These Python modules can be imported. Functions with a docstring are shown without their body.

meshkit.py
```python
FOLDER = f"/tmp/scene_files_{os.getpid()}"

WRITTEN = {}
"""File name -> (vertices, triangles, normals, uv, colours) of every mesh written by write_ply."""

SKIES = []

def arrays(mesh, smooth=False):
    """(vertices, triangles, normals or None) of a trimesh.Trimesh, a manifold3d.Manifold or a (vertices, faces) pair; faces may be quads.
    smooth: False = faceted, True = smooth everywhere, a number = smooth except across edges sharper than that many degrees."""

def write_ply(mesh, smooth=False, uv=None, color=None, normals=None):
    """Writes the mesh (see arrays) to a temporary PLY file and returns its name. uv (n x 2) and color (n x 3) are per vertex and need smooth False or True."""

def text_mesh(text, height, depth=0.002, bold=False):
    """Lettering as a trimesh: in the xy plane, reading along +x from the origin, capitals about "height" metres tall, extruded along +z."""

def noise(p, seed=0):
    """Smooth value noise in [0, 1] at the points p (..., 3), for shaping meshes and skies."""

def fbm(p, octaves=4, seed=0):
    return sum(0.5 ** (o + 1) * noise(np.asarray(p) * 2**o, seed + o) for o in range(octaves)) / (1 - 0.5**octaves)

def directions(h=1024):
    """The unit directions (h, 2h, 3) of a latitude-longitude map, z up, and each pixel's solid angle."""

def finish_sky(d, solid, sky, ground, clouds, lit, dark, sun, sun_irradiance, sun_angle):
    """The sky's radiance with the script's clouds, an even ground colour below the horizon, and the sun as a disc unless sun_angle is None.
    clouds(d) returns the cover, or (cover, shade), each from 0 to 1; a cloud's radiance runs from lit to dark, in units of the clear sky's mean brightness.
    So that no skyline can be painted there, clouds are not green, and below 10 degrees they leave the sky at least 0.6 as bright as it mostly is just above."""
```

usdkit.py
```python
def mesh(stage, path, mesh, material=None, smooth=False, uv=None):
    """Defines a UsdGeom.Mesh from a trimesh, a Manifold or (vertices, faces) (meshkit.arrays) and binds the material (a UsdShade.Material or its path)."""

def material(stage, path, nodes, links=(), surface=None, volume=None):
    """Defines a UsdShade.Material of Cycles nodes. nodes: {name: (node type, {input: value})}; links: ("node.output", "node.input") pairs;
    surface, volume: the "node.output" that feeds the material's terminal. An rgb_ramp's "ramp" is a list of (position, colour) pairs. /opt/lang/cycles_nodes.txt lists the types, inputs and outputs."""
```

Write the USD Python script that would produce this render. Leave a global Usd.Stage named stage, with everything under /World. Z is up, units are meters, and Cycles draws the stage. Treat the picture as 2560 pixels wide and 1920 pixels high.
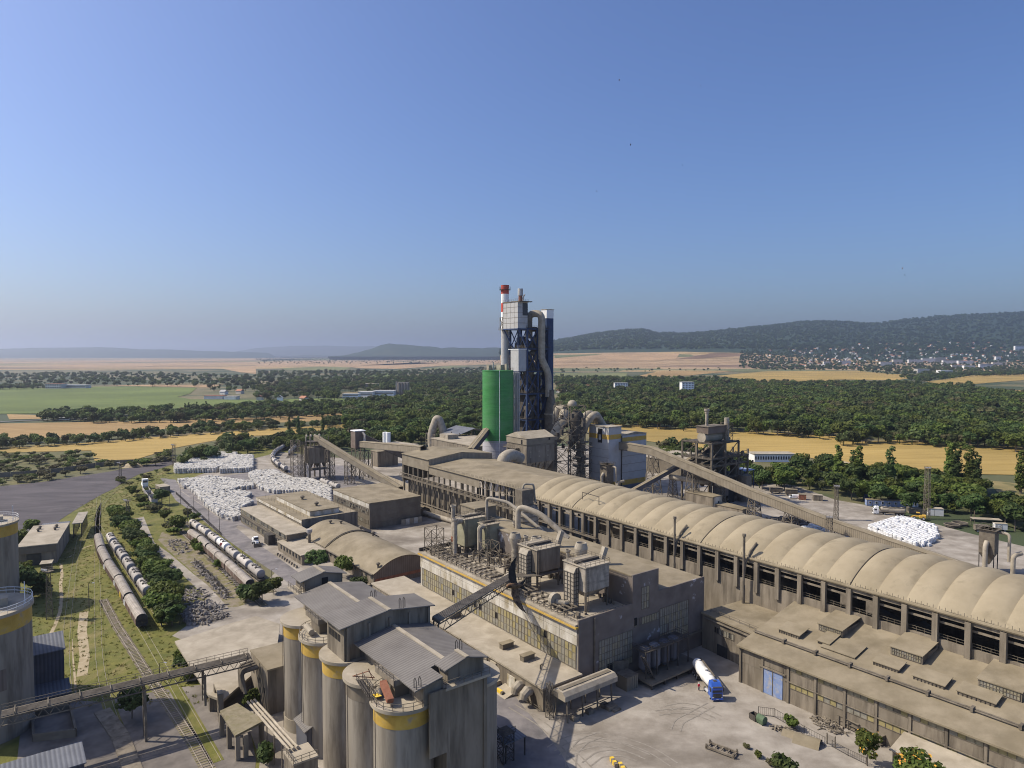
import math, random, numpy as np, trimesh, shapely, usdkit, meshkit
from shapely.geometry import Polygon
from pxr import Usd, UsdGeom, UsdLux, UsdShade, Gf, Sdf, Vt

stage = Usd.Stage.CreateInMemory()
UsdGeom.SetStageUpAxis(stage, 'Z')
W = UsdGeom.Xform.Define(stage, '/World')
stage.SetDefaultPrim(W.GetPrim())
rnd = random.Random(7)
nrg = np.random.default_rng(11)
pi, sin, cos, rad = math.pi, math.sin, math.cos, math.radians

# ---------------------------------------------------------------- camera, sky, sun, exposure
FPX, CAMZ = 1707.0, 75.0                       # focal length in pixels of the 2560 px wide photograph, drone height
PITCH = math.atan(75 / FPX)
cam = UsdGeom.Camera.Define(stage, '/World/camera')
cam.CreateHorizontalApertureAttr(36.0); cam.CreateVerticalApertureAttr(27.0)
cam.CreateFocalLengthAttr(36.0 * FPX / 2560)
cam.CreateClippingRangeAttr(Gf.Vec2f(0.5, 200000))
cam.CreateExposureAttr(0.22)
cam.AddTranslateOp().Set(Gf.Vec3d(0, 0, CAMZ))
cam.AddRotateXOp().Set(90 - math.degrees(PITCH))

SUN = np.array([-1.0, 0.08, 1.06]); SUN /= np.linalg.norm(SUN)
SUN_EL = math.asin(SUN[2]); SUN_ROT = math.atan2(SUN[0], SUN[1])
dome = UsdLux.DomeLight.Define(stage, '/World/sky')
usdkit.material(stage, '/World/Looks/sky_light', {
    's': ('sky_texture', {'sky_type': 'single_scattering', 'sun_disc': False, 'sun_elevation': SUN_EL, 'sun_rotation': SUN_ROT,
                          'altitude': 100.0, 'air_density': 1.0, 'aerosol_density': 2.5, 'ozone_density': 8.0}),
    'h': ('hsv', {'saturation': 1.06, 'hue': .509}),
    'b': ('background_shader', {'strength': 0.125})}, [('s.color', 'h.color'), ('h.color', 'b.color')], surface='b.background')
UsdShade.MaterialBindingAPI.Apply(dome.GetPrim()).Bind(UsdShade.Material.Get(stage, '/World/Looks/sky_light'))
dome.GetPrim().SetCustomDataByKey('kind', 'structure')
sun = UsdLux.DistantLight.Define(stage, '/World/sun')
sun.CreateIntensityAttr(1.2); sun.CreateAngleAttr(0.53); sun.CreateNormalizeAttr(True)
sun.CreateColorAttr(Gf.Vec3f(1.0, 0.92, 0.79))
sun.AddRotateZOp().Set(math.degrees(math.atan2(SUN[1], SUN[0])) + 90)
sun.AddRotateXOp().Set(math.degrees(math.acos(SUN[2])))

# ---------------------------------------------------------------- measuring: a photograph pixel to a point of the ground
def ray(u, v):
    b = -(v - 960) / FPX
    return np.array([(u - 1280) / FPX, cos(PITCH) + b * sin(PITCH), -sin(PITCH) + b * cos(PITCH)])
def G(u, v, z=0.0):
    r = ray(u, v); t = (z - CAMZ) / r[2]
    return np.array([r[0] * t, r[1] * t])
def GZ(u, v, y):                                # the point of a pixel at depth y: x, y, z
    r = ray(u, v); t = y / r[1]
    return np.array([r[0] * t, y, CAMZ + r[2] * t])
def project(P):
    P = np.asarray(P, float); d = P - [0, 0, CAMZ]
    f = d[:, 1] * cos(PITCH) - d[:, 2] * sin(PITCH); up = d[:, 1] * sin(PITCH) + d[:, 2] * cos(PITCH)
    return 1280 + FPX * d[:, 0] / f, 960 - FPX * up / f

# ---------------------------------------------------------------- materials
MAT = {}
def mat(name, c, c2=None, scale=1.0, rough=0.85, stretch=(1, 1, 1), lo=0.35, hi=0.65, detail=6, metal=0.0, bump=0.0, bscale=None,
        c3=None, s3=0.1, lo3=0.5, hi3=0.65, rand=0.0, spec=0.3, st3=(1, 1, 1), dist=0.0):
    """noise between c and c2; large patches of c3; brightness differs by rand from object to object"""
    c2 = c if c2 is None else c2
    n = {'g': ('geometry', {}), 'm': ('mapping', {'scale': stretch}), 'n': ('noise_texture', {'scale': scale, 'detail': float(detail), 'roughness': 0.6, 'distortion': dist}),
         'r': ('rgb_ramp', {'ramp': [(lo, c), (hi, c2)]}), 'p': ('principled_bsdf', {'roughness': rough, 'metallic': metal, 'specular_ior_level': spec})}
    L = [('g.position', 'm.vector'), ('m.vector', 'n.vector'), ('n.fac', 'r.fac')]
    out = 'r.color'
    if c3 is not None:
        n.update({'m3': ('mapping', {'scale': st3}), 'n3': ('noise_texture', {'scale': s3, 'detail': 6.0, 'roughness': 0.65}), 'r3': ('rgb_ramp', {'ramp': [(lo3, (0, 0, 0)), (hi3, (1, 1, 1))]}),
                  'x3': ('mix', {'color2': c3})})
        L += [('g.position', 'm3.vector'), ('m3.vector', 'n3.vector'), ('n3.fac', 'r3.fac'), ('r3.color', 'x3.fac'), (out, 'x3.color1')]
        out = 'x3.color'
    if rand:
        n.update({'oi': ('object_info', {}), 'mr': ('map_range', {'to_min': 1 - rand, 'to_max': 1 + rand}), 'h': ('hsv', {})})
        L += [('oi.random', 'mr.value'), ('mr.result', 'h.value'), (out, 'h.color')]
        out = 'h.color'
    L.append((out, 'p.base_color'))
    if bump:
        n['b'] = ('bump', {'strength': 0.6, 'distance': bump})
        if bscale:
            n['nb'] = ('noise_texture', {'scale': bscale, 'detail': 4.0}); L += [('m.vector', 'nb.vector'), ('nb.fac', 'b.height')]
        else:
            L.append(('n.fac', 'b.height'))
        L.append(('b.normal', 'p.normal'))
    MAT[name] = usdkit.material(stage, '/World/Looks/' + name, n, L, surface='p.BSDF')
    return MAT[name]
def leafmat(name, c, c2, rand=0.3):
    n = {'oi': ('object_info', {}), 'g': ('geometry', {}), 'n': ('noise_texture', {'scale': 0.35, 'detail': 3.0}), 'r': ('rgb_ramp', {'ramp': [(0.3, c), (0.7, c2)]}),
         'mr': ('map_range', {'to_min': 1 - rand, 'to_max': 1 + rand}), 'mh': ('map_range', {'to_min': 0.485, 'to_max': 0.52}), 'h': ('hsv', {}),
         'p': ('principled_bsdf', {'roughness': 0.7, 'specular_ior_level': 0.2}), 't': ('translucent_bsdf', {}), 'x': ('mix_closure', {'fac': 0.3})}
    L = [('g.position', 'n.vector'), ('n.fac', 'r.fac'), ('oi.random', 'mr.value'), ('mr.result', 'h.value'), ('oi.random', 'mh.value'), ('mh.result', 'h.hue'), ('r.color', 'h.color'),
         ('h.color', 'p.base_color'), ('h.color', 't.color'), ('p.BSDF', 'x.closure1'), ('t.BSDF', 'x.closure2')]
    MAT[name] = usdkit.material(stage, '/World/Looks/' + name, n, L, surface='x.closure')

mat('plain', (.095, .095, .04), (.21, .165, .085), scale=.004, lo=.4, hi=.6, c3=(.05, .065, .027), s3=.0022, st3=(1, 1.6, 1), lo3=.47, hi3=.53)
mat('yard_dust', (.22, .188, .148), (.36, .318, .262), scale=.16, lo=.36, hi=.66, detail=12, c3=(.15, .126, .097), s3=.045, lo3=.5, hi3=.68, st3=(.6, 1, 1), bump=.05, bscale=3.)
mat('yard_grey', (.11, .095, .08), (.18, .155, .13), scale=.3, detail=8, c3=(.24, .21, .175), s3=.09, lo3=.52, hi3=.7, st3=(1, .5, 1))
mat('coal_dust', (.045, .038, .039), (.115, .098, .097), scale=.05, lo=.3, hi=.75, detail=9, stretch=(.6, 1.5, 1), c3=(.155, .135, .125), s3=.02, lo3=.58, hi3=.72, dist=1.5)
mat('road_grey', (.145, .13, .125), (.23, .205, .19), scale=.25, detail=8, c3=(.11, .1, .095), s3=.12, lo3=.52, hi3=.66, st3=(.7, .5, 1))
mat('rail_grass', (.078, .086, .014), (.165, .15, .03), scale=.25, lo=.3, hi=.72, detail=9, c3=(.21, .165, .065), s3=.11, lo3=.52, hi3=.7, st3=(1.6, .5, 1), bump=.2, bscale=1.6)
mat('ballast', (.17, .14, .10), (.26, .21, .15), scale=2.5, detail=8, c3=(.14, .125, .04), s3=.35, lo3=.42, hi3=.6)
mat('dry_meadow', (.16, .135, .05), (.26, .2, .085), scale=.08, detail=9, c3=(.08, .085, .025), s3=.03, lo3=.5, hi3=.62)
mat('forest_floor', (.045, .055, .02), (.10, .095, .038), scale=.08, detail=6)
mat('scrub_ground', (.07, .075, .025), (.15, .13, .05), scale=.06, detail=8)
def mosaic(name):
    n = {'g': ('geometry', {}), 'm': ('mapping', {'scale': (.0011, .0042, 0)}), 'v': ('voronoi_texture', {'scale': 1.0, 'metric': 'manhattan', 'randomness': .9}), 'w': ('white_noise_texture', {}), 'nz': ('noise_texture', {'scale': .02, 'detail': 4.0}), 'r2': ('rgb_ramp', {'ramp': [(.3, (.85, .85, .85)), (.7, (1.1, 1.1, 1.1))]}), 'x': ('mix', {'mix_type': 'multiply', 'fac': 1.0}),
         'r': ('rgb_ramp', {'interpolate': False, 'ramp': [(0, (.36, .25, .14)), (.22, (.30, .2, .11)), (.4, (.12, .13, .06)), (.52, (.40, .28, .13)), (.7, (.2, .13, .08)), (.78, (.33, .23, .12)), (.92, (.15, .15, .065))]}), 'p': ('principled_bsdf', {'roughness': .9, 'specular_ior_level': .2})}
    MAT[name] = usdkit.material(stage, '/World/Looks/' + name, n, [('g.position', 'm.vector'), ('m.vector', 'v.vector'), ('v.position', 'w.vector'), ('w.value', 'r.fac'), ('g.position', 'nz.vector'), ('nz.fac', 'r2.fac'), ('r.color', 'x.color1'), ('r2.color', 'x.color2'), ('x.color', 'p.base_color')], surface='p.BSDF')
mosaic('field_mosaic')
def fieldmat(name, c, c2, ang, sc=.25):
    n = {'g': ('geometry', {}), 'vr': ('vector_rotate', {'rotate_type': 'z_axis', 'angle': ang}), 'm': ('mapping', {'scale': (.012, .25, 1)}), 'n': ('noise_texture', {'scale': sc * 3, 'detail': 5.0, 'roughness': .65}),
         'n2': ('noise_texture', {'scale': .006, 'detail': 5.0}), 'r': ('rgb_ramp', {'ramp': [(.32, c), (.68, c2)]}), 'r2': ('rgb_ramp', {'ramp': [(.35, (.78, .78, .74)), (.65, (1.12, 1.1, 1.05))]}),
         'x': ('mix', {'mix_type': 'multiply', 'fac': 1.0}), 'p': ('principled_bsdf', {'roughness': .9, 'specular_ior_level': .2})}
    MAT[name] = usdkit.material(stage, '/World/Looks/' + name, n, [('g.position', 'vr.vector'), ('vr.vector', 'm.vector'), ('m.vector', 'n.vector'), ('n.fac', 'r.fac'), ('g.position', 'n2.vector'), ('n2.fac', 'r2.fac'),
                                ('r.color', 'x.color1'), ('r2.color', 'x.color2'), ('x.color', 'p.base_color')], surface='p.BSDF')
fieldmat('wheat', (.28, .18, .075), (.37, .25, .115), .35)
fieldmat('wheat_gold', (.29, .2, .06), (.39, .275, .095), -.15)
fieldmat('stubble', (.33, .215, .12), (.44, .30, .17), .1)
fieldmat('plough', (.17, .105, .065), (.23, .15, .09), .2)
fieldmat('crop_green', (.095, .13, .035), (.15, .18, .05), .1)
fieldmat('crop_dull', (.13, .145, .06), (.19, .19, .08), .1)

# ---------------------------------------------------------------- mesh builder, names, things
class MB:
    def __init__(s): s.v = []; s.f = []; s.n = 0
    def add(s, V, Fc):
        V = np.asarray(V, float).reshape(-1, 3); Fc = np.asarray(Fc, int)
        if Fc.shape[1] == 4: Fc = np.vstack([Fc[:, [0, 1, 2]], Fc[:, [0, 2, 3]]])
        s.v.append(V); s.f.append(Fc + s.n); s.n += len(V); return s
    def hexa(s, b, t):
        return s.add(np.vstack([b, t]), [[3, 2, 1, 0], [4, 5, 6, 7], [0, 1, 5, 4], [1, 2, 6, 5], [2, 3, 7, 6], [3, 0, 4, 7]])
    def box(s, f, a0, a1, b0, b1, z0, z1):
        q = [f.p(a0, b0), f.p(a1, b0), f.p(a1, b1), f.p(a0, b1)]
        if f.left: q = q[::-1]
        return s.hexa([[*x, z0] for x in q], [[*x, z1] for x in q])
    def prism(s, pts, z0, z1):                    # convex outline, counter-clockwise
        pts = np.asarray(pts, float); k = len(pts)
        if sum(pts[i - 1, 0] * pts[i, 1] - pts[i, 0] * pts[i - 1, 1] for i in range(k)) < 0: pts = pts[::-1]
        V = np.vstack([np.c_[pts, np.full(k, z0)], np.c_[pts, np.full(k, z1)]])
        Fc = [[0, i + 1, i] for i in range(1, k - 1)] + [[k, k + i, k + i + 1] for i in range(1, k - 1)]
        for i in range(k):
            j = (i + 1) % k; Fc += [[i, j, k + j], [i, k + j, k + i]]
        return s.add(V, Fc)
    def beam(s, p, q, w, h=None):
        p, q = np.asarray(p, float), np.asarray(q, float); d = q - p; L = np.linalg.norm(d)
        if L < 1e-6: return s
        d /= L; h = w if h is None else h
        up = np.array([0, 0, 1.0]) if abs(d[2]) < .95 else np.array([cos(-.94), sin(-.94), 0])
        x = np.cross(d, up); x /= np.linalg.norm(x); y = np.cross(x, d)
        o = [(-w / 2, -h / 2), (w / 2, -h / 2), (w / 2, h / 2), (-w / 2, h / 2)]
        return s.hexa([p + a * x + b * y for a, b in o], [q + a * x + b * y for a, b in o])
    def tube(s, pts, r, n=10, cap=True):
        pts = np.asarray(pts, float); k = len(pts); r = np.broadcast_to(r, (k,))
        t = np.gradient(pts, axis=0); t /= np.maximum(np.linalg.norm(t, axis=1, keepdims=True), 1e-9)
        up = np.array([0, 0, 1.0]) if abs(t[0, 2]) < .9 else np.array([1.0, 0, 0])
        x = np.cross(t[0], up); x /= np.linalg.norm(x); V = []
        a = np.arange(n) * 2 * pi / n
        for i in range(k):
            x = x - t[i] * (x @ t[i]); x /= np.linalg.norm(x); y = np.cross(t[i], x)
            V.append(pts[i] + r[i] * (np.cos(a)[:, None] * x + np.sin(a)[:, None] * y))
        Fc = [[i * n + j, i * n + (j + 1) % n, (i + 1) * n + (j + 1) % n, (i + 1) * n + j] for i in range(k - 1) for j in range(n)]
        s.add(np.vstack(V), Fc)
        if cap:
            s.add(V[0], [[0, j + 1, j] for j in range(1, n - 1)]); s.add(V[-1], [[0, j, j + 1] for j in range(1, n - 1)])
        return s
    def lathe(s, x, y, prof, n=24):              # prof: (radius, z) from bottom to top
        a = np.arange(n) * 2 * pi / n
        V = np.vstack([np.c_[x + r * np.cos(a), y + r * np.sin(a), np.full(n, z)] for r, z in prof]); k = len(prof)
        Fc = [[i * n + j, i * n + (j + 1) % n, (i + 1) * n + (j + 1) % n, (i + 1) * n + j] for i in range(k - 1) for j in range(n)]
        return s.add(V, Fc)
    def cyl(s, x, y, z0, z1, r, r1=None, n=20):
        r1 = r if r1 is None else r1
        return s.lathe(x, y, [(.001, z0), (r, z0), (r, z0 + .001), (r1, z1 - .001), (r1, z1), (.001, z1)], n)
    def grid(s, P):                               # P: rows x cols x 3
        P = np.asarray(P, float); m, n = P.shape[:2]
        return s.add(P.reshape(-1, 3), [[i * n + j, i * n + j + 1, (i + 1) * n + j + 1, (i + 1) * n + j] for i in range(m - 1) for j in range(n - 1)])
    def sheet(s, pts, z):
        v, f = trimesh.creation.triangulate_polygon(Polygon(pts), engine='earcut')
        v = np.asarray(v); f = np.asarray(f); c = np.cross(v[f[:, 1]] - v[f[:, 0]], v[f[:, 2]] - v[f[:, 0]])
        f[c < 0] = f[c < 0][:, ::-1]
        return s.add(np.c_[v, np.full(len(v), z)], f)
    def ring(s, x, y, z, r, w, n=24, a0=0, a1=2 * pi):
        return s.tube([(x + r * cos(t), y + r * sin(t), z) for t in np.linspace(a0, a1, n)], w, 4)
    def mesh(s): return np.vstack(s.v), np.vstack(s.f)

class Fr:
    """a building's own axes: a runs along ang (degrees), b is perpendicular to it, away from the camera to the right unless flipped"""
    def __init__(s, o, ang, left=False):
        s.o = np.asarray(o, float)[:2]; t = rad(ang); s.A = np.array([cos(t), sin(t)]); s.B = np.array([-sin(t), cos(t)]); s.left = left
        if left: s.B = -s.B
    def p(s, a, b): return s.o + a * s.A + b * s.B
    def q(s, a, b, z): return np.array([*s.p(a, b), z])
    def inv(s, xy): d = np.asarray(xy)[:2] - s.o; return float(d @ s.A), float(d @ s.B)

used = {}
def numbered(parent, name):
    k = used.get((parent, name), -1) + 1; used[(parent, name)] = k
    return f'{parent}/{name}' + (f'_{k:03d}' if k else '')
def tag(prim, label=None, category=None, group=None, kind=None):
    for k, v in (('label', label), ('category', category), ('group', group), ('kind', kind)):
        if v: prim.SetCustomDataByKey(k, v)
    return prim
def thing(name, label, cat, group=None, loc=(0, 0, 0), rot=0.0, parent='/World'):
    x = UsdGeom.Xform.Define(stage, numbered(parent, name))
    if any(loc) or rot:
        x.AddTranslateOp().Set(Gf.Vec3d(*map(float, loc)))
        if rot: x.AddRotateZOp().Set(float(rot))
    return tag(x.GetPrim(), label, cat, group)
def obj(name, mb, m, parent=None, smooth=False, **kw):
    path = numbered(str(parent.GetPath()) if parent is not None else '/World', name)
    V, Fc = mb.mesh() if isinstance(mb, MB) else mb
    p = usdkit.mesh(stage, path, (V, Fc), MAT[m], smooth=smooth).GetPrim()
    return tag(p, **kw) if kw else p
def mesh2(path, mb, m):
    V, Fc = mb.mesh() if isinstance(mb, MB) else mb
    return usdkit.mesh(stage, path, (V, Fc), MAT[m]).GetPrim()
protos = {}
UsdGeom.Scope.Define(stage, '/World/Looks')
def klass(name):
    stage.CreateClassPrim('/proto_' + name); return stage.GetPrimAtPath('/proto_' + name)
def copy(proto, name, loc, rot, label, cat, group=None, scale=None):
    x = UsdGeom.Xform.Define(stage, numbered('/World', name))
    x.AddTranslateOp().Set(Gf.Vec3d(*map(float, loc))); x.AddRotateZOp().Set(float(rot))
    if scale is not None: x.AddScaleOp().Set(Gf.Vec3f(*(map(float, scale) if np.ndim(scale) else (float(scale),) * 3)))
    x.GetPrim().GetReferences().AddInternalReference('/proto_' + proto); x.GetPrim().SetInstanceable(True)
    return tag(x.GetPrim(), label, cat, group)
def instancer(name, protos_, P, S, R, idx, parent='/World', **kw):
    pi_ = UsdGeom.PointInstancer.Define(stage, numbered(parent, name))
    paths = []
    for k, (mb, m) in enumerate(protos_):
        paths.append(mesh2(f'{pi_.GetPath()}/shape_{k}', mb, m).GetPath())
    pi_.CreatePrototypesRel().SetTargets(paths)
    pi_.CreatePositionsAttr(Vt.Vec3fArray.FromNumpy(np.asarray(P, np.float32)))
    S = np.asarray(S, np.float32); S = np.repeat(S[:, None], 3, 1) if S.ndim == 1 else S
    pi_.CreateScalesAttr(Vt.Vec3fArray.FromNumpy(S))
    R = np.asarray(R, float) / 2
    pi_.CreateOrientationsAttr(Vt.QuathArray([Gf.Quath(float(cos(r)), 0, 0, float(sin(r))) for r in R]))
    pi_.CreateProtoIndicesAttr(Vt.IntArray([int(i) for i in idx]))
    return tag(pi_.GetPrim(), **kw)

# ---------------------------------------------------------------- the land
g = MB(); R_ = 45000.0
g.add([[-R_, -1500, 0], [R_, -1500, 0], [R_, R_, 0], [-R_, R_, 0]], [[0, 1, 2, 3]])
obj('ground', g, 'plain', kind='structure')
def land(name, px, m, z, world=None, **kw):
    pts = [G(u, v) for u, v in px] if world is None else world
    kw = kw or {'kind': 'structure'}
    return obj(name, MB().sheet(pts, z), m, **kw)
# far fields
FIELDS = [
 ('crop_green', .6, [(-40, 966), (145, 972), (246, 967), (362, 967), (492, 970), (475, 985), (443, 993), (477, 999), (640, 1000), (860, 996), (870, 1003), (780, 1016), (640, 1012), (420, 1023), (290, 1030), (145, 1034), (-40, 1036)]),
 ('stubble', .5, [(246, 963), (560, 962), (530, 969), (362, 966)]),
 ('wheat', .4, [(-40, 1060), (203, 1056), (376, 1053), (640, 1044), (870, 1034), (875, 1044), (756, 1056), (640, 1058), (506, 1062), (333, 1082), (185, 1095), (-40, 1101)]),
 ('wheat', .4, [(17, 1036), (116, 1039), (110, 1048), (23, 1049)]),
 ('wheat_gold', .3, [(-40, 1124), (30, 1118), (260, 1105), (370, 1095), (640, 1075), (880, 1060), (880, 1070), (813, 1074), (760, 1084), (640, 1090), (541, 1101), (434, 1121), (341, 1149), (237, 1153), (228, 1127), (29, 1132), (-40, 1137)]),
 ('wheat_gold', .3, [(1470, 1058), (1548, 1062), (1640, 1068), (1760, 1073), (1956, 1084), (2098, 1091), (2152, 1105), (2243, 1101), (2330, 1106), (2600, 1122), (2600, 1190), (2440, 1186), (2230, 1170), (2120, 1160), (1990, 1140), (1900, 1135), (1800, 1130), (1700, 1115), (1560, 1095), (1470, 1080)]),
 ('wheat_gold', .6, [(1790, 940), (1952, 925), (2131, 926), (2222, 935), (2330, 938), (2240, 951), (2090, 949), (2050, 955), (1898, 953)]),
 ('wheat_gold', .6, [(2314, 955), (2430, 939), (2600, 935), (2600, 947), (2430, 961), (2364, 962)]),
 ('wheat', .6, [(2430, 976), (2600, 976), (2600, 986), (2451, 986)]),
 ('wheat', .7, [(1596, 940), (1640, 930), (1700, 920), (1848, 919), (1873, 924), (1723, 939), (1640, 944)]),
 ('crop_dull', .6, [(1388, 933), (1569, 932), (1565, 942), (1388, 944)]),
 ('stubble', .8, [(1388, 904), (1640, 902), (1880, 899.5), (1800, 908), (1640, 911), (1388, 913)]),
 ('stubble', .8, [(640, 907), (760, 902), (900, 903), (1000, 905), (1100, 908), (1000, 912), (860, 915), (640, 918)]),
 ('stubble', .8, [(860, 916), (1060, 905), (1300, 899), (1300, 906), (1100, 915), (990, 923), (900, 921)]),
 ('stubble', 1., [(1000, 898), (1300, 892.5), (1300, 897.5), (900, 904)]),
 ('crop_dull', .7, [(700, 921), (800, 916.5), (880, 919), (860, 926), (720, 926)]),
 ('crop_dull', .7, [(1060, 922), (1130, 914), (1180, 916), (1090, 924)]),
 ('crop_green', .6, [(880, 942), (950, 934), (1000, 936), (1025, 944), (940, 950), (905, 949)]),
 ('stubble', .8, [(140, 914), (290, 908), (480, 908.5), (640, 906), (640, 910), (490, 913), (300, 917), (140, 917)]),
 ('stubble', .7, [(555, 922), (640, 915), (640, 935), (600, 931)]),
 ('stubble', 1., [(-40, 906), (300, 901), (640, 899), (820, 897), (700, 901), (300, 905), (-40, 910)]),
 ('crop_dull', 1., [(640, 899), (850, 894.5), (1000, 893), (960, 897), (800, 901), (660, 902)]),
 ('wheat', .5, [(920, 1008), (960, 1001), (1010, 1001), (1030, 1005), (980, 1009)]),
 ('dry_meadow', .3, [(2468, 1202), (2600, 1215), (2600, 1250), (2494, 1232)]),
 ('wheat', .6, [(2020, 900), (2240, 899.5), (2240, 903), (2020, 904)]),
]
for m, z, px in FIELDS:
    land({'c': 'crop_field', 'w': 'wheat_field', 's': 'stubble_field', 'd': 'meadow', 'p': 'ploughed_field'}[m[0]], px, m, z)
water = usdkit.material(stage, '/World/Looks/lake_water', {'p': ('principled_bsdf', {'base_color': (.05, .07, .08), 'roughness': .12})}, [], surface='p.BSDF'); MAT['lake_water'] = water
land('lake', [(672, 895.6), (700, 893.2), (800, 893.0), (770, 895.2)], 'lake_water', 1.5)

# hills: skyline pixels, the depth of the crest and of the foot
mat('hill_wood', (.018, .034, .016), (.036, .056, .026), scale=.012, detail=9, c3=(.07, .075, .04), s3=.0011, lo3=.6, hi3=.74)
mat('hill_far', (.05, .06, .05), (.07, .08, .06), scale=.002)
def hills(name, sky_px, crest, foot, foot_v, m, seed, rough=1.0, n=160, rows=36, back=1.35):
    u = np.linspace(sky_px[0][0], sky_px[-1][0], n); v = np.interp(u, [a for a, _ in sky_px], [b for _, b in sky_px])
    fv = np.interp(u, *zip(*foot_v)) if np.ndim(foot_v) else np.full(n, foot_v)
    P = np.zeros((rows + 6, n, 3))
    for i in range(n):
        top = GZ(u[i], v[i], crest); bot = GZ(u[i], fv[i], foot)
        bot[2] = max(bot[2], -2) if not np.ndim(foot_v) else bot[2]
        for k in range(rows):
            t = k / (rows - 1); e = t ** .85
            P[k, i] = bot * (1 - t) + top * t; P[k, i, 2] = bot[2] + (top[2] - bot[2]) * (e * .55 + .45 * t * t * (3 - 2 * t))
        for k in range(6):
            t = (k + 1) / 6; P[rows + k, i] = top; P[rows + k, i, :2] *= 1 + (back - 1) * t; P[rows + k, i, 2] = top[2] * (1 - t) - 2
    k = np.sin(np.clip(np.arange(rows + 6) / (rows - 1), 0, 1) * pi)[:, None]
    s = crest / 14
    P[..., 2] += rough * k * s * .09 * (meshkit.fbm(np.dstack([P[..., 0] / s, P[..., 1] / s, P[..., 1] * 0]), 5, seed) - .5)
    P[..., 2] += rough * .0011 * crest * (meshkit.noise(np.dstack([P[..., 0] / (s * .12), P[..., 1] / (s * .12), P[..., 1] * 0]), seed + 9) - .5) * np.clip(np.arange(rows + 6)[:, None] / 6, 0, 1)
    obj(name, MB().grid(P), m, smooth=True, kind='structure')
    return P
RIDGE = [(1250, 876), (1320, 866), (1386, 852), (1430, 844), (1488, 834), (1546, 827), (1596, 823), (1623, 827), (1646, 834), (1681, 832), (1694, 835), (1765, 831), (1848, 822), (1931, 814), (2014, 804), (2056, 803), (2118, 805), (2181, 809), (2201, 808), (2264, 799), (2347, 791), (2430, 786), (2560, 781), (2760, 776)]
HP = hills('wooded_hills', RIDGE, 7000, 4300, [(1250, 889), (1400, 884), (1700, 880), (1900, 884), (2000, 893), (2200, 903), (2400, 905), (2760, 905)], 'hill_wood', 3, n=240, rows=44)
hills('table_hill', [(820, 892.5), (848, 891), (886, 883), (929, 872), (952, 863), (973, 859), (993, 861), (1016, 862), (1074, 866), (1103, 870), (1132, 869), (1190, 870), (1250, 869), (1330, 868), (1420, 872)], 9500, 8600, 891.5, 'hill_wood', 5)
land('far_fields', [(-200, 893), (1420, 891), (1420, 903), (1250, 912), (640, 922), (-200, 926)], 'field_mosaic', .25)
hills('mesa', [(-150, 874), (0, 872), (69, 870), (174, 869), (246, 867.5), (289, 869), (347, 873), (434, 874), (492, 877), (640, 880.5), (669, 882), (680, 886), (692, 894.5)], 15000, 12800, 896.5, 'hill_wood', 8, rough=.5)
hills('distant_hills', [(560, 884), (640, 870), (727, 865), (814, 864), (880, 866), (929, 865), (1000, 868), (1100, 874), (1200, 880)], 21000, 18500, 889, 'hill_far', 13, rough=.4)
hills('distant_ridge', [(700, 891), (764, 887), (830, 889), (900, 888), (960, 890)], 15000, 14200, 892, 'hill_far', 17, rough=.4)

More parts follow.
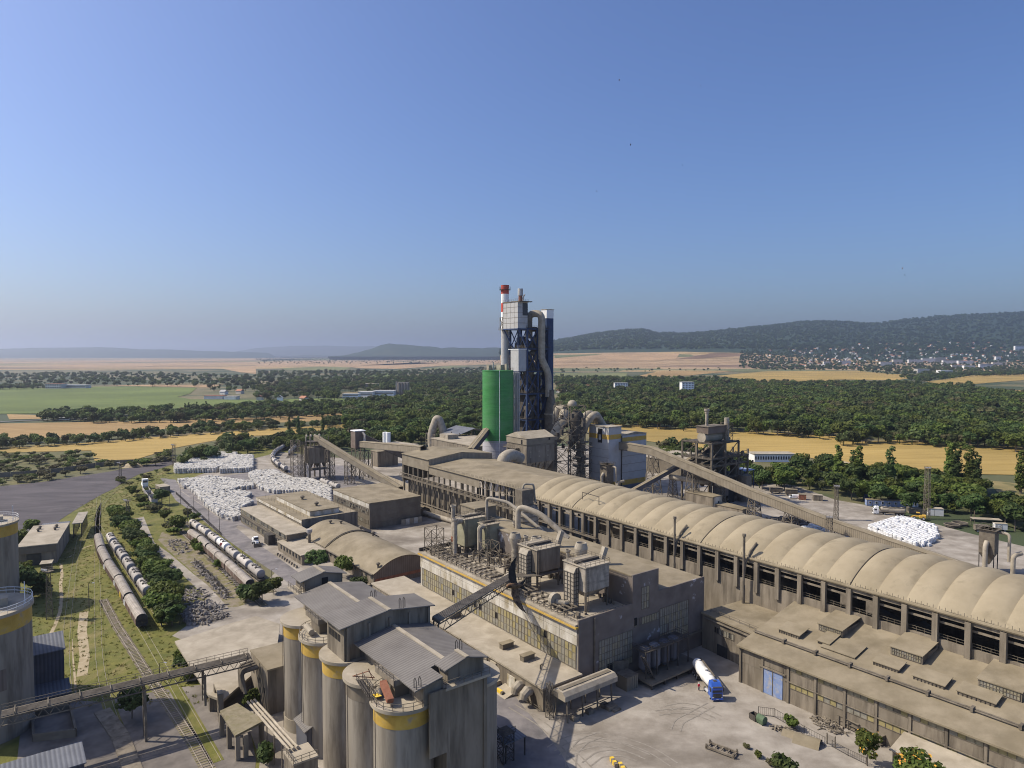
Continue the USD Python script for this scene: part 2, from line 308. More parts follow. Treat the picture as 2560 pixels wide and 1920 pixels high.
# air
hz = MB().hexa([[-44000, -1400, -1.0], [44000, -1400, -1.0], [44000, 44000, -1.0], [-44000, 44000, -1.0]], [[-44000, -1400, 620], [44000, -1400, 620], [44000, 44000, 620], [-44000, 44000, 620]])
MAT['haze_air'] = usdkit.material(stage, '/World/Looks/haze_air', {'v': ('principled_volume', {'color': (.94, .95, .98), 'density': 8.0e-5, 'anisotropy': 0.75})}, [], volume='v.volume')
obj('haze', hz, 'haze_air', kind='stuff', label='pale blue summer haze over the whole plain')
# ---------------------------------------------------------------- rising fields under the hills
FV = [(1250, 889), (1400, 884), (1700, 880), (1900, 884), (2000, 893), (2200, 903), (2400, 905), (2760, 905)]
def slope_pt(u, v, lift=0.0):
    fv = np.interp(u, *zip(*FV)); top = GZ(u, fv, 4300); lo, hi = 0.0, 1.0
    for _ in range(30):
        t = (lo + hi) / 2; y = 2900 + 1400 * t; x = top[0] * y / 4300; z = top[2] * t * t
        pv = 960 - FPX * (y * sin(PITCH) + (z - CAMZ) * cos(PITCH)) / (y * cos(PITCH) - (z - CAMZ) * sin(PITCH))
        if pv > v: lo = t
        else: hi = t
    return np.array([top[0] * y / 4300 , y, z + lift])
gp = []
for u in np.linspace(1250, 2760, 60):
    fv = np.interp(u, *zip(*FV)); top = GZ(u, fv, 4300)
    gp.append([[top[0] * (2900 + 1400 * t) / 4300, 2900 + 1400 * t, top[2] * t * t + .3] for t in np.linspace(0, 1.01, 14)])
obj('foothill', MB().grid(np.array(gp)[:, ::-1]), 'field_mosaic', kind='structure')
def slope_field(m, px, lift=1.2):
    d = []
    for i, a in enumerate(px):
        b = px[(i + 1) % len(px)]; d += [tuple(np.array(a) + (np.array(b) - np.array(a)) * t) for t in np.linspace(0, 1, 9)[:-1]]
    v2, f = trimesh.creation.triangulate_polygon(Polygon(d), engine='earcut')
    P = np.array([slope_pt(u, v, lift) for u, v in v2])
    obj('ploughed_field' if m == 'plough' else 'stubble_field' if m != 'crop_dull' else 'meadow', MB().add(P, f), m, kind='structure')
slope_field('stubble', [(1388, 905), (1388, 896), (1530, 884.5), (1640, 883), (1700, 884), (1690, 899), (1640, 901), (1500, 903)])
slope_field('plough', [(1690, 898), (1790, 882), (1900, 886), (1975, 892), (1985, 896.5)])
slope_field('wheat', [(1700, 883), (1869, 881), (1900, 885), (1800, 884)])
slope_field('crop_dull', [(1386, 889), (1507, 885), (1450, 893), (1386, 895.5)])
slope_field('stubble', [(1388, 907), (1640, 902.5), (1900, 899.5), (1980, 899), (1800, 908), (1640, 911), (1388, 913)])
slope_field('wheat', [(2000, 902), (2100, 900), (2240, 904), (2240, 908), (2020, 907)])

# ---------------------------------------------------------------- ground of the works
def s(z, x0, y0, k): return [(x0 + a / k, y0 + b / k) for a, b in z]
land('rail_yard_grass', [(-300, 1470), (0, 1400), (110, 1330), (160, 1285), (215, 1250), (300, 1210), (380, 1160), (440, 1150), (700, 1105), (820, 1110), (800, 1180), (700, 1200), (560, 1260), (640, 1400), (640, 1560), (700, 1800), (760, 2300), (-300, 2300)], 'rail_grass', .02)
land('scrub_ground', [(-60, 1128), (225, 1128), (237, 1153), (345, 1150), (436, 1121), (545, 1102), (640, 1091), (880, 1071), (900, 1110), (700, 1115), (560, 1132), (440, 1165), (340, 1170), (200, 1180), (100, 1210), (-60, 1225)], 'scrub_ground', .06)
land('coal_yard', [(-400, 1250), (0, 1216), (100, 1206), (270, 1180), (330, 1168), (395, 1158), (430, 1150), (440, 1158), (400, 1172), (345, 1187), (310, 1205), (285, 1222), (255, 1236), (200, 1268), (150, 1300), (105, 1345), (0, 1430), (-400, 1600)], 'coal_dust', .10)
land('concrete_yard', [(430, 1213), (560, 1165), (700, 1130), (900, 1150), (1230, 1125), (1500, 1110), (1640, 1130), (1760, 1160), (1880, 1192), (1990, 1215), (2090, 1250), (2160, 1262), (2300, 1300), (2430, 1335), (2700, 1400), (3200, 2300), (600, 2300), (650, 1900), (560, 1640), (430, 1590), (560, 1500), (660, 1460), (700, 1420), (600, 1330), (540, 1290)], 'yard_dust', .04)
land('works_road', [(400, 1195), (440, 1200), (454, 1230), (508, 1266), (550, 1296), (574, 1305), (606, 1300), (590, 1319), (624, 1347), (671, 1378), (754, 1437), (830, 1490), (800, 1520), (700, 1442), (635, 1398), (550, 1337), (487, 1284), (440, 1252), (415, 1215)], 'road_grey', .08)
land('rail_road', [(334, 1298), (359, 1292), (386, 1357), (424, 1384), (482, 1434), (521, 1465), (571, 1519), (637, 1515), (640, 1542), (571, 1546), (502, 1481), (424, 1407), (363, 1361)], 'yard_dust', .06)
land('scrap_yard_ground', [(405, 1330), (470, 1350), (530, 1410), (600, 1480), (640, 1500), (575, 1525), (520, 1466), (470, 1420), (425, 1380), (395, 1350)], 'ballast', .055)
land('dark_yard', [(60, 1745), (250, 1755), (440, 1720), (600, 1700), (640, 1900), (600, 2300), (0, 2300)], 'yard_grey', .06)
land('mill_yard_apron', [(1270, 1800), (1420, 1730), (1700, 1640), (1830, 1600), (1880, 1720), (1960, 1860), (2060, 2100), (1240, 2100)], 'yard_dust', .07)
land('gravel_road', [(1235, 1700), (1270, 1720), (1400, 1880), (1500, 2060), (1330, 2060), (1240, 1880)], 'road_grey', .085)
land('bag_yard_ground', [(640, 1180), (760, 1160), (870, 1165), (900, 1230), (880, 1300), (760, 1330), (640, 1330), (560, 1300), (450, 1225), (560, 1190)], 'road_grey', .07)
# a faint footpath through the grass
def strip(px, w, z=.05):
    P = np.array([G(u, v) for u, v in px]); t = np.gradient(P, axis=0); t /= np.linalg.norm(t, axis=1, keepdims=True); n = np.c_[-t[:, 1], t[:, 0]] * w / 2
    return MB().grid(np.dstack([np.vstack([P - n]), np.vstack([P + n])]).transpose(0, 2, 1).reshape(len(P), 2, 2).tolist() and np.stack([np.c_[P - n, np.full(len(P), z)], np.c_[P + n, np.full(len(P), z)]], 1))
mat('dirt_path', (.29, .225, .13), (.38, .31, .2), scale=.6)
obj('footpath', strip([(152, 1408), (155, 1440), (151, 1460), (154, 1495), (150, 1530), (137, 1565), (122, 1595), (115, 1625)], .9), 'dirt_path', kind='structure')
obj('footpath', strip([(245, 1358), (205, 1372), (170, 1395)], .7), 'dirt_path', kind='structure')
obj('dirt_track', strip([(210, 1530), (205, 1580), (212, 1640), (205, 1690)], 2.2, .045), 'dirt_path', kind='structure')
obj('dirt_track', strip([(168, 1600), (170, 1650), (175, 1700), (176, 1755)], 2.4, .045), 'dirt_path', kind='structure')
mat('asphalt', (.12, .115, .11), (.16, .15, .14), scale=.2)
obj('country_road', strip([(-60, 1062), (0, 1056), (60, 1052.5), (160, 1049.5), (300, 1046), (460, 1036), (640, 1033)], 8, .7), 'asphalt', kind='structure')
obj('country_road', strip([(2080, 1150), (2150, 1166), (2240, 1185)], 5, .5), 'dirt_path', kind='structure')

# ---------------------------------------------------------------- railway
mat('rail_steel', (.30, .25, .20), (.42, .36, .30), scale=1., rough=.45, metal=.3)
mat('sleeper', (.16, .13, .10), (.22, .19, .15), scale=1.)
def smooth_path(P, n=60):
    P = np.asarray(P, float); d = np.r_[0, np.cumsum(np.linalg.norm(np.diff(P, axis=0), axis=1))]; tt = np.linspace(0, d[-1], n)
    Q = np.c_[np.interp(tt, d, P[:, 0]), np.interp(tt, d, P[:, 1])]
    for _ in range(6): Q[1:-1] = .25 * Q[:-2] + .5 * Q[1:-1] + .25 * Q[2:]
    return Q
def track(px, label, world=None, bed='ballast'):
    P = smooth_path([G(u, v) for u, v in px] if world is None else world)
    t = np.gradient(P, axis=0); t /= np.linalg.norm(t, axis=1, keepdims=True); n = np.c_[-t[:, 1], t[:, 0]]
    T = thing('railway_track', label, 'railway track')
    obj('track_bed', MB().grid(np.stack([np.c_[P - n * 1.25, np.full(len(P), .09)], np.c_[P + n * 1.25, np.full(len(P), .09)]], 1)), bed, T)
    for sgn in (-1, 1):
        m = MB(); low = bed == 'rail_grass'; Q = np.c_[P + n * .75 * sgn, np.full(len(P), .12 if low else .2)]
        m.tube(Q, .04 if low else .06, 4); obj('rail', m, 'rail_steel', T)
    if bed == 'rail_grass': return
    L = np.linalg.norm(np.diff(P, axis=0), axis=1).sum(); m = MB(); k = int(min(L / .9, 420)); idx = np.linspace(0, len(P) - 1.001, k)
    for x in idx:
        i = int(x); f_ = x - i; c = P[i] * (1 - f_) + P[i + 1] * f_; nn = n[i]; m.beam([*(c - nn * 1.2), .12], [*(c + nn * 1.2), .12], .24, .1)
    obj('sleepers', m, 'sleeper', T, kind='stuff')
DIR = np.array([cos(rad(127.6)), sin(rad(127.6))])
cA = G(356, 1540, 4.2); far = G(245, 1334, 4.2)
track(None, 'track carrying the long brown covered hopper wagons on the grass', [cA - DIR * 75, cA, *[G(u, v, 4.2) for u, v in [(322, 1484), (297, 1438.5), (271, 1400), (253, 1365), (245, 1334)]], G(243, 1290), G(262, 1250), G(300, 1215)], 'rail_grass')
tB = [G(u, v, 3) for u, v in [(361, 1465), (339.5, 1436), (322, 1409), (307, 1386), (291, 1365), (278.5, 1345.6)]]
track(None, 'track carrying the short row of grey tank wagons beside the shrubs', [tB[0] - DIR * 30, *tB, tB[-1] + DIR * 40], 'rail_grass')
tC = [G(u, v, 4.2) for u, v in [(476, 1323.6), (501, 1340), (523, 1360), (546.5, 1380.6), (571.8, 1401.4), (598.9, 1426.7), (624, 1450)]]
tD = [G(u, v, 3) for u, v in [(488.6, 1311), (512, 1325.4), (536.5, 1343.5), (559, 1359.8), (582.6, 1379.7), (611.6, 1401.4), (640.5, 1425), (662, 1441)]]
DC = np.array([cos(rad(-52.6)), sin(rad(-52.6))])
track(None, 'track under the brown sliding wall wagons next to the works road', [tC[0] - DC * 30, tC[0], tC[-1], tC[-1] + DC * 14])
track(None, 'track under the dusty tank wagons along the works road', [tD[0] - DC * 20, tD[0], tD[-1], tD[-1] + DC * 8])
track([(240, 1290), (200, 1340), (188, 1400), (178, 1480), (168, 1560), (164, 1640), (170, 1740)], 'grown over track nearest the low flat roofed shed', bed='rail_grass')
track([(247, 1240), (245, 1300), (243, 1370), (243, 1440), (245, 1540), (246, 1640), (262, 1740), (300, 1840), (345, 1960)], 'straight rusty track through the middle of the grass', bed='rail_grass')
track([(258, 1500), (292, 1565), (330, 1625), (370, 1690), (420, 1760), (480, 1850), (540, 1960)], 'track running down past the pipe bridge to the concrete ramp', bed='ballast')
tE = [G(u, v, 3) for u, v in [(710.5, 1167), (695.4, 1158), (686.4, 1149.4), (681.6, 1142), (682.8, 1135), (688, 1127.7), (696.7, 1121.7), (707.5, 1115.7)]]
track(None, 'curved track in dry grass behind the bag yard', [tE[0] - (tE[1] - tE[0]) * 2.2, *tE, tE[-1] + (tE[-1] - tE[-2]) * 2], 'dry_meadow')
tF = [G(726.8, 1126.5, 3), G(735, 1118, 3)]
track(None, 'short curved siding behind the loading silo', [tF[0] - (tF[1] - tF[0]), *tF, tF[1] + (tF[1] - tF[0]) * 2], 'dry_meadow')
tG = [G(813.6, 1203.7, 3), G(836.5, 1212, 3)]
track(None, 'siding between the bag yard and the dark block building', [tG[0] - (tG[1] - tG[0]) * 3, tG[0], tG[1], tG[1] + (tG[1] - tG[0]) * 1.6])

mat('wagon_brown', (.15, .095, .07), (.22, .15, .11), scale=.7, c3=(.30, .25, .20), s3=.4, rand=.15)
mat('wagon_roof', (.30, .26, .215), (.40, .35, .29), scale=.5, c3=(.22, .17, .13), s3=.35, lo3=.55, hi3=.7, rand=.12)
mat('tank_grey', (.34, .31, .275), (.45, .41, .36), scale=.6, c3=(.22, .19, .155), s3=.5, lo3=.52, hi3=.7, rand=.22)
mat('tank_white', (.62, .6, .56), (.72, .7, .66), scale=.6)
mat('under_dark', (.045, .04, .035), (.09, .08, .07), scale=1.)
mat('red_paint', (.42, .06, .04), (.5, .1, .07), scale=1.)
mat('yellow_paint', (.62, .40, .03), (.7, .48, .06), scale=.5)
mat('white_paint', (.68, .67, .64), (.78, .77, .74), scale=.5)
F0 = Fr((0, 0), 0)
def bogies(P, L, put):
    u = MB(); u.box(F0, -L / 2, L / 2, -1.1, 1.1, .95, 1.25); put('underframe', u, 'under_dark', P)
    for c in (-L / 2 + L * .17, L / 2 - L * .17):
        b = MB(); b.box(F0, c - 1.5, c + 1.5, -1.0, 1.0, .5, .85)
        for dx in (-.95, .95):
            for sy in (-.76, .76): b.tube([(c + dx, sy - .08, .65), (c + dx, sy + .08, .65)], .46, 12)
        put('bogie', b, 'under_dark', P)
    for e in (-1, 1):
        for sy in (-.87, .87):
            b = MB(); b.tube([(e * L / 2, sy, 1.1), (e * (L / 2 + .45), sy, 1.1), (e * (L / 2 + .5), sy, 1.1), (e * (L / 2 + .52), sy, 1.1)], [.13, .13, .24, .24], 8); put('buffer', b, 'under_dark', P)
def put_class(name, mb, m, P):
    path = numbered(str(P.GetPath()), name); V, Fc = mb.mesh()
    return usdkit.mesh(stage, path, (V, Fc), MAT[m]).GetPrim()
def covered_wagon(cname, L, body_m, roof_m, panels=()):
    P = klass(cname); w = 1.42
    sec = [(w, 1.25), (w, 3.0), (w * .82, 3.75), (w * .45, 4.15), (0, 4.28), (-w * .45, 4.15), (-w * .82, 3.75), (-w, 3.0), (-w, 1.25)]
    e = L / 2 - .25
    m = MB(); wall = [sec[0], sec[1]]; 
    m.grid([[(x, sec[0][0], sec[0][1]) for x in (-e, e)], [(x, sec[1][0], sec[1][1]) for x in (-e, e)]]); m.grid([[(x, -w, 3.0) for x in (-e, e)], [(x, -w, 1.25) for x in (-e, e)]])
    for k in range(int(L / 1.05) + 1):
        x = -e + .1 + k * (2 * e - .2) / int(L / 1.05)
        for sy in (-1, 1): m.beam((x, sy * (w + .03), 1.25), (x, sy * (w + .03), 3.0), .07, .07)
    put_class('side_walls', m, body_m, P)
    r = MB(); r.grid([[(x, y, z) for x in (-e, e)] for y, z in sec[1:8]])
    put_class('roof', r, roof_m, P)
    for k in range(int(L / 1.05) + 1):
        x = -e + .1 + k * (2 * e - .2) / int(L / 1.05); r2 = MB(); r2.tube([(x, y, z + .03) for y, z in sec[1:8]], .045, 4); put_class('roof_rib', r2, roof_m, P)
    for x0, x1, pm in panels:
        pb = MB(); pb.box(F0, x0, x1, 1.5, 1.53, 1.35, 2.95); put_class('side_panel', pb, pm, P)
    for sg in (-1, 1):
        en = MB(); pts = [(sg * e, y, z) for y, z in sec]; k = len(pts)
        en.add(pts, [[0, i, i + 1] if sg > 0 else [0, i + 1, i] for i in range(1, k - 1)])
        en.beam((sg * (e + .06), -.5, 1.3), (sg * (e + .06), -.15, 4.0), .1); en.beam((sg * (e + .06), .5, 1.3), (sg * (e + .06), .15, 4.0), .1); en.beam((sg * (e + .06), -1.3, 2.3), (sg * (e + .06), 1.3, 2.3), .1)
        put_class('end_wall', en, 'under_dark', P)
    bogies(P, L, lambda n, b, m, p: put_class(n, b, m, p))
covered_wagon('hopper', 20.4, 'wagon_brown', 'wagon_roof')
covered_wagon('hopper_white', 20.4, 'wagon_brown', 'wagon_roof', [(8.4, 9.9, 'white_paint')])
covered_wagon('hopper_yellow', 20.4, 'wagon_brown', 'wagon_roof', [(8.4, 9.9, 'white_paint'), (-4.8, -3.0, 'yellow_paint')])
covered_wagon('van', 12.9, 'wagon_brown', 'wagon_roof')
def tank_wagon(cname, L, tm, mark=False):
    P = klass(cname); e = L / 2 - .9; n = 20; m = MB(); a = np.arange(n) * 2 * pi / n; R = 1.42; zc = 2.75
    prof = [(-e, .05), (-e + .08, .75 * R), (-e + .3, .96 * R), (-e + .55, R), (e - .55, R), (e - .3, .96 * R), (e - .08, .75 * R), (e, .05)]
    V = np.vstack([np.c_[np.full(n, x), r * np.cos(a), zc + r * np.sin(a)] for x, r in prof])
    m.add(V, [[i * n + j, i * n + (j + 1) % n, (i + 1) * n + (j + 1) % n, (i + 1) * n + j] for i in range(len(prof) - 1) for j in range(n)])
    path = numbered(str(P.GetPath()), 'tank'); usdkit.mesh(stage, path, m.mesh(), MAT[tm], smooth=40)
    if mark:
        mk = MB()
        for k in range(3): mk.beam((2.6 - k * .8, -1.2, 3.75), (1.8 - k * .8, -1.47, 2.6), .4, .06)
        put_class('red_mark', mk, 'red_paint', P)
    w = MB(); w.box(F0, -2.4, 2.4, -.35, .35, zc + R + .06, zc + R + .12)
    for x in (-1.6, 1.6): w.box(F0, x - .35, x + .35, -.9, .9, zc + R - .25, zc + R + .1)
    for x in (-2.4, -.8, .8, 2.4):
        for y in (-.6, .6): w.beam((x, y, zc + R - .1), (x, y, zc + R + .8), .05)
    for y in (-.6, .6): w.beam((-2.4, y, zc + R + .8), (2.4, y, zc + R + .8), .05)
    put_class('walkway', w, 'under_dark', P)
    for x in (-1.6, 0, 1.6):
        d = MB(); d.cyl(x, 0, zc + R - .1, zc + R + .28, .32, n=12); put_class('hatch', d, tm, P)
    sd = MB()
    for x in (-e + 1.2, e - 1.2): sd.box(F0, x - .5, x + .5, -1.1, 1.1, 1.25, 1.75)
    put_class('saddle', sd, 'under_dark', P)
    l = MB()
    for y in (1.46, 1.8): l.beam((.3, y - .1, 1.3), (.3, y - .35, 4.1), .05)
    put_class('ladder', l, 'under_dark', P)
    bogies(P, L, lambda n_, b, m_, p: put_class(n_, b, m_, p))
tank_wagon('tank', 12.4, 'tank_grey'); tank_wagon('white_tank', 12.4, 'tank_white', True)
ORD = ['nearest', 'second', 'third', 'fourth', 'fifth', 'sixth', 'seventh', 'eighth', 'ninth']
def heading(a, b): return math.degrees(math.atan2(b[1] - a[1], b[0] - a[0]))
cs = [G(u, v, 4.2) for u, v in [(356, 1540), (322, 1484), (297, 1438.5), (271, 1400), (253, 1365), (245, 1334)]]
for i, (a, b) in enumerate(zip(cs, cs[1:])):
    copy(['hopper_white', 'hopper_yellow', 'hopper_white', 'hopper', 'hopper'][i], 'covered_hopper_wagon', (*(a + b) / 2, .22), heading(a, b), ['end wagon of the brown hopper train with its dark end wall showing', 'brown hopper wagon with a yellow panel, next to the end wagon', 'middle wagon of the long brown hopper train on the grass', 'dusty brown hopper wagon second from the far end of the grass train', 'pale hopper wagon at the far end of the train on the grass'][i], 'railway wagon', 'long covered hopper wagons on the grass track')
for i, p in enumerate(tB):
    copy('tank', 'tank_wagon', (*p, .22), heading(tB[max(i - 1, 0)], tB[min(i + 1, 5)]), f'{["end grey tank wagon with its dark round end facing the shrubs", "grey tank wagon second from the near end of the short row", "third grey tank wagon of the row beside the shrubs", "fourth grey tank wagon of the row beside the shrubs", "grey tank wagon last but one in the short row", "small grey tank wagon at the far end of the short row"][i]}', 'railway wagon', 'grey tank wagons beside the shrubs')
for i, (a, b) in enumerate(zip(tC, tC[1:])):
    copy('van', 'sliding_wall_wagon', (*(a + b) / 2, .22), heading(a, b), f'{["brown covered wagon half hidden behind the leafy trees", "brown covered wagon second from the trees on the scrap yard side", "brown covered wagon behind the two round bushes", "brown covered wagon in the middle of the row by the scrap racks", "brown covered wagon with a shrub growing against its side", "brown covered wagon nearest the big bushes by the road"][i]}', 'railway wagon', 'brown covered wagons next to the scrap yard')
for i, p in enumerate(tD[:-1]):
    copy('white_tank' if i == 3 else 'tank', 'tank_wagon', (*p, .22), heading(tD[max(i - 1, 0)], tD[i + 1]), ['first dusty tank wagon below the roadside trees', 'second dusty tank wagon from the roadside trees', 'tan tank wagon just before the white one', 'white tank wagon with a red mark on its side', 'brown grey tank wagon just behind the white one', 'dusty tank wagon beside the tall lamp post', 'last dusty tank wagon before the round bushes'][i], 'railway wagon', 'tank wagons along the works road')
for i, p in enumerate(tE): copy('tank', 'tank_wagon', (*p, .22), heading(tE[max(i - 1, 0)], tE[min(i + 1, 7)]), f'{["end", "second", "third", "fourth", "fifth", "sixth", "seventh", "last"][i]} tank wagon of the far curved train, counted from the sack yard', 'railway wagon', 'tank wagons of the far curved train')
for i, p in enumerate(tF): copy('tank', 'tank_wagon', (*p, .22), heading(*tF), ['near tank wagon on the siding just left of the loading silo', 'far tank wagon on the siding just left of the loading silo'][i], 'railway wagon', 'tank wagons on the siding behind the loading silo')
for i, p in enumerate(tG): copy('tank', 'tank_wagon', (*p, .22), heading(*tG), ['pale tank wagon standing clear in front of the loading silo', 'pale tank wagon half hidden by the dark block building roof'][i], 'railway wagon', 'two tank wagons in front of the loading silo')
# open wagons and a tall cab far up the grass
P_ = klass('open_wagon'); m = MB()
for y in (-1.35, 1.35): m.box(F0, -5, 5, y - .06, y + .06, 1.2, 3.1)
for x in (-5, 5): m.box(F0, x - .06, x + .06, -1.29, 1.29, 1.2, 3.0)
put_class('side_walls', m, 'tank_grey', P_); m = MB(); m.box(F0, -4.9, 4.9, -1.25, 1.25, 1.26, 1.5); put_class('load', m, 'under_dark', P_)
bogies(P_, 10.4, lambda n_, b, m_, p: put_class(n_, b, m_, p))
oc = [G(u, v, 2) for u, v in [(383, 1249), (374, 1237.5), (366, 1226.5)]]
for i, p in enumerate(oc): copy('open_wagon', 'open_wagon', (*p, .22), heading(oc[0], oc[2]), ['near open wagon of three standing in the shrubs', 'middle open wagon of three standing in the shrubs', 'far open wagon of three, next to the white cab'][i], 'railway wagon', 'open wagons in the shrubs')
t = thing('shunting_locomotive', 'white tall cab of a shunting engine beyond the open wagons', 'locomotive', loc=(*G(361.5, 1219), .22), rot=heading(oc[0], oc[2]))
m = MB(); m.box(F0, -4, 4, -1.3, 1.3, .9, 2.2); obj('bonnet', m, 'white_paint', t); m = MB(); m.box(F0, -4.2, -1.4, -1.45, 1.45, 2.2, 5.2); obj('cab', m, 'white_paint', t)
m = MB(); m.box(F0, -4.26, -4.2, -1.1, 1.1, 3.3, 4.5); obj('cab_window', m, 'under_dark', t); bogies(t, 8.0, lambda n_, b, m_, p: obj(n_, b, m_, p))
# ---------------------------------------------------------------- materials of the works
DUST = (.34, .285, .205); DUST2 = (.42, .36, .27)
mat('dust_roof', (.19, .153, .095), (.27, .222, .148), scale=.18, detail=10, c3=(.155, .125, .078), s3=.08, lo3=.5, hi3=.7, bump=.02)
mat('dust_pale', (.28, .236, .17), (.39, .335, .252), scale=.2, detail=10, c3=(.25, .21, .15), s3=.12, lo3=.52, hi3=.68, dist=.6)
mat('membrane', (.245, .199, .126), (.315, .26, .172), scale=.12, detail=9, c3=(.2, .163, .104), s3=.25, lo3=.56, hi3=.75)
mat('concrete', (.165, .136, .097), (.25, .209, .155), scale=.35, detail=9, stretch=(1, 1, .3), c3=(.11, .09, .065), s3=.5, lo3=.48, hi3=.64, st3=(1, 1, .12), bump=.01)
mat('concrete_dark', (.13, .107, .075), (.19, .16, .118), scale=.3, detail=9, stretch=(1, 1, .4), c3=(.12, .10, .075), s3=.3, lo3=.5, hi3=.7, st3=(.6, .6, 1.6))
mat('silo_concrete', (.215, .183, .138), (.29, .252, .197), scale=.9, detail=9, stretch=(1, 1, .06), c3=(.14, .116, .087), s3=.42, lo3=.48, hi3=.66, st3=(1, 1, .16), bump=.01)
mat('plaster_white', (.36, .32, .25), (.58, .54, .46), scale=.35, detail=10, stretch=(1, 1, .5), c3=(.27, .22, .13), s3=.28, lo3=.5, hi3=.64, st3=(1, 1, .4))
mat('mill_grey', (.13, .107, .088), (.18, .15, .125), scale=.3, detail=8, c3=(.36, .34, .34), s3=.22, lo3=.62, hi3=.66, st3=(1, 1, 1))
mat('ochre', (.42, .26, .05), (.52, .34, .07), scale=.5, detail=8, c3=(.33, .25, .15), s3=.5, lo3=.55, hi3=.68)
def ribbed(name, c, c2, ang, per, depth=.05, c3=None, rough=.75):
    n = {'g': ('geometry', {}), 'vr': ('vector_rotate', {'rotate_type': 'z_axis', 'angle': rad(ang)}), 'w': ('wave_texture', {'wave_type': 'bands', 'bands_direction': 'x', 'scale': 2 * pi / 20 / per}),
         'n': ('noise_texture', {'scale': .25, 'detail': 8.0}), 'r': ('rgb_ramp', {'ramp': [(.35, c), (.65, c2)]}), 'b': ('bump', {'strength': .9, 'distance': depth}),
         'wr': ('rgb_ramp', {'ramp': [(0, (.74, .74, .74)), (.5, (1, 1, 1)), (1, (1.05, 1.05, 1.05))]}), 'x': ('mix', {'mix_type': 'multiply', 'fac': 1.0}), 'p': ('principled_bsdf', {'roughness': rough, 'specular_ior_level': .3})}
    MAT[name] = usdkit.material(stage, '/World/Looks/' + name, n, [('g.position', 'vr.vector'), ('vr.vector', 'w.vector'), ('g.position', 'n.vector'), ('n.fac', 'r.fac'), ('w.fac', 'b.height'), ('w.fac', 'wr.fac'),
                                ('r.color', 'x.color1'), ('wr.color', 'x.color2'), ('x.color', 'p.base_color'), ('b.normal', 'p.normal')], surface='p.BSDF')
ribbed('sheet_roof_A', (.135, .12, .105), (.175, .158, .138), 52.5, .62, .03)          # ribs across the ridge of roofs that run along the site axis
ribbed('clad_tan', (.2, .165, .115), (.255, .215, .155), 53, .8, .04)
ribbed('clad_tan_B', (.2, .165, .115), (.255, .215, .155), -37, .8, .04)
ribbed('clad_brown', (.14, .105, .08), (.18, .14, .11), -37, .8, .04)
ribbed('clad_dark', (.075, .075, .085), (.11, .11, .12), -37, .7, .05)
ribbed('clad_blue_roof', (.11, .115, .13), (.15, .155, .17), -37, .7, .05)
mat('steel_dust', (.105, .086, .062), (.185, .155, .115), scale=.6, detail=6)
mat('steel_dark', (.045, .038, .031), (.09, .077, .062), scale=.6)
mat('duct_dust', (.27, .23, .17), (.37, .32, .245), scale=.5, detail=8, c3=(.17, .145, .11), s3=.35, lo3=.52, hi3=.7, rough=.7)
mat('black_hole', (.012, .011, .01), (.02, .018, .016), scale=1.)
mat('pane_tan', (.22, .19, .12), (.30, .265, .18), scale=1.2, rough=.5)
mat('pane_yellow', (.25, .205, .085), (.31, .26, .125), scale=1.2, rough=.5)
mat('pane_grey', (.19, .175, .135), (.26, .242, .195), scale=1.2, rough=.45)
mat('pane_dark', (.03, .03, .03), (.05, .05, .048), scale=1.2, rough=.3)
mat('rust', (.2, .075, .04), (.28, .12, .07), scale=.9)
PANES = ['pane_tan', 'pane_tan', 'pane_grey', 'pane_tan', 'pane_grey', 'pane_yellow']

def house(T, f, a0, a1, b0, b1, z0, z1, wm, rm, over=.25, slab=.35, rn='roof', wn='walls'):
    obj(wn, MB().box(f, a0, a1, b0, b1, z0, z1 - slab), wm, T)
    obj(rn, MB().box(f, a0 - over, a1 + over, b0 - over, b1 + over, z1 - slab, z1), rm, T)
def gable(f, a0, a1, b0, b1, z, zr, th=.18, over=.5):
    """two slopes, ridge along a"""
    bm = (b0 + b1) / 2; k = (zr - z) / (bm - b0)
    out = []
    for b, sg in ((b0 - over, 1), (b1 + over, -1)):
        ze = z - k * over; q = [f.q(a0, b, ze), f.q(a1, b, ze), f.q(a1, bm, zr), f.q(a0, bm, zr)]
        if (sg < 0) != f.left: q = q[::-1]
        out.append(MB().hexa([p - [0, 0, th] for p in q], q))
    return out
def gwall(f, a, b0, b1, z0, z, zr, t=.3):
    bm = (b0 + b1) / 2; o = [(b0, z0), (b1, z0), (b1, z), (bm, zr), (b0, z)]
    m = MB(); A_ = [f.q(a, b, zz) for b, zz in o]; B_ = [f.q(a - t, b, zz) for b, zz in o]
    m.add(A_ + B_, [[0, 1, 2], [0, 2, 3], [0, 3, 4], [7, 6, 5], [8, 7, 5], [9, 8, 5]] + sum([[[i, i + 5, (i + 1) % 5 + 5], [i, (i + 1) % 5 + 5, (i + 1) % 5]] for i in range(5)], []))
    return m
def railing(T, pts, h=1.1, sp=2.0, m='steel_dust', w=.07, closed=False, name='railing'):
    b = MB(); pts = [np.asarray(p, float) for p in pts]
    if closed: pts = pts + [pts[0]]
    for p, q in zip(pts, pts[1:]):
        L = np.linalg.norm(q - p); k = max(1, int(round(L / sp)))
        for i in range(k + 1): c = p + (q - p) * i / k; b.beam(c, c + [0, 0, h], w)
        for z in (h * .5, h): b.beam(p + [0, 0, z], q + [0, 0, z], w)
    return obj(name, b, m, T)
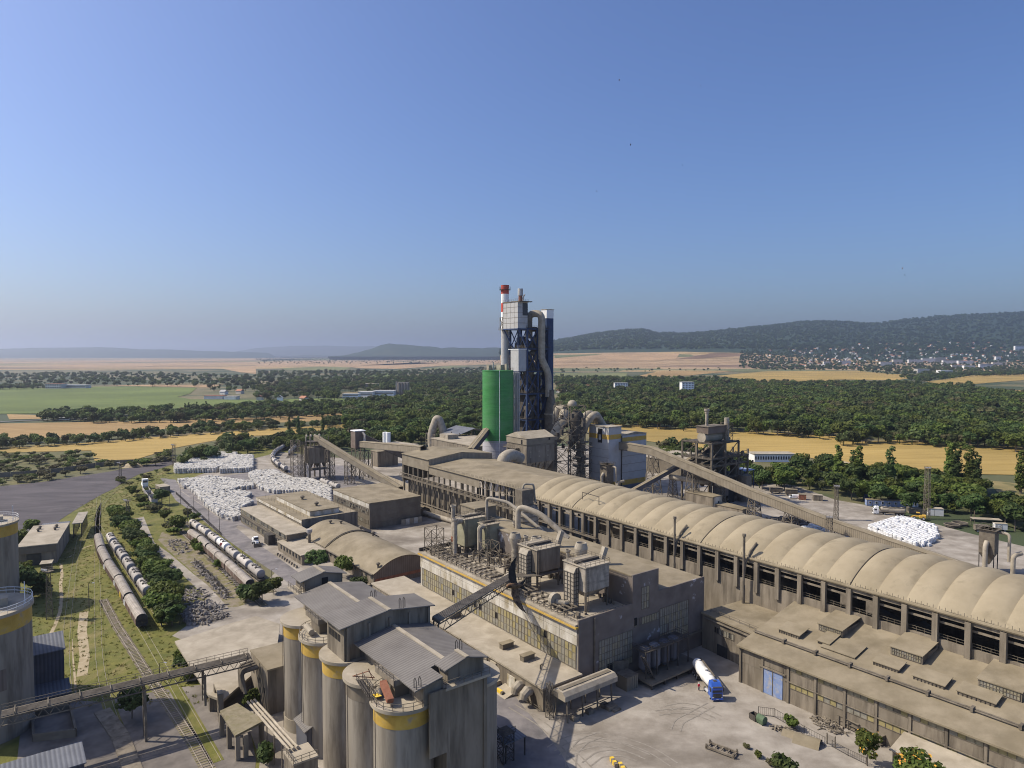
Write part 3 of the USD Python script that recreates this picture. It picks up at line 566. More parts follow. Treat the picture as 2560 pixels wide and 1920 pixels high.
def trestle(T, c, ztop, w0, w1, m='steel_dust', ang=-53, lv=5, th=.28, z0=0.0, d0=None, d1=None):
    """four tapering legs with crossed bracing"""
    f = Fr(c, ang); d0 = w0 if d0 is None else d0; d1 = w1 if d1 is None else d1; cs_ = [(-1, -1), (1, -1), (1, 1), (-1, 1)]
    P = lambda i, t: f.q(cs_[i][0] * (w0 * (1 - t) + w1 * t) / 2, cs_[i][1] * (d0 * (1 - t) + d1 * t) / 2, z0 + (ztop - z0) * t)
    for i in range(4): obj('leg', MB().beam(P(i, 0), P(i, 1), th), m, T)
    b = MB()
    for k in range(lv):
        t0, t1 = k / lv, (k + 1) / lv
        for i in range(4):
            j = (i + 1) % 4; b.beam(P(i, t1), P(j, t1), th * .6)
            b.beam(P(i, t0), P(j, t1), th * .5); b.beam(P(j, t0), P(i, t1), th * .5)
    obj('bracing', b, m, T, kind='stuff')
def panes(T, q0, du, dv, nu, nv, gap=.12, depth=.08, mats=PANES, hole=.02, seed=1, name='pane', n=None):
    """nu x nv panes between q0 and q0+du+dv, each its own piece"""
    r = random.Random(seed); du = np.asarray(du, float); dv = np.asarray(dv, float); n = np.cross(du, dv) if n is None else n; n = n / np.linalg.norm(n); lu, lv_ = np.linalg.norm(du), np.linalg.norm(dv)
    fr_ = MB(); q0 = np.asarray(q0, float)
    for i in range(nu + 1): fr_.beam(q0 + du * i / nu + n * .05, q0 + du * i / nu + dv + n * .05, gap, gap)
    for j in range(nv + 1): fr_.beam(q0 + dv * j / nv + n * .05, q0 + dv * j / nv + du + n * .05, gap, gap)
    obj('window_frame', fr_, 'steel_dust', T)
    for j in range(nv):
        for i in range(nu):
            m = 'black_hole' if r.random() < hole else r.choice(mats); t = r.uniform(-.03, .03)
            a = q0 + du * (i + gap / 2 / lu * nu) / nu + dv * (j + gap / 2 / lv_ * nv) / nv
            eu = du / nu * (1 - gap / lu * nu); ev = dv / nv * (1 - gap / lv_ * nv)
            c = [a, a + eu, a + eu + ev, a + ev]; o = n * (depth + t) * (-1 if m == 'black_hole' else .4)
            obj(name, MB().hexa([p - n * .15 for p in c], [p + o for p in c]), m, T)
def arc(c, r, t0, t1, ax, ay, n=9): return [np.asarray(c, float) + r * (cos(t) * np.asarray(ax, float) + sin(t) * np.asarray(ay, float)) for t in np.linspace(t0, t1, n)]

# ---------------------------------------------------------------- the long arched storage hall
HF = Fr(G(1324, 1242, 21), -54.2); HW = 31.0
T = thing('storage_hall', 'very long arched storage hall with inflated tan roof bays and open column sides', 'hall')
NB = 29; BL = 6.15
def archz(t): return 21.3 + 5.6 * sin(pi * t) ** .82
for k in range(NB):
    P = []
    for i in range(9):
        s_ = i / 8; bul = 1 - (2 * s_ - 1) ** 2; row = []
        for t in np.linspace(0, 1, 25):
            nz = sin(pi * t) ** .5; row.append(HF.q(k * BL + s_ * BL, HW * t - .5 * bul * cos(pi * t) * nz, archz(t) + .75 * bul ** .75 * (.25 + .75 * nz)))
        P.append(row)
    obj('roof_bay', MB().grid(P), 'membrane', T, smooth=50)
for k in (4, 13, 20):
    obj('roof_seam', MB().tube([HF.q(k * BL, HW * t, archz(t) + .12) for t in np.linspace(0, 1, 25)], .13, 6), 'steel_dark', T)
HL = NB * BL
obj('gutter', MB().tube([HF.q(a, -.45, 21.15) for a in (0, HL * .5, HL)], .42, 8), 'dust_roof', T)
obj('eave_beam', MB().box(HF, 0, HL, -.2, .35, 19.9, 21.25), 'concrete', T)
obj('wall_near', MB().box(HF, 37, HL, -.1, .5, 0, 15.2), 'concrete', T)
obj('wall_far', MB().box(HF, 0, HL, HW - .5, HW, 0, 15.5), 'concrete', T)
obj('eave_beam', MB().box(HF, 0, HL, HW - .4, HW + .2, 19.9, 21.25), 'concrete', T)
obj('middle_beam', MB().box(HF, 0, HL, .35, .7, 18.5, 18.95), 'concrete', T)
obj('floor', MB().box(HF, 0, HL, 1, HW - 1, .1, .3), 'dust_roof', T)
for k in range(NB + 1):
    a = min(max(k * BL, .5), HL - .5); zb = 0 if a < 37 else 12.6
    obj('column', MB().box(HF, a - .55, a + .55, -.75, .1 if a > 37 else .55, zb, 20.6), 'concrete', T)
    obj('column', MB().box(HF, a - .5, a + .5, HW - .6, HW + .5, 0, 20.6), 'concrete_dark', T)
    if a < 37 and k: obj('cross_brace', MB().beam(HF.q(a - BL + .6, 0, 5), HF.q(a - .6, 0, 12), .25).beam(HF.q(a - .6, 0.3, 5), HF.q(a - BL + .6, 0.3, 12), .25), 'steel_dust', T)
obj('walkway', MB().box(HF, 0, 38, -1.4, .1, 13.3, 13.6), 'steel_dust', T)
railing(T, [HF.q(0, -1.4, 13.6), HF.q(38, -1.4, 13.6)])
for k in range(6, NB): railing(T, [HF.q(k * BL + .6, .2, 15.2), HF.q((k + 1) * BL - .6, .2, 15.2)], 1.1, 1.5)
sp = MB()
for i in range(150): sp.beam(HF.q(i * 1.18 + .5, -.3, 21.4), HF.q(i * 1.18 + .5, -.3, 22.2), .07)
obj('eave_stakes', sp, 'steel_dark', T, kind='stuff')
pl = MB(); xs = np.linspace(40, HL - 6, 40); P = [[HF.q(a, HW * t, max(.3, (9 + 3 * sin(a * .21) + 2 * sin(a * .53)) * sin(pi * t) ** 1.3)) for t in np.linspace(.04, .96, 13)] for a in xs]
obj('clinker_pile', MB().grid(P), 'concrete_dark', smooth=True, label='grey clinker heap lying inside the long arched hall', category='heap')
for a in (72, 95.5): # tall vent pipes standing against the wall
    t = thing('vent_pipe', ['tall thin vent pipe against the hall wall, nearer the mill', 'tall thin vent pipe against the hall wall, nearer the skylight roof'][a > 80], 'pipe', 'vent pipes on the hall wall')
    obj('pipe', MB().tube([HF.q(a, -1.7, 8.8), HF.q(a, -1.7, 14), HF.q(a, -1.7, 14), HF.q(a, -1.7, 27)], [.42, .42, .32, .32], 10), 'steel_dust', t)
    obj('bend', MB().tube([HF.q(a, -1.7, 16), HF.q(a + .3, -1.2, 20), HF.q(a + .4, .5, 22.8), HF.q(a + .4, 3.2, 24.6)], .28, 8), 'steel_dust', t)
    obj('cap', MB().tube([HF.q(a, -1.7, 27), HF.q(a, -1.7, 27.7)], .5, 10), 'steel_dust', t)
# a bent tube frame lying on the roof
t = thing('roof_frame', 'thin tube frame standing on the arched hall roof', 'frame')
obj('tube', MB().tube([HF.q(27, 2.6, 24.4), HF.q(27, 2.6, 26.9), HF.q(35, 2.9, 26.6), HF.q(35, 2.9, 23.9)], .13, 6), 'steel_dark', t)

# ---------------------------------------------------------------- the gabled shed that continues it
SF = Fr(G(1324, 1229, 23), -53); SW = 36.0; SL = 76.0; s2a = -76.0; s3a = -102.0
T = thing('clinker_shed', 'long shed with low dusty gable roof on tall open columns beyond the arches', 'shed')
for q in gable(SF, s2a, 0, 0, SW, 23, 24.8): obj('roof_slope', q, 'dust_roof', T)
for q in gable(SF, s3a, s2a + .4, 0, SW, 25.8, 27.8): obj('roof_slope', q, 'dust_roof', T)
obj('end_cladding', gwall(SF, s2a + .7, 0, SW, 21.5, 25.6, 27.5), 'clad_tan_B', T)
obj('end_cladding', gwall(SF, s3a + .4, 0, SW, 12, 25.6, 27.5), 'clad_tan_B', T)
obj('end_cladding', gwall(SF, -.2, 0, SW, 20.5, 22.7, 24.5), 'concrete_dark', T)
for a0, a1, z0, z1 in ((s3a, s2a, 20.2, 25.4), (s2a, s2a + 42, 19.0, 22.7)):
    obj('side_cladding', MB().box(SF, a0 + .4, a1, .1, .3, z0, z1), 'clad_tan', T)
    obj('side_cladding', MB().box(SF, a0 + .4, a1, SW - .3, SW - .1, z0 - 6, z1), 'clad_tan', T)
obj('side_cladding', MB().box(SF, s2a + 42, -1, SW - .3, SW - .1, 13, 22.7), 'clad_tan', T)
nC = 22
for i in range(nC):
    a = s3a + 1 + i * (100.0 / (nC - 1))
    obj('column', MB().box(SF, a - .35, a + .35, .4, 1.0, 0, 19 + (3 if a < s2a else 0) + (3.4 if a > s2a + 42 else 0)), 'steel_dust', T)
    obj('bay_wall', MB().box(SF, a + .4, a + 4.4, 3.2, 3.6, 0, 14.5) if i < nC - 2 else MB().box(SF, a + .4, a + 1, 3.2, 3.6, 0, 9), 'concrete_dark', T)
    obj('column', MB().box(SF, a - .4, a + .4, SW - 1.2, SW - .4, 0, 20), 'concrete_dark', T)
obj('base_wall', MB().box(SF, s3a, 0, -.6, .0, 0, 3.6), 'concrete', T)
obj('walkway', MB().box(SF, s3a, 0, -1.6, .3, 14.4, 14.7), 'steel_dust', T)
railing(T, [SF.q(s3a, -1.6, 14.7), SF.q(0, -1.6, 14.7)], 1.2, 2.2)
obj('pipe_run', MB().tube([SF.q(s3a, -.9, 16.4), SF.q(0, -.9, 16.4)], .22, 6), 'steel_dust', T)
obj('pipe_run', MB().tube([SF.q(s3a, -.5, 4.6), SF.q(0, -.5, 4.6)], .3, 6), 'steel_dust', T)
b = MB()
for i in range(16):
    a = s2a + 42 + i * 2.1; b.beam(SF.q(a, .5, 19.4), SF.q(a + 1.05, .5, 22.6), .16).beam(SF.q(a + 1.05, .5, 22.6), SF.q(a + 2.1, .5, 19.4), .16)
b.beam(SF.q(s2a + 42, .5, 19.3), SF.q(-.5, .5, 19.3), .22)
obj('truss', b, 'steel_dust', T)
for a in (s3a + 6, s2a + 3, s2a + 17, s2a + 33): obj('cross_brace', MB().beam(SF.q(a, .2, 5), SF.q(a + 4.4, .2, 14), .22), 'steel_dust', T); obj('cross_brace', MB().beam(SF.q(a + 9.2, .2, 5), SF.q(a + 4.8, .2, 14), .22), 'steel_dust', T)
for b_, z_ in ((.1, 23), (SW - .1, 23)):
    sp = MB()
    for i in range(75): sp.beam(SF.q(s2a + 1 + i, b_, z_), SF.q(s2a + 1 + i, b_, z_ + .95), .07)
    sp.beam(SF.q(s2a + 1, b_, z_ + .95), SF.q(-1, b_, z_ + .95), .05) if b_ > 1 else None
    obj('eave_stakes', sp, 'steel_dark', T, kind='stuff')
obj('floor', MB().box(SF, s3a, -1, 4, SW - 2, .1, .3), 'dust_roof', T)
obj('roof_hatch', MB().box(SF, -9, -6, 28, 30.5, 23.4, 24.2), 'steel_dark', T)

# ---------------------------------------------------------------- cement mill building and its annex
MF = Fr(G(1444, 1546, 17), -53.2); ML = 70.0
T = thing('mill_building', 'big mill building with a white upper band, tall glazed wall and shaded grey end', 'building')
obj('walls', MB().box(MF, -ML, 0, 0, 17, 0, 15.2), 'plaster_white', T)
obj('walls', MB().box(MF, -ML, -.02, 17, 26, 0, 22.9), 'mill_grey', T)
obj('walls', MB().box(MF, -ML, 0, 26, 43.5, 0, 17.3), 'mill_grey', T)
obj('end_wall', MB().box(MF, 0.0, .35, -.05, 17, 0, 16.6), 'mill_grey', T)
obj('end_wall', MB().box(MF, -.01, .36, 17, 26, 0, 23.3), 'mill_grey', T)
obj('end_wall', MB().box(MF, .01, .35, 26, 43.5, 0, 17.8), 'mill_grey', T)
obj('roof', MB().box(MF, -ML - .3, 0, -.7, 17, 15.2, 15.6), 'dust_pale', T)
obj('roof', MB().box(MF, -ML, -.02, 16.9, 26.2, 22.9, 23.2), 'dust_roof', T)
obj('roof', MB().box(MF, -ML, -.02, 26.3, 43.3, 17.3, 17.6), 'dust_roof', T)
obj('cornice', MB().box(MF, -ML - .3, .4, -.9, -.1, 14.75, 15.15), 'ochre', T)
obj('parapet', MB().box(MF, -ML - .3, -ML + .1, -.5, 17, 15.6, 16.6), 'steel_dark', T)
for i in range(12):
    for j in range(2):
        L = ML / 12; r_ = rnd.uniform(.02, .09)
        obj('wall_panel', MB().box(MF, -(i + 1) * L + .06, -i * L - .06, -.12 - r_, .05, 10.9 + j * 1.95, 10.85 + (j + 1) * 1.95 - .06), 'plaster_white', T)
panes(T, MF.q(-ML + 1, -.12, 5.6), MF.q(-.4, 0, 0) - MF.q(-ML + 1, 0, 0), (0, 0, 5.2), 56, 3, .1, seed=3, n=np.array([*-MF.B, 0]))
def endpanes(b0, b1, z0, z1, nu, nv, seed, hole=.03): panes(T, MF.q(.36, b0, z0), MF.q(0, b1, 0) - MF.q(0, b0, 0), (0, 0, z1 - z0), nu, nv, .09, .05, ['pane_tan', 'pane_grey', 'pane_grey'], hole, seed, n=np.array([*MF.A, 0]))
endpanes(6.2, 17, 2.6, 10.4, 13, 5, 5, .02)
endpanes(26.6, 37.2, 4.8, 13.2, 13, 4, 6, .04)
endpanes(17.6, 26.2, 10.9, 12.6, 10, 1, 7, .1)
endpanes(20, 22.6, 14.5, 19.8, 3, 3, 8, 0)
obj('ledge', MB().box(MF, .35, 1.0, 24, 43.5, 3.9, 4.4), 'concrete_dark', T)
obj('downpipe', MB().tube([MF.q(.6, 4.6, 16.2), MF.q(.6, 4.6, 2)], .22, 8), 'steel_dust', T)
obj('doorway', MB().box(MF, .3, .42, 8.6, 10.6, .1, 4.4), 'black_hole', T)
obj('door_leaf', MB().box(Fr(MF.p(.5, 10.8), 12), 0, 3.6, 0, .15, .1, 4.6), 'steel_dust', T)
obj('dark_opening', MB().box(MF, .3, .5, 17.6, 18.4, 11.2, 13), 'black_hole', T)
railing(T, [MF.q(-ML + 1, .3, 15.6), MF.q(-.3, .3, 15.6), MF.q(-.3, 16.6, 15.6)], 1.1, 2.2)
ladder = MB()
T2 = thing('mill_annex', 'low flat roofed annex with pale dusty roof along the glazed mill wall', 'building')
AX = Fr(MF.p(1.4, -10.9), -53.2)
house(T2, AX, -82, 0, 0, 10.6, 0, 5.2, 'concrete', 'dust_pale', .3, .4)
for i, (a, ln) in enumerate(((-20.5, 3.2), (-12.5, 3.2), (-44, 3.4))):
    obj('roof_vent_box', MB().box(AX, a - .7, a + .7, 4.0, 4.0 + ln, 5.2, 6.4), 'concrete_dark', T2); obj('roof_vent_lid', MB().box(AX, a - .85, a + .85, 3.85, 4.15 + ln, 6.4, 6.55), 'dust_roof', T2)
obj('gooseneck', MB().tube([AX.q(-7, 5, 5.2), AX.q(-7, 5, 6.1), AX.q(-6.7, 5.2, 6.4), AX.q(-6.4, 5.4, 6.2)], .18, 8), 'steel_dust', T2)
for a in (-21.5, -17.8):
    obj('dock_door_frame', MB().box(AX, a - 1.1, a + 1.1, -.35, 0, 1.0, 4.3), 'dust_pale', T2); obj('dock_door', MB().box(AX, a - .8, a + .8, -.42, -.3, 1.0, 4.0), 'concrete_dark', T2)
for a in (-11, -34, -40, -48): obj('wall_panel', MB().box(AX, a - 1.5, a + 1.5, -.2, .05, .1, 3.6), 'plaster_white', T2)
obj('loading_dock', MB().box(AX, -24, -15, -2.2, 0, 0, 1.0), 'dust_pale', T2)
obj('dock_ramp', MB().hexa([AX.q(-13.5, -3.4, .02), AX.q(-9, -3.4, .02), AX.q(-9, 0, .02), AX.q(-13.5, 0, .02)], [AX.q(-13.5, -3.4, .1), AX.q(-9, -3.4, .1), AX.q(-9, 0, 1.0), AX.q(-13.5, 0, 1.0)]), 'dust_pale', T2)
for a in (-7.2, -4.2): obj('vent_hood', MB().tube([AX.q(a, 0, 3), AX.q(a, -.9, 3.2), AX.q(a, -1.8, 2.6), AX.q(a, -2.1, 1.7)], [1.0, 1.1, 1.0, .8], 10), 'duct_dust', T2)
# ---------------------------------------------------------------- dust filters and stacks on the mill roof
ZR = 15.6
def bagfilter(a, b, w, d, zb, zt, label, skin='duct_dust', cage=True):
    T = thing('dust_filter', label, 'dust filter', 'dust filters on the mill roof')
    obj('casing', MB().box(MF, a - d, a, b, b + w, zb, zt), skin, T)
    obj('top_deck', MB().box(MF, a - d - .25, a + .25, b - .25, b + w + .25, zt, zt + .2), 'dust_pale', T)
    hp = [MF.q(a - d, b, zb), MF.q(a, b, zb), MF.q(a, b + w, zb), MF.q(a - d, b + w, zb)]; c = MF.q(a - d / 2, b + w / 2, zb - 2.4)
    obj('hopper', MB().hexa([c + (p - c) * [.25, .25, 0] for p in hp], hp), skin, T)
    for x in (a - d + .3, a - .3):
        for y in (b + .3, b + w - .3): obj('leg', MB().box(MF, x - .18, x + .18, y - .18, y + .18, ZR, zb + .02), 'steel_dust', T)
    railing(T, [MF.q(a - d, b, zt + .2), MF.q(a, b, zt + .2), MF.q(a, b + w, zt + .2), MF.q(a - d, b + w, zt + .2)], 1.0, 1.6, closed=True)
    obj('valve_row', MB().box(MF, a - d * .56, a - d * .42, b + .2, b + w - .2, zt + .2, zt + .75), 'steel_dark', T)
    L = MB(); p = MF.q(a + .35, b + .15, ZR); q_ = MF.q(a + .35, b + .75, ZR)
    L.beam(p, [p[0], p[1], zt + 1], .07).beam(q_, [q_[0], q_[1], zt + 1], .07)
    for i in range(int((zt - ZR) / .5)): L.beam(p + [0, 0, i * .5 + .3], q_ + [0, 0, i * .5 + .3], .05)
    obj('ladder', L, 'steel_dust', T)
    if cage:   # slab shaped riser duct with stiffener grid, cut at its top corner
        x0, x1 = a - d * .74, a - d * .3; r = MB(); o = [(b - 1.5, ZR + .6), (b, ZR + .6), (b, zt - .3), (b - .9, zt - .3), (b - 1.5, zt - 1.4)]
        A_ = [MF.q(x1, y, z) for y, z in o]; B_ = [MF.q(x0, y, z) for y, z in o]
        r.add(A_ + B_, [[0, 1, 2], [0, 2, 3], [0, 3, 4], [7, 6, 5], [8, 7, 5], [9, 8, 5]] + sum([[[i, i + 5, (i + 1) % 5 + 5], [i, (i + 1) % 5 + 5, (i + 1) % 5]] for i in range(5)], []))
        obj('riser_duct', r, 'duct_dust', T); st = MB()
        for i in range(9): z = ZR + 1 + i * (zt - ZR - 2.6) / 8; st.beam(MF.q(x0 - .05, b - 1.55, z), MF.q(x1 + .05, b - 1.55, z), .1).beam(MF.q(x1 + .05, b - 1.5, z), MF.q(x1 + .05, b, z), .1)
        for i in range(4): x = x0 + i * (x1 - x0) / 3; st.beam(MF.q(x, b - 1.56, ZR + .6), MF.q(x, b - 1.56, zt - 1.5), .1)
        for i in range(3): y = b - 1.5 + i * .7; st.beam(MF.q(x1 + .06, y, ZR + .6), MF.q(x1 + .06, y, zt - 1.2 + min(i, 1) * .9), .1)
        obj('duct_stiffeners', st, 'steel_dark', T)
        obj('fan_casing', MB().tube([MF.q(x0 - 1.6, b - 3.6, ZR + 1.9), MF.q(x0 - .5, b - 3.6, ZR + 1.9)], 1.6, 16), 'duct_dust', T)
        obj('inlet_pipe', MB().tube([MF.q(x0 - .5, b - 3.6, ZR + 1.6), MF.q(x0 + 1.2, b - 2.4, ZR + 1.4), MF.q(x0 + 1.4, b - 1.4, ZR + 1.4)], .62, 12), 'duct_dust', T)
    return T
mat('filter_streak', (.22, .19, .15), (.40, .35, .28), scale=1.1, detail=8, stretch=(1, 1, .25), c3=(.15, .13, .1), s3=.6, lo3=.5, hi3=.7, st3=(.3, .3, 1.4))
bagfilter(-4.2, 6.2, 7.6, 7.6, 20.2, 25.8, 'streaky boxy dust filter on the mill roof, nearest the tall grey tower wall', 'filter_streak')
bagfilter(-21.9, 6.2, 7.6, 7.6, 20.2, 25.8, 'smooth boxy dust filter on the mill roof, just behind the flying bird', 'concrete')
mat('filter_green', (.23, .215, .14), (.3, .28, .19), scale=.6)
bagfilter(-54.0, 13.0, 4.6, 4.2, 17.6, 24.6, 'narrow greenish filter on the mill roof with a flat bent side duct', 'filter_green', False)
bagfilter(-60.0, 9.4, 7.4, 5.0, 17.6, 25.6, 'greenish filter with a round arched duct beside the tall roof stack', 'filter_green', False)
def bent(T, pts, r, m='duct_dust', n=12, name='duct', k=5, bev=1.2):
    """a pipe through points with rounded corners"""
    pts = [np.asarray(p, float) for p in pts]; out = [pts[0]]
    for i in range(1, len(pts) - 1):
        d0, d1 = pts[i - 1] - pts[i], pts[i + 1] - pts[i]; e = min(bev * r * 2, np.linalg.norm(d0) * .45, np.linalg.norm(d1) * .45)
        p, q_ = pts[i] + d0 / np.linalg.norm(d0) * e, pts[i] + d1 / np.linalg.norm(d1) * e
        out += [(1 - t) ** 2 * p + 2 * t * (1 - t) * pts[i] + t * t * q_ for t in np.linspace(0, 1, k)]
    out.append(pts[-1]); return obj(name, MB().tube(out, r, n), m, T, smooth=35)
t = thing('filter_duct', 'flat rust stained duct arching over to the greenish filter', 'duct')
bent(t, [MF.q(-61.5, 6.6, ZR), MF.q(-61.5, 6.6, 25.2), MF.q(-61.5, 10, 25.2)], .9, bev=1.6); obj('rust_band', MB().tube([MF.q(-61.5, 6.6, 19.5), MF.q(-61.5, 6.6, 21)], .95, 12), 'rust', t)
t = thing('filter_duct', 'slim square topped duct leaning on the narrow greenish filter', 'duct')
bent(t, [MF.q(-55.2, 11.4, ZR), MF.q(-55.2, 11.4, 24.2), MF.q(-55.2, 13.4, 24.2)], .75, n=8)
def stack(a, b, z1, r, label, m='duct_dust', cap='ring', z0=ZR):
    T = thing('roof_stack', label, 'stack', 'stacks on the mill roof'); x, y = MF.p(a, b)
    obj('pipe', MB().cyl(x, y, z0, z1, r), m, T, smooth=40)
    for k in range(3): obj('flange', MB().cyl(x, y, z0 + (z1 - z0) * (.25 + .25 * k), z0 + (z1 - z0) * (.25 + .25 * k) + .14, r + .09), m, T)
    if cap == 'ring': obj('cap', MB().lathe(x, y, [(r, z1 - .1), (r * 1.45, z1 + .25), (r * 1.45, z1 + .7), (r * 1.15, z1 + .7), (r * 1.1, z1 + .1), (.01, z1 + .1)]), m, T)
    elif cap == 'cone': obj('cap', MB().lathe(x, y, [(r, z1 - .1), (r * 1.75, z1 + 2.6), (r * 1.75, z1 + 3.0), (r * 1.35, z1 + 4.2), (r * 1.1, z1 + 4.2), (r, z1 + 2), (.01, z1 + 2)]), m, T, smooth=40)
    return T
stack(-58.2, 4.8, 26.4, .62, 'tallest thin grey stack at the front edge of the mill roof')
stack(-66, 9, 28.4, .62, 'tall thin stack behind the tallest one on the mill roof')
stack(-52, 22, 24.0, .55, 'short capped stack between the greenish filters', z0=23.2)
stack(-42, 14.5, 20.6, .95, 'wide funnel topped vent beside the narrow greenish filter', cap='cone')
stack(-32.5, 14.5, 21.6, .95, 'wide funnel topped vent with a rusty foot', cap='cone')
stack(-14.5, 14.3, 24.0, .95, 'wide funnel topped vent behind the streaky filter', cap='cone')
stack(-36.5, 14, 24.6, .5, 'thin capped stack between two funnel vents')
T = stack(-17.5, 12.6, 25.4, .48, 'thin capped stack with red lower pipe by the streaky filter'); x, y = MF.p(-17.5, 12.6); obj('red_pipe', MB().cyl(x, y, 17, 22.6, .52), 'rust', T)
for a, b, lab in ((-28.5, 19, 'leaning square chute on the smooth filter'), (-10.5, 17.6, 'leaning square chute behind the streaky filter')):
    t = thing('roof_chute', lab, 'chute'); obj('chute', MB().beam(MF.q(a, b - 1, 22.5), MF.q(a + .3, b + .8, 27.4), 1.3, 1.1), 'duct_dust', t); obj('chute_foot', MB().cyl(*MF.p(a, b - 1), 20, 23, .9), 'duct_dust', t)
t = thing('elbow_duct', 'thick dusty duct bending over above the narrow greenish filter', 'duct'); bent(t, [MF.q(-50.5, 22, 23), MF.q(-50.5, 22, 30), MF.q(-44, 25.5, 28.2), MF.q(-36, 29, 22)], .85, bev=1.5)
t = thing('elbow_duct', 'slim dusty duct arching up to the round drum', 'duct'); bent(t, [MF.q(-64, 20, 23), MF.q(-64, 20, 30.4), MF.q(-58, 24, 29.4), MF.q(-38, 30, 18)], .5, bev=1.5)
t = thing('elbow_duct', 'short grey elbow beside the roof plant box', 'duct'); bent(t, [MF.q(-66, 14, ZR), MF.q(-66, 14, 25.4), MF.q(-63.5, 16.5, 25.4)], .8, bev=1.5)
t = thing('roof_plant_room', 'box shaped plant room with ribbed walls at the far end of the mill roof', 'plant room')
house(t, MF, -74, -66, 17, 25, ZR, 27.0, 'clad_tan', 'dust_roof', .3, .3)
t = thing('round_bin', 'round ringed bin with a square hopper box on top, before the gabled shed', 'bin'); x, y = MF.p(-66, 37)
obj('drum', MB().cyl(x, y, 6, 24.5, 4.2, n=28), 'duct_dust', t, smooth=40)
for z in (19, 20.6, 22.2, 23.8): obj('hoop', MB().cyl(x, y, z, z + .2, 4.32, n=28), 'steel_dust', t)
obj('hopper_box', MB().box(Fr((x, y), -53.2), -2.6, 1.2, -2.4, 2.4, 25.2, 30.6), 'steel_dust', t); railing(t, [(x + 4.1 * cos(q), y + 4.1 * sin(q), 24.5) for q in np.linspace(0, 2 * pi, 12)], 1.1, 2)
bent(t, [(x - 1, y + 1, 30.6), (x - .5, y + 1, 32.2), (x + 2.6, y + 1.6, 32), (x + 3.2, y + 1.6, 26)], .35)
for i, a in enumerate(np.linspace(-66, -8, 9)):
    lab = ['far corner', 'tall stack', 'slim duct', 'greenish filters', 'pipe bridge', 'bird', 'smooth filter', 'two big filters', 'near corner'][i]
    t = thing('pipe_rack', f'low steel rack of parallel beams on the mill roof edge beside the {lab}', 'rack', 'steel racks along the mill roof edge')
    for k in range(3): obj('post', MB().box(MF, a - 2.6 + k * 2.4, a - 2.3 + k * 2.4, .9, 1.2, ZR, 16.7), 'steel_dust', t); obj('cross_beam', MB().box(MF, a - 2.6 + k * 2.4, a - 2.3 + k * 2.4, .9, 5.2, 16.5, 16.85), 'steel_dust', t)
    for k in range(3): obj('long_beam', MB().box(MF, a - 2.9, a + 2.9, 1.3 + k * 1.6, 1.55 + k * 1.6, 16.85, 17.1), 'steel_dust', t)
# scaffold frames standing among the filters
for a, b, h, lab in ((-68, 3.5, 7, 'open steel frame at the far left corner of the mill roof'), (-62, 2.4, 5, 'lower steel frame next to the tallest stack'), (-47.5, 9.5, 6.2, 'tall open steel frame between narrow filter and pipe bridge')):
    t = thing('steel_gantry', lab, 'gantry'); trestle(t, MF.p(a, b), ZR + h, 4.2, 4.2, lv=2, th=.2, z0=ZR, ang=-53.2)
rr = random.Random(5)
cl = MB()
for _ in range(150):
    a, b = rr.uniform(-64, -32), rr.uniform(6, 16.2); h = rr.uniform(.4, 2.6); w_ = rr.uniform(.25, .9)
    if rr.random() < .5: cl.box(MF, a, a + w_, b, b + w_, ZR, ZR + h)
    else:
        p = MF.q(a, b, ZR + rr.uniform(.3, 2.5)); cl.tube([p, p + [rr.uniform(-3, 3), rr.uniform(-3, 3), 0]], rr.uniform(.06, .2), 6)
for _ in range(60):
    a, b = rr.uniform(-31, -2), rr.choice([rr.uniform(1.5, 5.5), rr.uniform(14.2, 16.5)]); cl.box(MF, a, a + rr.uniform(.2, .8), b, b + rr.uniform(.2, .7), ZR, ZR + rr.uniform(.3, 1.6))
obj('roof_pipework', cl, 'steel_dust', label='tangle of small pipes, valves and boxes across the mill roof', category='pipework', kind='stuff')

# ---------------------------------------------------------------- yard side of the mill: silo stand, dock, container, wagon shaped hopper
YF = Fr(MF.p(.4, 0), -53.2)
t = thing('small_silo_stand', 'row of four small blue grey silos on a shaded dock against the mill end wall', 'silo stand')
for i in range(4):
    x, y = YF.p(4.0, 16.8 + i * 3.3); obj('silo', MB().lathe(x, y, [(.01, 1.9), (.5, 2), (1.35, 3.0), (1.4, 3.1), (1.4, 7.4), (.9, 7.8), (.01, 7.9)]), 'clad_dark' if i != 1 else 'clad_blue_roof', t, smooth=35)
obj('dock', MB().box(YF, 2, 8.6, 14, 32, 1.1, 1.5), 'concrete_dark', t)
for i in range(5):
    for a in (2.6, 8.2): obj('dock_leg', MB().box(YF, a - .2, a + .2, 14.4 + i * 4.3, 14.8 + i * 4.3, 0, 1.1), 'steel_dark', t)
obj('platform', MB().box(YF, 1.8, 6, 15, 30, 7.3, 7.5), 'steel_dark', t); railing(t, [YF.q(1.8, 15, 7.5), YF.q(6, 15, 7.5), YF.q(6, 30, 7.5), YF.q(1.8, 30, 7.5)], 1.1, 2, 'steel_dark')
for i in range(5): obj('post', MB().box(YF, 5.8, 6.05, 15 + i * 3.7, 15.25 + i * 3.7, 1.5, 7.3), 'steel_dark', t)
st = MB(); a0, a1 = YF.q(6.2, 14.4, 1.5), YF.q(6.2, 11.4, 7.4)
for o in (0, 1.0): st.beam(YF.q(6.2 + o, 16.6, 1.5), YF.q(6.2 + o, 13.2, 7.4), .12, .3)
for i in range(12): st.beam(YF.q(6.2, 16.6 - i * .28, 1.7 + i * .49), YF.q(7.2, 16.6 - i * .28, 1.7 + i * .49), .3, .06)
obj('stair', st, 'steel_dark', t)
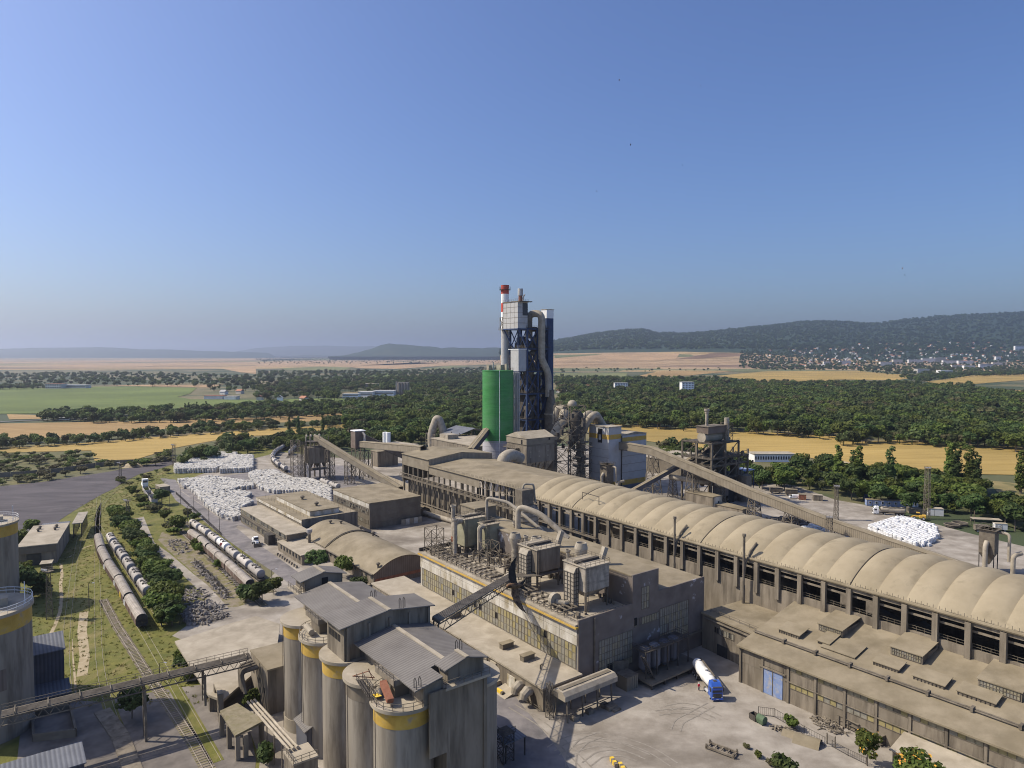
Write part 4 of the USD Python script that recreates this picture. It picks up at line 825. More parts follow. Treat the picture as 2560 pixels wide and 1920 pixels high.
t = thing('site_container', 'small grey container standing by the open mill door', 'container'); cf = Fr(G(1567, 1731), -53)
house(t, cf, -3.4, 0, 0, 3.6, .1, 3.2, 'clad_tan_B', 'steel_dust', .06, .15)
for i in range(5): obj('wall_rib', MB().box(cf, 0, .05, .3 + i * .7, .42 + i * .7, .2, 3.0), 'steel_dust', t)
t = thing('loading_hopper', 'long gabled steel hopper on trestle legs at the mill corner', 'hopper'); hf = Fr(G(1424, 1790), -53)
hb = [(-2.0, 4.6), (-2.0, 5.6), (-1.2, 6.3), (1.2, 6.3), (2.0, 5.6), (2.0, 4.6)]
m = MB(); L0, L1 = -3.0, 12.0
A_ = [hf.q(a_, L0, z) for a_, z in hb]; B_ = [hf.q(a_, L1, z) for a_, z in hb]
m.add(A_ + B_, [[i, (i + 1) % 6, (i + 1) % 6 + 6] for i in range(6)] + [[i, (i + 1) % 6 + 6, i + 6] for i in range(6)] + [[0, i + 1, i] for i in range(1, 5)] + [[6, 6 + i, 7 + i] for i in range(1, 5)])
obj('hopper_body', m, 'duct_dust', t); obj('lid_strip', MB().box(hf, -.5, .5, L0 + .5, L1 - .5, 6.3, 6.45), 'concrete_dark', t)
for i in range(4):
    for a_ in (-1.7, 1.7): obj('leg', MB().beam(hf.q(a_ * 1.1, L0 + .8 + i * 4.2, 0), hf.q(a_, L0 + .8 + i * 4.2, 4.6), .25), 'steel_dust', t)
    if i < 3: obj('footing', MB().box(hf, 1.2, 2.4, L0 + 2 + i * 4.2, L0 + 3.6 + i * 4.2, 0, .9), 'concrete', t)
obj('tie_bar', MB().beam(hf.q(1.8, L0 + .8, 1.6), hf.q(1.8, L1 - 1.6, 1.6), .14), 'steel_dust', t)
t = thing('lattice_sign_mast', 'small lattice mast with a round blue sign at the annex corner', 'mast'); trestle(t, G(1374, 1795), 7.4, 1.2, .9, lv=5, th=.12)
x, y = G(1347, 1765); obj('blue_sign', MB().tube([(x, y, 2.6), (x + .1, y - .06, 2.6)], .35, 14), 'blue_paint' if 'blue_paint' in MAT else 'clad_blue_roof', t); obj('sign_post', MB().cyl(x + .1, y + .1, 0, 2.8, .05, n=6), 'steel_dust', t)
t = thing('dock_railing', 'thin yellowish handrail around the sunken ramp at the annex', 'railing'); railing(t, [[*G(1305, 1752), .1], [*G(1345, 1780), .1], [*G(1358, 1768), .1]], 1.0, 1.5)
for i, (u, v) in enumerate(((1526, 1772), )):
    f_ = Fr(G(u, v), -53); t = thing('concrete_block', 'grey concrete block lying in the sun before the mill', 'block'); obj('block', MB().box(f_, -.9, .9, -1.2, 1.2, 0, .9), 'concrete', t); obj('block', MB().box(f_, .9, 1.8, -.6, 1.4, 0, .45), 'concrete', t)
for i, (u, v) in enumerate(((1250, 1734), (1535, 1911), (1556, 1925))):
    f_ = Fr(G(u, v), -53 if i == 0 else -75); t = thing('barrier_block', ['yellow and grey barrier block by the annex dock', 'yellow barrier block near the lower picture edge, whole one', 'yellow barrier block cut by the picture bottom edge'][i], 'barrier', 'yellow barrier blocks')
    for k in range(4): obj('stripe', MB().box(f_, -1.2 + k * .6, -.6 + k * .6, -.35, .35, 0, .8), 'yellow_paint' if k % 2 == 0 or i == 0 and k < 3 else 'concrete', t)
t = thing('steel_cradle', 'rusty steel cradle frame lying on the open yard', 'frame'); f_ = Fr(G(1804, 1880), -38)
for b_ in (-.9, .9): obj('side_beam', MB().box(f_, -2.8, 2.8, b_ - .15, b_ + .15, .3, .7), 'concrete', t)
for k in range(5): obj('cross_bar', MB().box(f_, -2.6 + k * 1.25, -2.35 + k * 1.25, -.75, .75, .35, .6), 'concrete', t)
for a_ in (-2.6, 2.6):
    for b_ in (-.9, .9): obj('upright', MB().box(f_, a_ - .15, a_ + .15, b_ - .15, b_ + .15, .0, 1.1), 'concrete', t)

# ---------------------------------------------------------------- cement silo block in the foreground
c5 = np.array([-16.9, 104.2]); KF = Fr(c5, -52.5); SR = 4.7
LABS = ['front round silo with yellow band and cluttered top', 'second silo, plain cap with a faded orange band', 'third silo, half behind the tall gallery wall', 'fourth silo with a drum shaped machine on its cap', 'farthest silo of the row with a bare round cap']
for i in range(5):
    x, y = KF.p(-10.1 * i, 0); T = thing('concrete_silo', LABS[i], 'silo', 'round concrete silos of the front block')
    obj('shaft', MB().cyl(x, y, 0, 21.4, SR, n=48), 'silo_concrete', T, smooth=30)
    obj('painted_band', MB().lathe(x, y, [(SR + .02, 18.9), (SR + .035, 18.95), (SR + .035, 21.3), (SR + .02, 21.35)], 48), 'ochre' if i != 1 else 'concrete', T, smooth=30)
    obj('cap', MB().cyl(x, y, 21.4, 21.95, SR + .55, n=48), 'dust_pale', T, smooth=30)
    if i in (3, 0): railing(T, [(x + (SR + .4) * cos(q), y + (SR + .4) * sin(q), 21.95) for q in np.linspace(rad(140), rad(330), 12)], 1.1, 1.6)
    if i == 4: obj('foot_collar', MB().cyl(x, y, 0, 2.6, SR + .12, n=48), 'dust_pale', T, smooth=30)
    if i in (4, 3, 1, 0):
        q = rad(210); L = MB(); px_, py_ = x + (SR + .1) * cos(q), y + (SR + .1) * sin(q)
        for o in (-.2, .2): L.beam((px_ + o, py_ - o, 0), (px_ + o, py_ - o, 21.4), .06)
        obj('ladder', L, 'steel_dark', T)
for i in range(5):
    x, y = KF.p(-10.1 * i, 12.2); T = thing('concrete_silo', ['shaded silo at the front end tower, on the mill side', 'back row silo beside the mill annex, second from the front', 'back row silo beside the mill annex, third from the front', 'back row silo beside the mill annex, fourth from the front', 'back row silo at the far end beside the arched warehouse'][i], 'silo', 'round concrete silos of the back row')
    obj('shaft', MB().cyl(x, y, 0, 21.4, SR, n=40), 'silo_concrete', T, smooth=30); obj('cap', MB().cyl(x, y, 21.4, 21.95, SR + .5, n=40), 'dust_pale', T, smooth=30)
def gallery(name, label, a0, a1, b0, b1, zb, ze, zr, wm='concrete', over=.6, inset=1.4):
    T = thing(name, label, 'gallery'); bm = (b0 + b1) / 2
    for q in gable(KF, a0, a1, b0, b1, ze, zr, over=over): obj('roof_slope', q, 'sheet_roof_A', T)
    obj('ridge_cap', MB().box(KF, a0, a1, bm - .35, bm + .35, zr - .06, zr + .1), 'dust_pale', T)
    for b_, s_ in ((b0 + inset, 1), (b1 - inset, -1)): obj('side_wall', MB().box(KF, a0 + .3, a1 - .3, b_ - .15, b_ + .15, zb, ze - .15), wm, T)
    for a_ in (a0 + .6, a1 - .3): obj('gable_wall', gwall(KF, a_, b0 + inset, b1 - inset, zb, ze - .2, zr - .25 ), wm, T)
    return T
T = gallery('silo_gallery', 'near low gallery with ribbed grey gable roof on the silo tops', -16, 1.6, -.4, 13.6, 21.95, 25, 26.3)
for i in range(6): obj('side_opening', MB().box(KF, -14.5 + i * 3.1, -12.6 + i * 3.1, .9, 1.05, 23.2, 24.6), 'black_hole', T)
kz = (26.3 - 25) / 7; q_ = [KF.q(1.62, -1.0, 25 - .6 * kz), KF.q(5.4, -1.0, 25 - .6 * kz), KF.q(5.4, 3.9, 25 + 4.3 * kz), KF.q(1.62, 3.9, 25 + 4.3 * kz)]
obj('roof_slope', MB().hexa([p - [0, 0, .18] for p in q_], q_), 'sheet_roof_A', T); obj('front_wall', MB().box(KF, 4.8, 5.1, .6, 4.1, 21.95, 25.2), 'concrete', T); obj('side_wall', MB().box(KF, 1.6, 4.8, .6, .9, 21.95, 24.9), 'concrete', T)
T = gallery('silo_gallery', 'far low gallery with ribbed grey gable roof behind the tall one', -45, -24, -.4, 13.6, 21.95, 25, 26.3)
for i in range(6): obj('side_opening', MB().box(KF, -43.5 + i * 3.1, -41.6 + i * 3.1, .9, 1.05, 23.2, 24.6), 'black_hole', T)
T = gallery('tall_gallery', 'tall middle gallery standing across the silo block with broken window strip', -24, -16, -3, 14.8, 21.95, 28, 29.2, inset=.5)
for i in range(4): obj('window_opening', MB().box(KF, -22.8 + i * 1.3, -21.8 + i * 1.3, -2.72, -2.5, 24.9, 26.1), 'black_hole', T)
for k in range(5): obj('pilaster', MB().box(KF, -16.2, -15.95, -2.2 + k * 4, -1.8 + k * 4, 25.4 if 0 < k < 4 else 22, 27.8), 'concrete', T)
T = gallery('roof_cabin', 'small cabin with a dark doorway on the far end of the silo roofs', -52, -46.3, 1.4, 10.6, 21.95, 27.2, 28.3, inset=.5)
obj('doorway', MB().box(KF, -46.55, -46.4, 5.6, 6.9, 25.0, 27), 'black_hole', T); railing(T, [KF.q(-52, 0.2, 24.8), KF.q(-45.6, .2, 24.8), KF.q(-45.6, 4, 24.8)], 1.1, 1.5); obj('deck', MB().box(KF, -52, -45.4, 0, 10.6, 24.5, 24.8), 'dust_pale', T)
T = thing('stair_tower', 'square concrete stair tower closing the near end of the silo block', 'tower')
obj('shaft', MB().box(KF, 1.9, 5.6, 4.2, 11.8, 0, 23.6), 'concrete', T); obj('platform', MB().box(KF, 1.8, 6.0, 4.0, 12.4, 23.6, 24.0), 'dust_pale', T)
obj('pilaster', MB().box(KF, 5.6, 5.85, 4.2, 4.8, 0, 23.6), 'concrete', T); obj('pilaster', MB().box(KF, 5.6, 5.85, 11.2, 11.8, 0, 23.6), 'concrete', T)
obj('head_house', MB().box(KF, 1.9, 4.6, 5.2, 12, 24, 26.3), 'concrete', T)
for q in gable(KF, 1.7, 5.0, 4.9, 12.3, 26.4, 27.4, over=.4): obj('roof_slope', q, 'sheet_roof_A', T)
obj('gable_end', gwall(KF, 4.6, 5.2, 12, 26.3, 26.4, 27.25), 'concrete', T); obj('ridge_cap', MB().box(KF, 1.7, 5.0, 8.25, 8.95, 27.35, 27.5), 'dust_pale', T)
railing(T, [KF.q(2, 4.1, 24), KF.q(5.9, 4.1, 24), KF.q(5.9, 12.3, 24)], 1.1, 1.5)
obj('link_wall', MB().box(KF, 5.6, 5.9, 1.2, 4.2, 14, 24), 'concrete', T)
def hoop(a, b, z, lab):
    t = thing('roof_ladder', lab, 'ladder', 'hooped ladders on the silo roofs')
    for o in (0, .8): obj('hoop', MB().tube([KF.q(a, b + o, z - .6), KF.q(a, b + o, z + 1.2), KF.q(a + .3, b + o, z + 1.6), KF.q(a + .7, b + o, z + 1.2), KF.q(a + .7, b + o, z - .1)], .07, 5), 'steel_dark', t)
hoop(-.6, 10, 26.3, 'hooped ladder beside the roof of the stair tower'); hoop(-16.3, 8, 29.3, 'hooped ladder at the ridge of the tall gallery'); hoop(-30, 9, 26.6, 'hooped ladder on the far low gallery roof'); hoop(-45.5, .4, 25.2, 'hooped ladder at the far corner of the silo roofs'); hoop(4.4, -.6, 25, 'hooped ladder at the eave corner over the front silo')
def machine_house(a, b, lab, brown):
    T = thing('machine_room', lab, 'machine room'); obj('walls', MB().box(KF, a - 2.6, a + 1.4, b - 2.6, b, 21.95, 24.0), 'concrete_dark', T); obj('roof', MB().box(KF, a - 4.6, a + 1.8, b - 3, b + .4, 24, 24.9), 'concrete', T)
    railing(T, [KF.q(a - 4.6, b - 3, 24.9), KF.q(a + 1.8, b - 3, 24.9)], 1.0, 1.3)
    if brown: obj('chute', MB().beam(KF.q(a - .6, b - 3.6, 24.0), KF.q(a + 3.4, b - 4.4, 22.9), 1.0, .8), 'rust', T)
    else: obj('drum', MB().tube([KF.q(a - 1, b - 4.2, 23.2), KF.q(a + 1.6, b - 4.2, 22.8)], .6, 12), 'dust_pale', T)
    return T
T = machine_house(-1.2, 1.0, 'concrete machine room with a brown chute over the front silo', True)
machine_house(-31.4, 1.0, 'concrete machine room with a pale drum over the fourth silo', False)
t = thing('pipe_cluster', 'cluster of curved blowing pipes between the two front silo tops', 'pipes')
for k in range(5): bent(t, [KF.q(-5.6 + k * .5, -.6 - k * .25, 22.1), KF.q(-5.3 + k * .5, -.4 - k * .25, 24.2 - .2 * k), KF.q(-3.6 + k * .4, .8, 24.4 - .2 * k)], .22, n=8)
t = thing('blue_drum', 'blue drum on the cluttered front silo top', 'drum'); obj('drum', MB().cyl(*KF.p(-1.6, -2.9), 21.95, 23.4, .5, n=12), 'blue_paint' if 'blue_paint' in MAT else 'clad_blue_roof', t); obj('lid', MB().cyl(*KF.p(-1.6, -2.9), 23.4, 23.5, .55, n=12), 'steel_dust', t)
t = thing('yellow_panel', 'yellow sloping panel on the cluttered front silo top', 'panel'); obj('panel', MB().beam(KF.q(-2.4, -3.6, 22.2), KF.q(-.6, -3.9, 22.6), .9, .08), 'yellow_paint', t); obj('stand', MB().beam(KF.q(-1.5, -3.7, 21.95), KF.q(-1.5, -3.7, 22.4), .1), 'steel_dark', t)
t = thing('silo_footbridge', 'rusty railed footbridge between the two front silo caps', 'footbridge')
obj('deck', MB().beam(KF.q(-8.6, -3.4, 22.0), KF.q(-1.5, -4.6, 22.0), 1.0, .12), 'steel_dark', t)
for o in (-.5, .5): railing(t, [KF.q(-8.6, -3.4 + o, 22.05), KF.q(-1.5, -4.6 + o, 22.05)], 1.1, 1.0, 'steel_dark')
t = thing('roof_hoist', 'small triangular hoist boom on the second silo cap', 'hoist'); obj('boom', MB().tube([KF.q(-9.5, -4.2, 22.5), KF.q(-7.8, -2.2, 23.4), KF.q(-7.2, -1.4, 22.3), KF.q(-9.5, -4.2, 22.5)], .08, 5), 'rust', t); obj('post', MB().beam(KF.q(-7.4, -1.6, 21.95), KF.q(-7.8, -2.2, 23.8), .1), 'rust', t)
# ---------------------------------------------------------------- long low building with skylights, right foreground
mat('blue_paint', (.15, .21, .38), (.23, .29, .43), scale=.6, c3=(.34, .32, .29), s3=.9, lo3=.5, hi3=.66)
mat('blue_steel', (.018, .034, .085), (.032, .055, .12), scale=.5, rough=.55)
RF = Fr(G(1902, 1728), -52.4)
def rz(b): return 9.0 + .19 * max(b, 0)                                     # roof height at distance b from the front wall
T = thing('skylight_hall', 'long low dusty building with square skylights in front of the arched hall', 'building')
RL = 66.0; RB = 24.5
obj('front_wall', MB().box(RF, -5.4, RL, 0, .4, 0, 8.6), 'concrete', T)
obj('end_wall', MB().box(RF, -5.4, -5.0, .4, RB, 0, 9.0), 'concrete', T)
q = [RF.q(-5.8, -.9, 8.75), RF.q(RL, -.9, 8.75), RF.q(RL, RB, rz(RB)), RF.q(-5.8, RB, rz(RB))]
obj('roof', MB().hexa([p - [0, 0, .35] for p in q], q), 'dust_roof', T)
obj('side_gable', MB().hexa([RF.q(-5.4, .4, 8.4), RF.q(-5.0, .4, 8.4), RF.q(-5.0, RB, 8.4), RF.q(-5.4, RB, 8.4)], [RF.q(-5.4, .4, 8.6), RF.q(-5.0, .4, 8.6), RF.q(-5.0, RB, rz(RB) - .2), RF.q(-5.4, RB, rz(RB) - .2)]), 'concrete', T)
for i in range(11):
    a = -5.2 + i * 6.1 + (0 if i == 0 else -.5)
    obj('pilaster', MB().box(RF, a - .25, a + .25, -.28, .0, 0, 8.4), 'concrete', T)
    a0, a1 = a + .4, a + 5.7
    if i == 1: continue
    obj('wall_panel', MB().box(RF, a0, a1, -.06, .02, 4.9, 7.0), 'concrete', T)
    if i > 0:
        panes(T, RF.q(a0, -.02, 7.15), RF.q(a1, 0, 0) - RF.q(a0, 0, 0), (0, 0, 1.1), 4, 1, .1, .05, ['pane_tan', 'pane_yellow', 'pane_yellow', 'pane_grey'], .03, 40 + i, n=np.array([*-RF.B, 0]))
        panes(T, RF.q(a0, -.02, 3.5), RF.q(a1, 0, 0) - RF.q(a0, 0, 0), (0, 0, 1.25), 4, 1, .1, .05, ['pane_yellow', 'pane_yellow', 'pane_grey'], .0, 60 + i, n=np.array([*-RF.B, 0]))
obj('blue_gate', MB().box(RF, .5, 5.2, -.12, .0, .1, 5.6), 'blue_paint', T)
obj('blue_gate', MB().box(RF, 2.8, 2.95, -.2, -.1, .1, 5.6), 'steel_dust', T)
obj('gate_lintel', MB().box(RF, -.4, 6, -.4, -.1, 5.7, 6.0), 'concrete', T); obj('upper_wall', MB().box(RF, .4, 5.4, -.07, .02, 6.1, 8.3), 'concrete', T)
obj('wall_ledge', MB().box(RF, 5.6, RL, -.35, -.1, 4.75, 4.9), 'concrete', T)
for b_, z_ in ((5.6, .35), (6.1, .35)): obj('roof_pipe', MB().tube([RF.q(-5.6, b_, rz(b_) + z_), RF.q(RL, b_, rz(b_) + z_)], .16, 8), 'steel_dust', T)
for i in range(9): a = 2 + i * 7.4; obj('pipe_saddle', MB().box(RF, a - .25, a + .25, 5.2, 6.5, rz(5.8), rz(5.8) + .8), 'steel_dust', T)
def skylight(u, v, la, lb, h, lab, glazed):
    zc = 11.2
    for _ in range(4):
        a, b = RF.inv(G(u, v, zc)); zc = rz(b) + h
    a, b = RF.inv(G(u, v, zc)); T = thing('skylight', lab, 'skylight', 'skylights on the long low roof')
    # near corner is (a, b): box runs back along -a and along +b
    obj('walls', MB().box(RF, a - la + .2, a - .2, b + .2, b + lb - .2, rz(b) - .2, zc - .15), 'concrete' if glazed else 'steel_dust', T)
    obj('lid', MB().hexa([RF.q(a - la, b - .1, zc - .18), RF.q(a, b - .1, zc - .18), RF.q(a, b + lb, zc + .05 + .1 * lb), RF.q(a - la, b + lb, zc + .05 + .1 * lb)], [RF.q(a - la, b - .1, zc), RF.q(a, b - .1, zc), RF.q(a, b + lb, zc + .25 + .1 * lb), RF.q(a - la, b + lb, zc + .25 + .1 * lb)]) if glazed else
        MB().hexa([RF.q(a - la, b, zc - .15), RF.q(a, b, zc - .15), RF.q(a, b + lb, zc - .15 + .19 * lb), RF.q(a - la, b + lb, zc - .15 + .19 * lb)], [RF.q(a - la, b, zc), RF.q(a, b, zc), RF.q(a, b + lb, zc + .19 * lb), RF.q(a - la, b + lb, zc + .19 * lb)]), 'dust_roof', T)
    if glazed: panes(T, RF.q(a - la + .5, b + .18, rz(b) + .3), RF.q(a - .5, 0, 0) - RF.q(a - la + .5, 0, 0), (0, 0, h - .7), 12, 2, .1, .04, ['pane_tan', 'pane_grey'], .05, int(u), n=np.array([*-RF.B, 0]))
    else:
        for k in range(9): obj('louvre_post', MB().box(RF, a - la + .3 + k * (la - .7) / 8, a - la + .42 + k * (la - .7) / 8, b + .08, b + .2, rz(b), zc - .15), 'steel_dark', T)
skylight(2107, 1577, 5.9, 8.4, 2.0, 'big glazed skylight box closest to the mill', True)
skylight(2308, 1641, 6.6, 8.2, 2.1, 'big glazed skylight box in the middle of the low roof', True)
skylight(2558, 1732, 7.4, 9.6, 2.2, 'big glazed skylight box cut by the picture edge', True)
skylight(1999, 1590, 5.4, 4.2, .9, 'flat louvred roof hatch closest to the mill', False)
skylight(2074, 1611, 3.0, 5.0, .7, 'flat louvred roof hatch directly before the first glazed box', False)
skylight(2137, 1645, 7.6, 5.4, .35, 'very low wide hatch between first and second glazed boxes', False)
skylight(2248, 1675, 5.4, 3.6, .8, 'flat louvred roof hatch below the middle glazed box', False)
skylight(2363, 1716, 6.0, 3.8, .8, 'flat louvred roof hatch midway to the last glazed box', False)
skylight(2491, 1760, 6.6, 3.6, .8, 'flat louvred roof hatch below the last glazed box', False)
for i, (a, b) in enumerate(((6.5, 23.4), (12.5, 23.2))):
    t = thing('wall_cabinet', ['dusty filter cabinet hung on the hall wall above the first glazed box', 'dusty cabinet on the hall wall left of the first glazed box'][i], 'cabinet', 'cabinets on the hall wall'); obj('box', MB().box(RF, a - .8, a + .8, b, b + 1.2, rz(b) + 2.6, rz(b) + 5.2), 'steel_dust', t)
    for k in (-.6, .6): obj('hose', MB().tube([RF.q(a + k, b + .3, rz(b) + 2.7), RF.q(a + k, b + .3, rz(b) + .1)], .16, 6), 'steel_dark', t)
# link building between mill and skylight hall
LF = Fr(G(1766, 1627), -58)
T = thing('link_building', 'low shaded link building between mill end and skylight hall', 'building')
house(T, LF, -2, 14.5, .6, 27, 0, 9.2, 'concrete', 'dust_roof', .3, .4)
panes(T, LF.q(2, .55, 5.4), LF.q(8, 0, 0) - LF.q(2, 0, 0), (0, 0, 1.5), 8, 1, .1, .04, ['pane_dark', 'pane_grey'], .1, 91, n=np.array([*-LF.B, 0]))
obj('doorway', MB().box(LF, 3, 6, .4, .62, .1, 2.8), 'pane_dark', T); obj('wall_pipe', MB().tube([LF.q(-1, .2, 8.2), LF.q(14, .2, 8.2)], .2, 6), 'steel_dust', T)
railing(T, [LF.q(-1, 2.5, 9.2), LF.q(14, 2.5, 9.2)], .9, 3.0)

# ---------------------------------------------------------------- packing halls, arched warehouse and the dark block building
PF = Fr(G(756, 1301, 8.8), -52)
T = thing('packing_hall', 'stepped packing hall with two rows of small windows and a raised centre roof', 'building')
house(T, PF, -56.5, 0, 0, 23.5, 0, 8.8, 'concrete', 'dust_roof', .25, .3)
obj('parapet', MB().box(PF, -.05, .3, -.3, 23.6, 0, 9.2), 'concrete', T)
obj('eave_band', MB().box(PF, -56.5, 0, -.45, -.2, 7.5, 8.5), 'plaster_white', T)
a0, a1 = -48.5, 9.1
house(T, PF, a0, a1, -9.6, -.5, 0, 6.5, 'concrete_dark', 'dust_pale', .25, .3, 'lower_roof', 'lower_walls')
mf = PF.inv(G(775, 1278, 11))
obj('raised_roof_walls', MB().box(PF, -44, mf[0], mf[1], mf[1] + 12.5, 8.8, 10.7), 'plaster_white', T); obj('raised_roof', MB().box(PF, -44.2, mf[0] + .2, mf[1] - .2, mf[1] + 12.7, 10.7, 11), 'dust_roof', T)
for j, (z0, z1, n_, h0) in enumerate(((4.55, 5.95, 46, 0), (1.0, 2.5, 46, 0))):
    for i in range(n_):
        if j == 1 and 26 <= i <= 33: continue
        a = a0 + .8 + i * (a1 - a0 - 1.6) / n_
        obj('window', MB().box(PF, a, a + .72, -9.72, -9.55, z0, z1), ['pane_grey', 'pane_tan', 'pane_grey', 'pane_dark'][rnd.randrange(4)], T)
obj('window_sill', MB().box(PF, a0, a1, -9.8, -9.6, 4.3, 4.5), 'concrete', T); obj('canopy_pipe', MB().tube([PF.q(a0, -9.9, 3.2), PF.q(a1, -9.9, 3.2)], .15, 6), 'steel_dark', T)
obj('gate_box', MB().box(PF, -8.5, -3.5, -12.4, -9.7, 0, 4.0), 'steel_dark', T)
for a, b in ((-34, 8), (-26, 13)):
    obj('roof_ventilator', MB().lathe(*PF.p(mf[0] - 8 if a > -30 else mf[0] - 24, mf[1] + 6), [(.5, 11), (.5, 11.7), (.95, 11.9), (.95, 12.4), (.3, 12.8), (.01, 12.8)], 12), 'steel_dust', T)
sp = MB()
for i in range(14):
    for b_ in (2.5, 21): sp.beam(PF.q(-52 + i * 3.9, b_, 8.8), PF.q(-52 + i * 3.9, b_, 10.2), .06)
obj('roof_stakes', sp, 'steel_dark', T, kind='stuff')
WF = Fr(G(935, 1434, 4.5), -51.4); WW = 21.5; WL = 60.5
T = thing('arched_warehouse', 'barrel roofed warehouse with a dusty vault and brick brown end wall', 'warehouse')
def wz(t): return 4.4 + 4.2 * (1 - (2 * t - 1) ** 2)
for a0, a1 in ((-WL, -38), (-38, 0)):
    up = .0 if a1 == 0 else .3
    obj('vault_roof', MB().grid([[WF.q(a, WW * t - (.5 if t == 0 else -.5 if t == 1 else 0), wz(t) + up) for t in np.linspace(0, 1, 21)] for a in np.linspace(a0, a1 + .5, 12)]), 'dust_roof', T, smooth=50)
obj('vault_rib', MB().tube([WF.q(-38, WW * t, wz(t) + .3) for t in np.linspace(0, 1, 21)], .3, 6), 'concrete_dark', T)
e = [WF.q(0, 0, 0)] + [WF.q(0, WW * t, wz(t) - .15) for t in np.linspace(0, 1, 15)] + [WF.q(0, WW, 0)]
obj('end_wall', MB().add(e + [p - [*(WF.A * .4), 0] for p in e], [[0, i, i + 1] for i in range(1, 16)] + [[17, 17 + i + 1, 17 + i] for i in range(1, 16)]), 'clad_brown', T)
obj('rust_stripe', MB().box(WF, .02, .08, .4, WW - .4, 1.6, 2.6), 'rust', T)
obj('side_wall', MB().box(WF, -WL, -.2, .1, .5, 0, 4.5), 'concrete', T); obj('side_wall', MB().box(WF, -WL, -.2, WW - .5, WW - .1, 0, 4.5), 'concrete', T)
obj('gutter_pipe', MB().tube([WF.q(-WL, -.6, 4.2), WF.q(0, -.6, 4.2)], .22, 6), 'steel_dust', T)
for i in range(15): obj('window', MB().box(WF, -WL + 2 + i * 4, -WL + 3.4 + i * 4, -.02, .12, 2.4, 3.6), 'pane_dark', T)
obj('lean_to', MB().box(WF, -WL, -WL + 24, -9.4, -.1, 0, 3.6), 'concrete', T); obj('lean_to_roof', MB().hexa([WF.q(-WL, -9.8, 3.4), WF.q(-WL + 24, -9.8, 3.4), WF.q(-WL + 24, 0, 4.0), WF.q(-WL, 0, 4.0)], [WF.q(-WL, -9.8, 3.7), WF.q(-WL + 24, -9.8, 3.7), WF.q(-WL + 24, 0, 4.3), WF.q(-WL, 0, 4.3)]), 'dust_pale', T)
for i in range(7): obj('window', MB().box(WF, -WL + 3 + i * 3, -WL + 4.2 + i * 3, -9.55, -9.38, 1.6, 2.9), 'pane_dark', T)
for a, b in ((-54, 9), (-51, 12), (-41, 15.5), (-30, 15), (-1, 2)): t_ = b / WW; obj('roof_ventilator', MB().lathe(*WF.p(a, b), [(.35, wz(t_) - .2), (.35, wz(t_) + .9), (.7, wz(t_) + 1.1), (.7, wz(t_) + 1.5), (.01, wz(t_) + 1.8)], 10), 'steel_dust', T)
t = thing('vent_column', 'stubby vent column with a blue grey bin beside the vault roof', 'vent'); x, y = WF.p(-49, -1.6); obj('pipe', MB().cyl(x, y, 3.6, 7.6, .55), 'steel_dust', t); obj('bin', MB().lathe(x, y, [(.55, 7.4), (1.1, 8.2), (1.1, 9.3), (.01, 9.5)], 14), 'tank_grey', t)
DF = Fr(G(923.5, 1259, 11.2), -52.5)
T = thing('block_building', 'dark brown concrete block building with an all flat dusty roof', 'building')
house(T, DF, -38.5, 0, 0, 25, 0, 11.4, 'concrete_dark', 'dust_roof', .2, .35)
obj('white_band', MB().box(DF, -38.3, -.3, -.14, .02, 9.0, 10.9), 'plaster_white', T)
panes(T, DF.q(-36, -.05, 6.2), DF.q(-1, 0, 0) - DF.q(-36, 0, 0), (0, 0, 2.2), 30, 2, .12, .04, ['pane_dark', 'concrete_dark', 'pane_grey'], .05, 17, n=np.array([*-DF.B, 0]))
panes(T, DF.q(-36, -.05, 2.2), DF.q(-1, 0, 0) - DF.q(-36, 0, 0), (0, 0, 1.6), 24, 1, .12, .04, ['concrete_dark', 'concrete_dark', 'pane_grey'], .05, 18, n=np.array([*-DF.B, 0]))
obj('corner_pilaster', MB().box(DF, .02, .35, -.1, .8, 0, 11.3), 'concrete', T)
for i in range(5): obj('low_screen', MB().box(DF, 2.2, 2.35, 14 + i * 2.1, 15.9 + i * 2.1, 0, 2.6), 'plaster_white' if i % 2 else 'dust_pale', T)
for z in (2.8, 5.4, 8.0): obj('wall_course', MB().box(DF, .0, .06, .9, 25, z, z + .1), 'concrete', T)

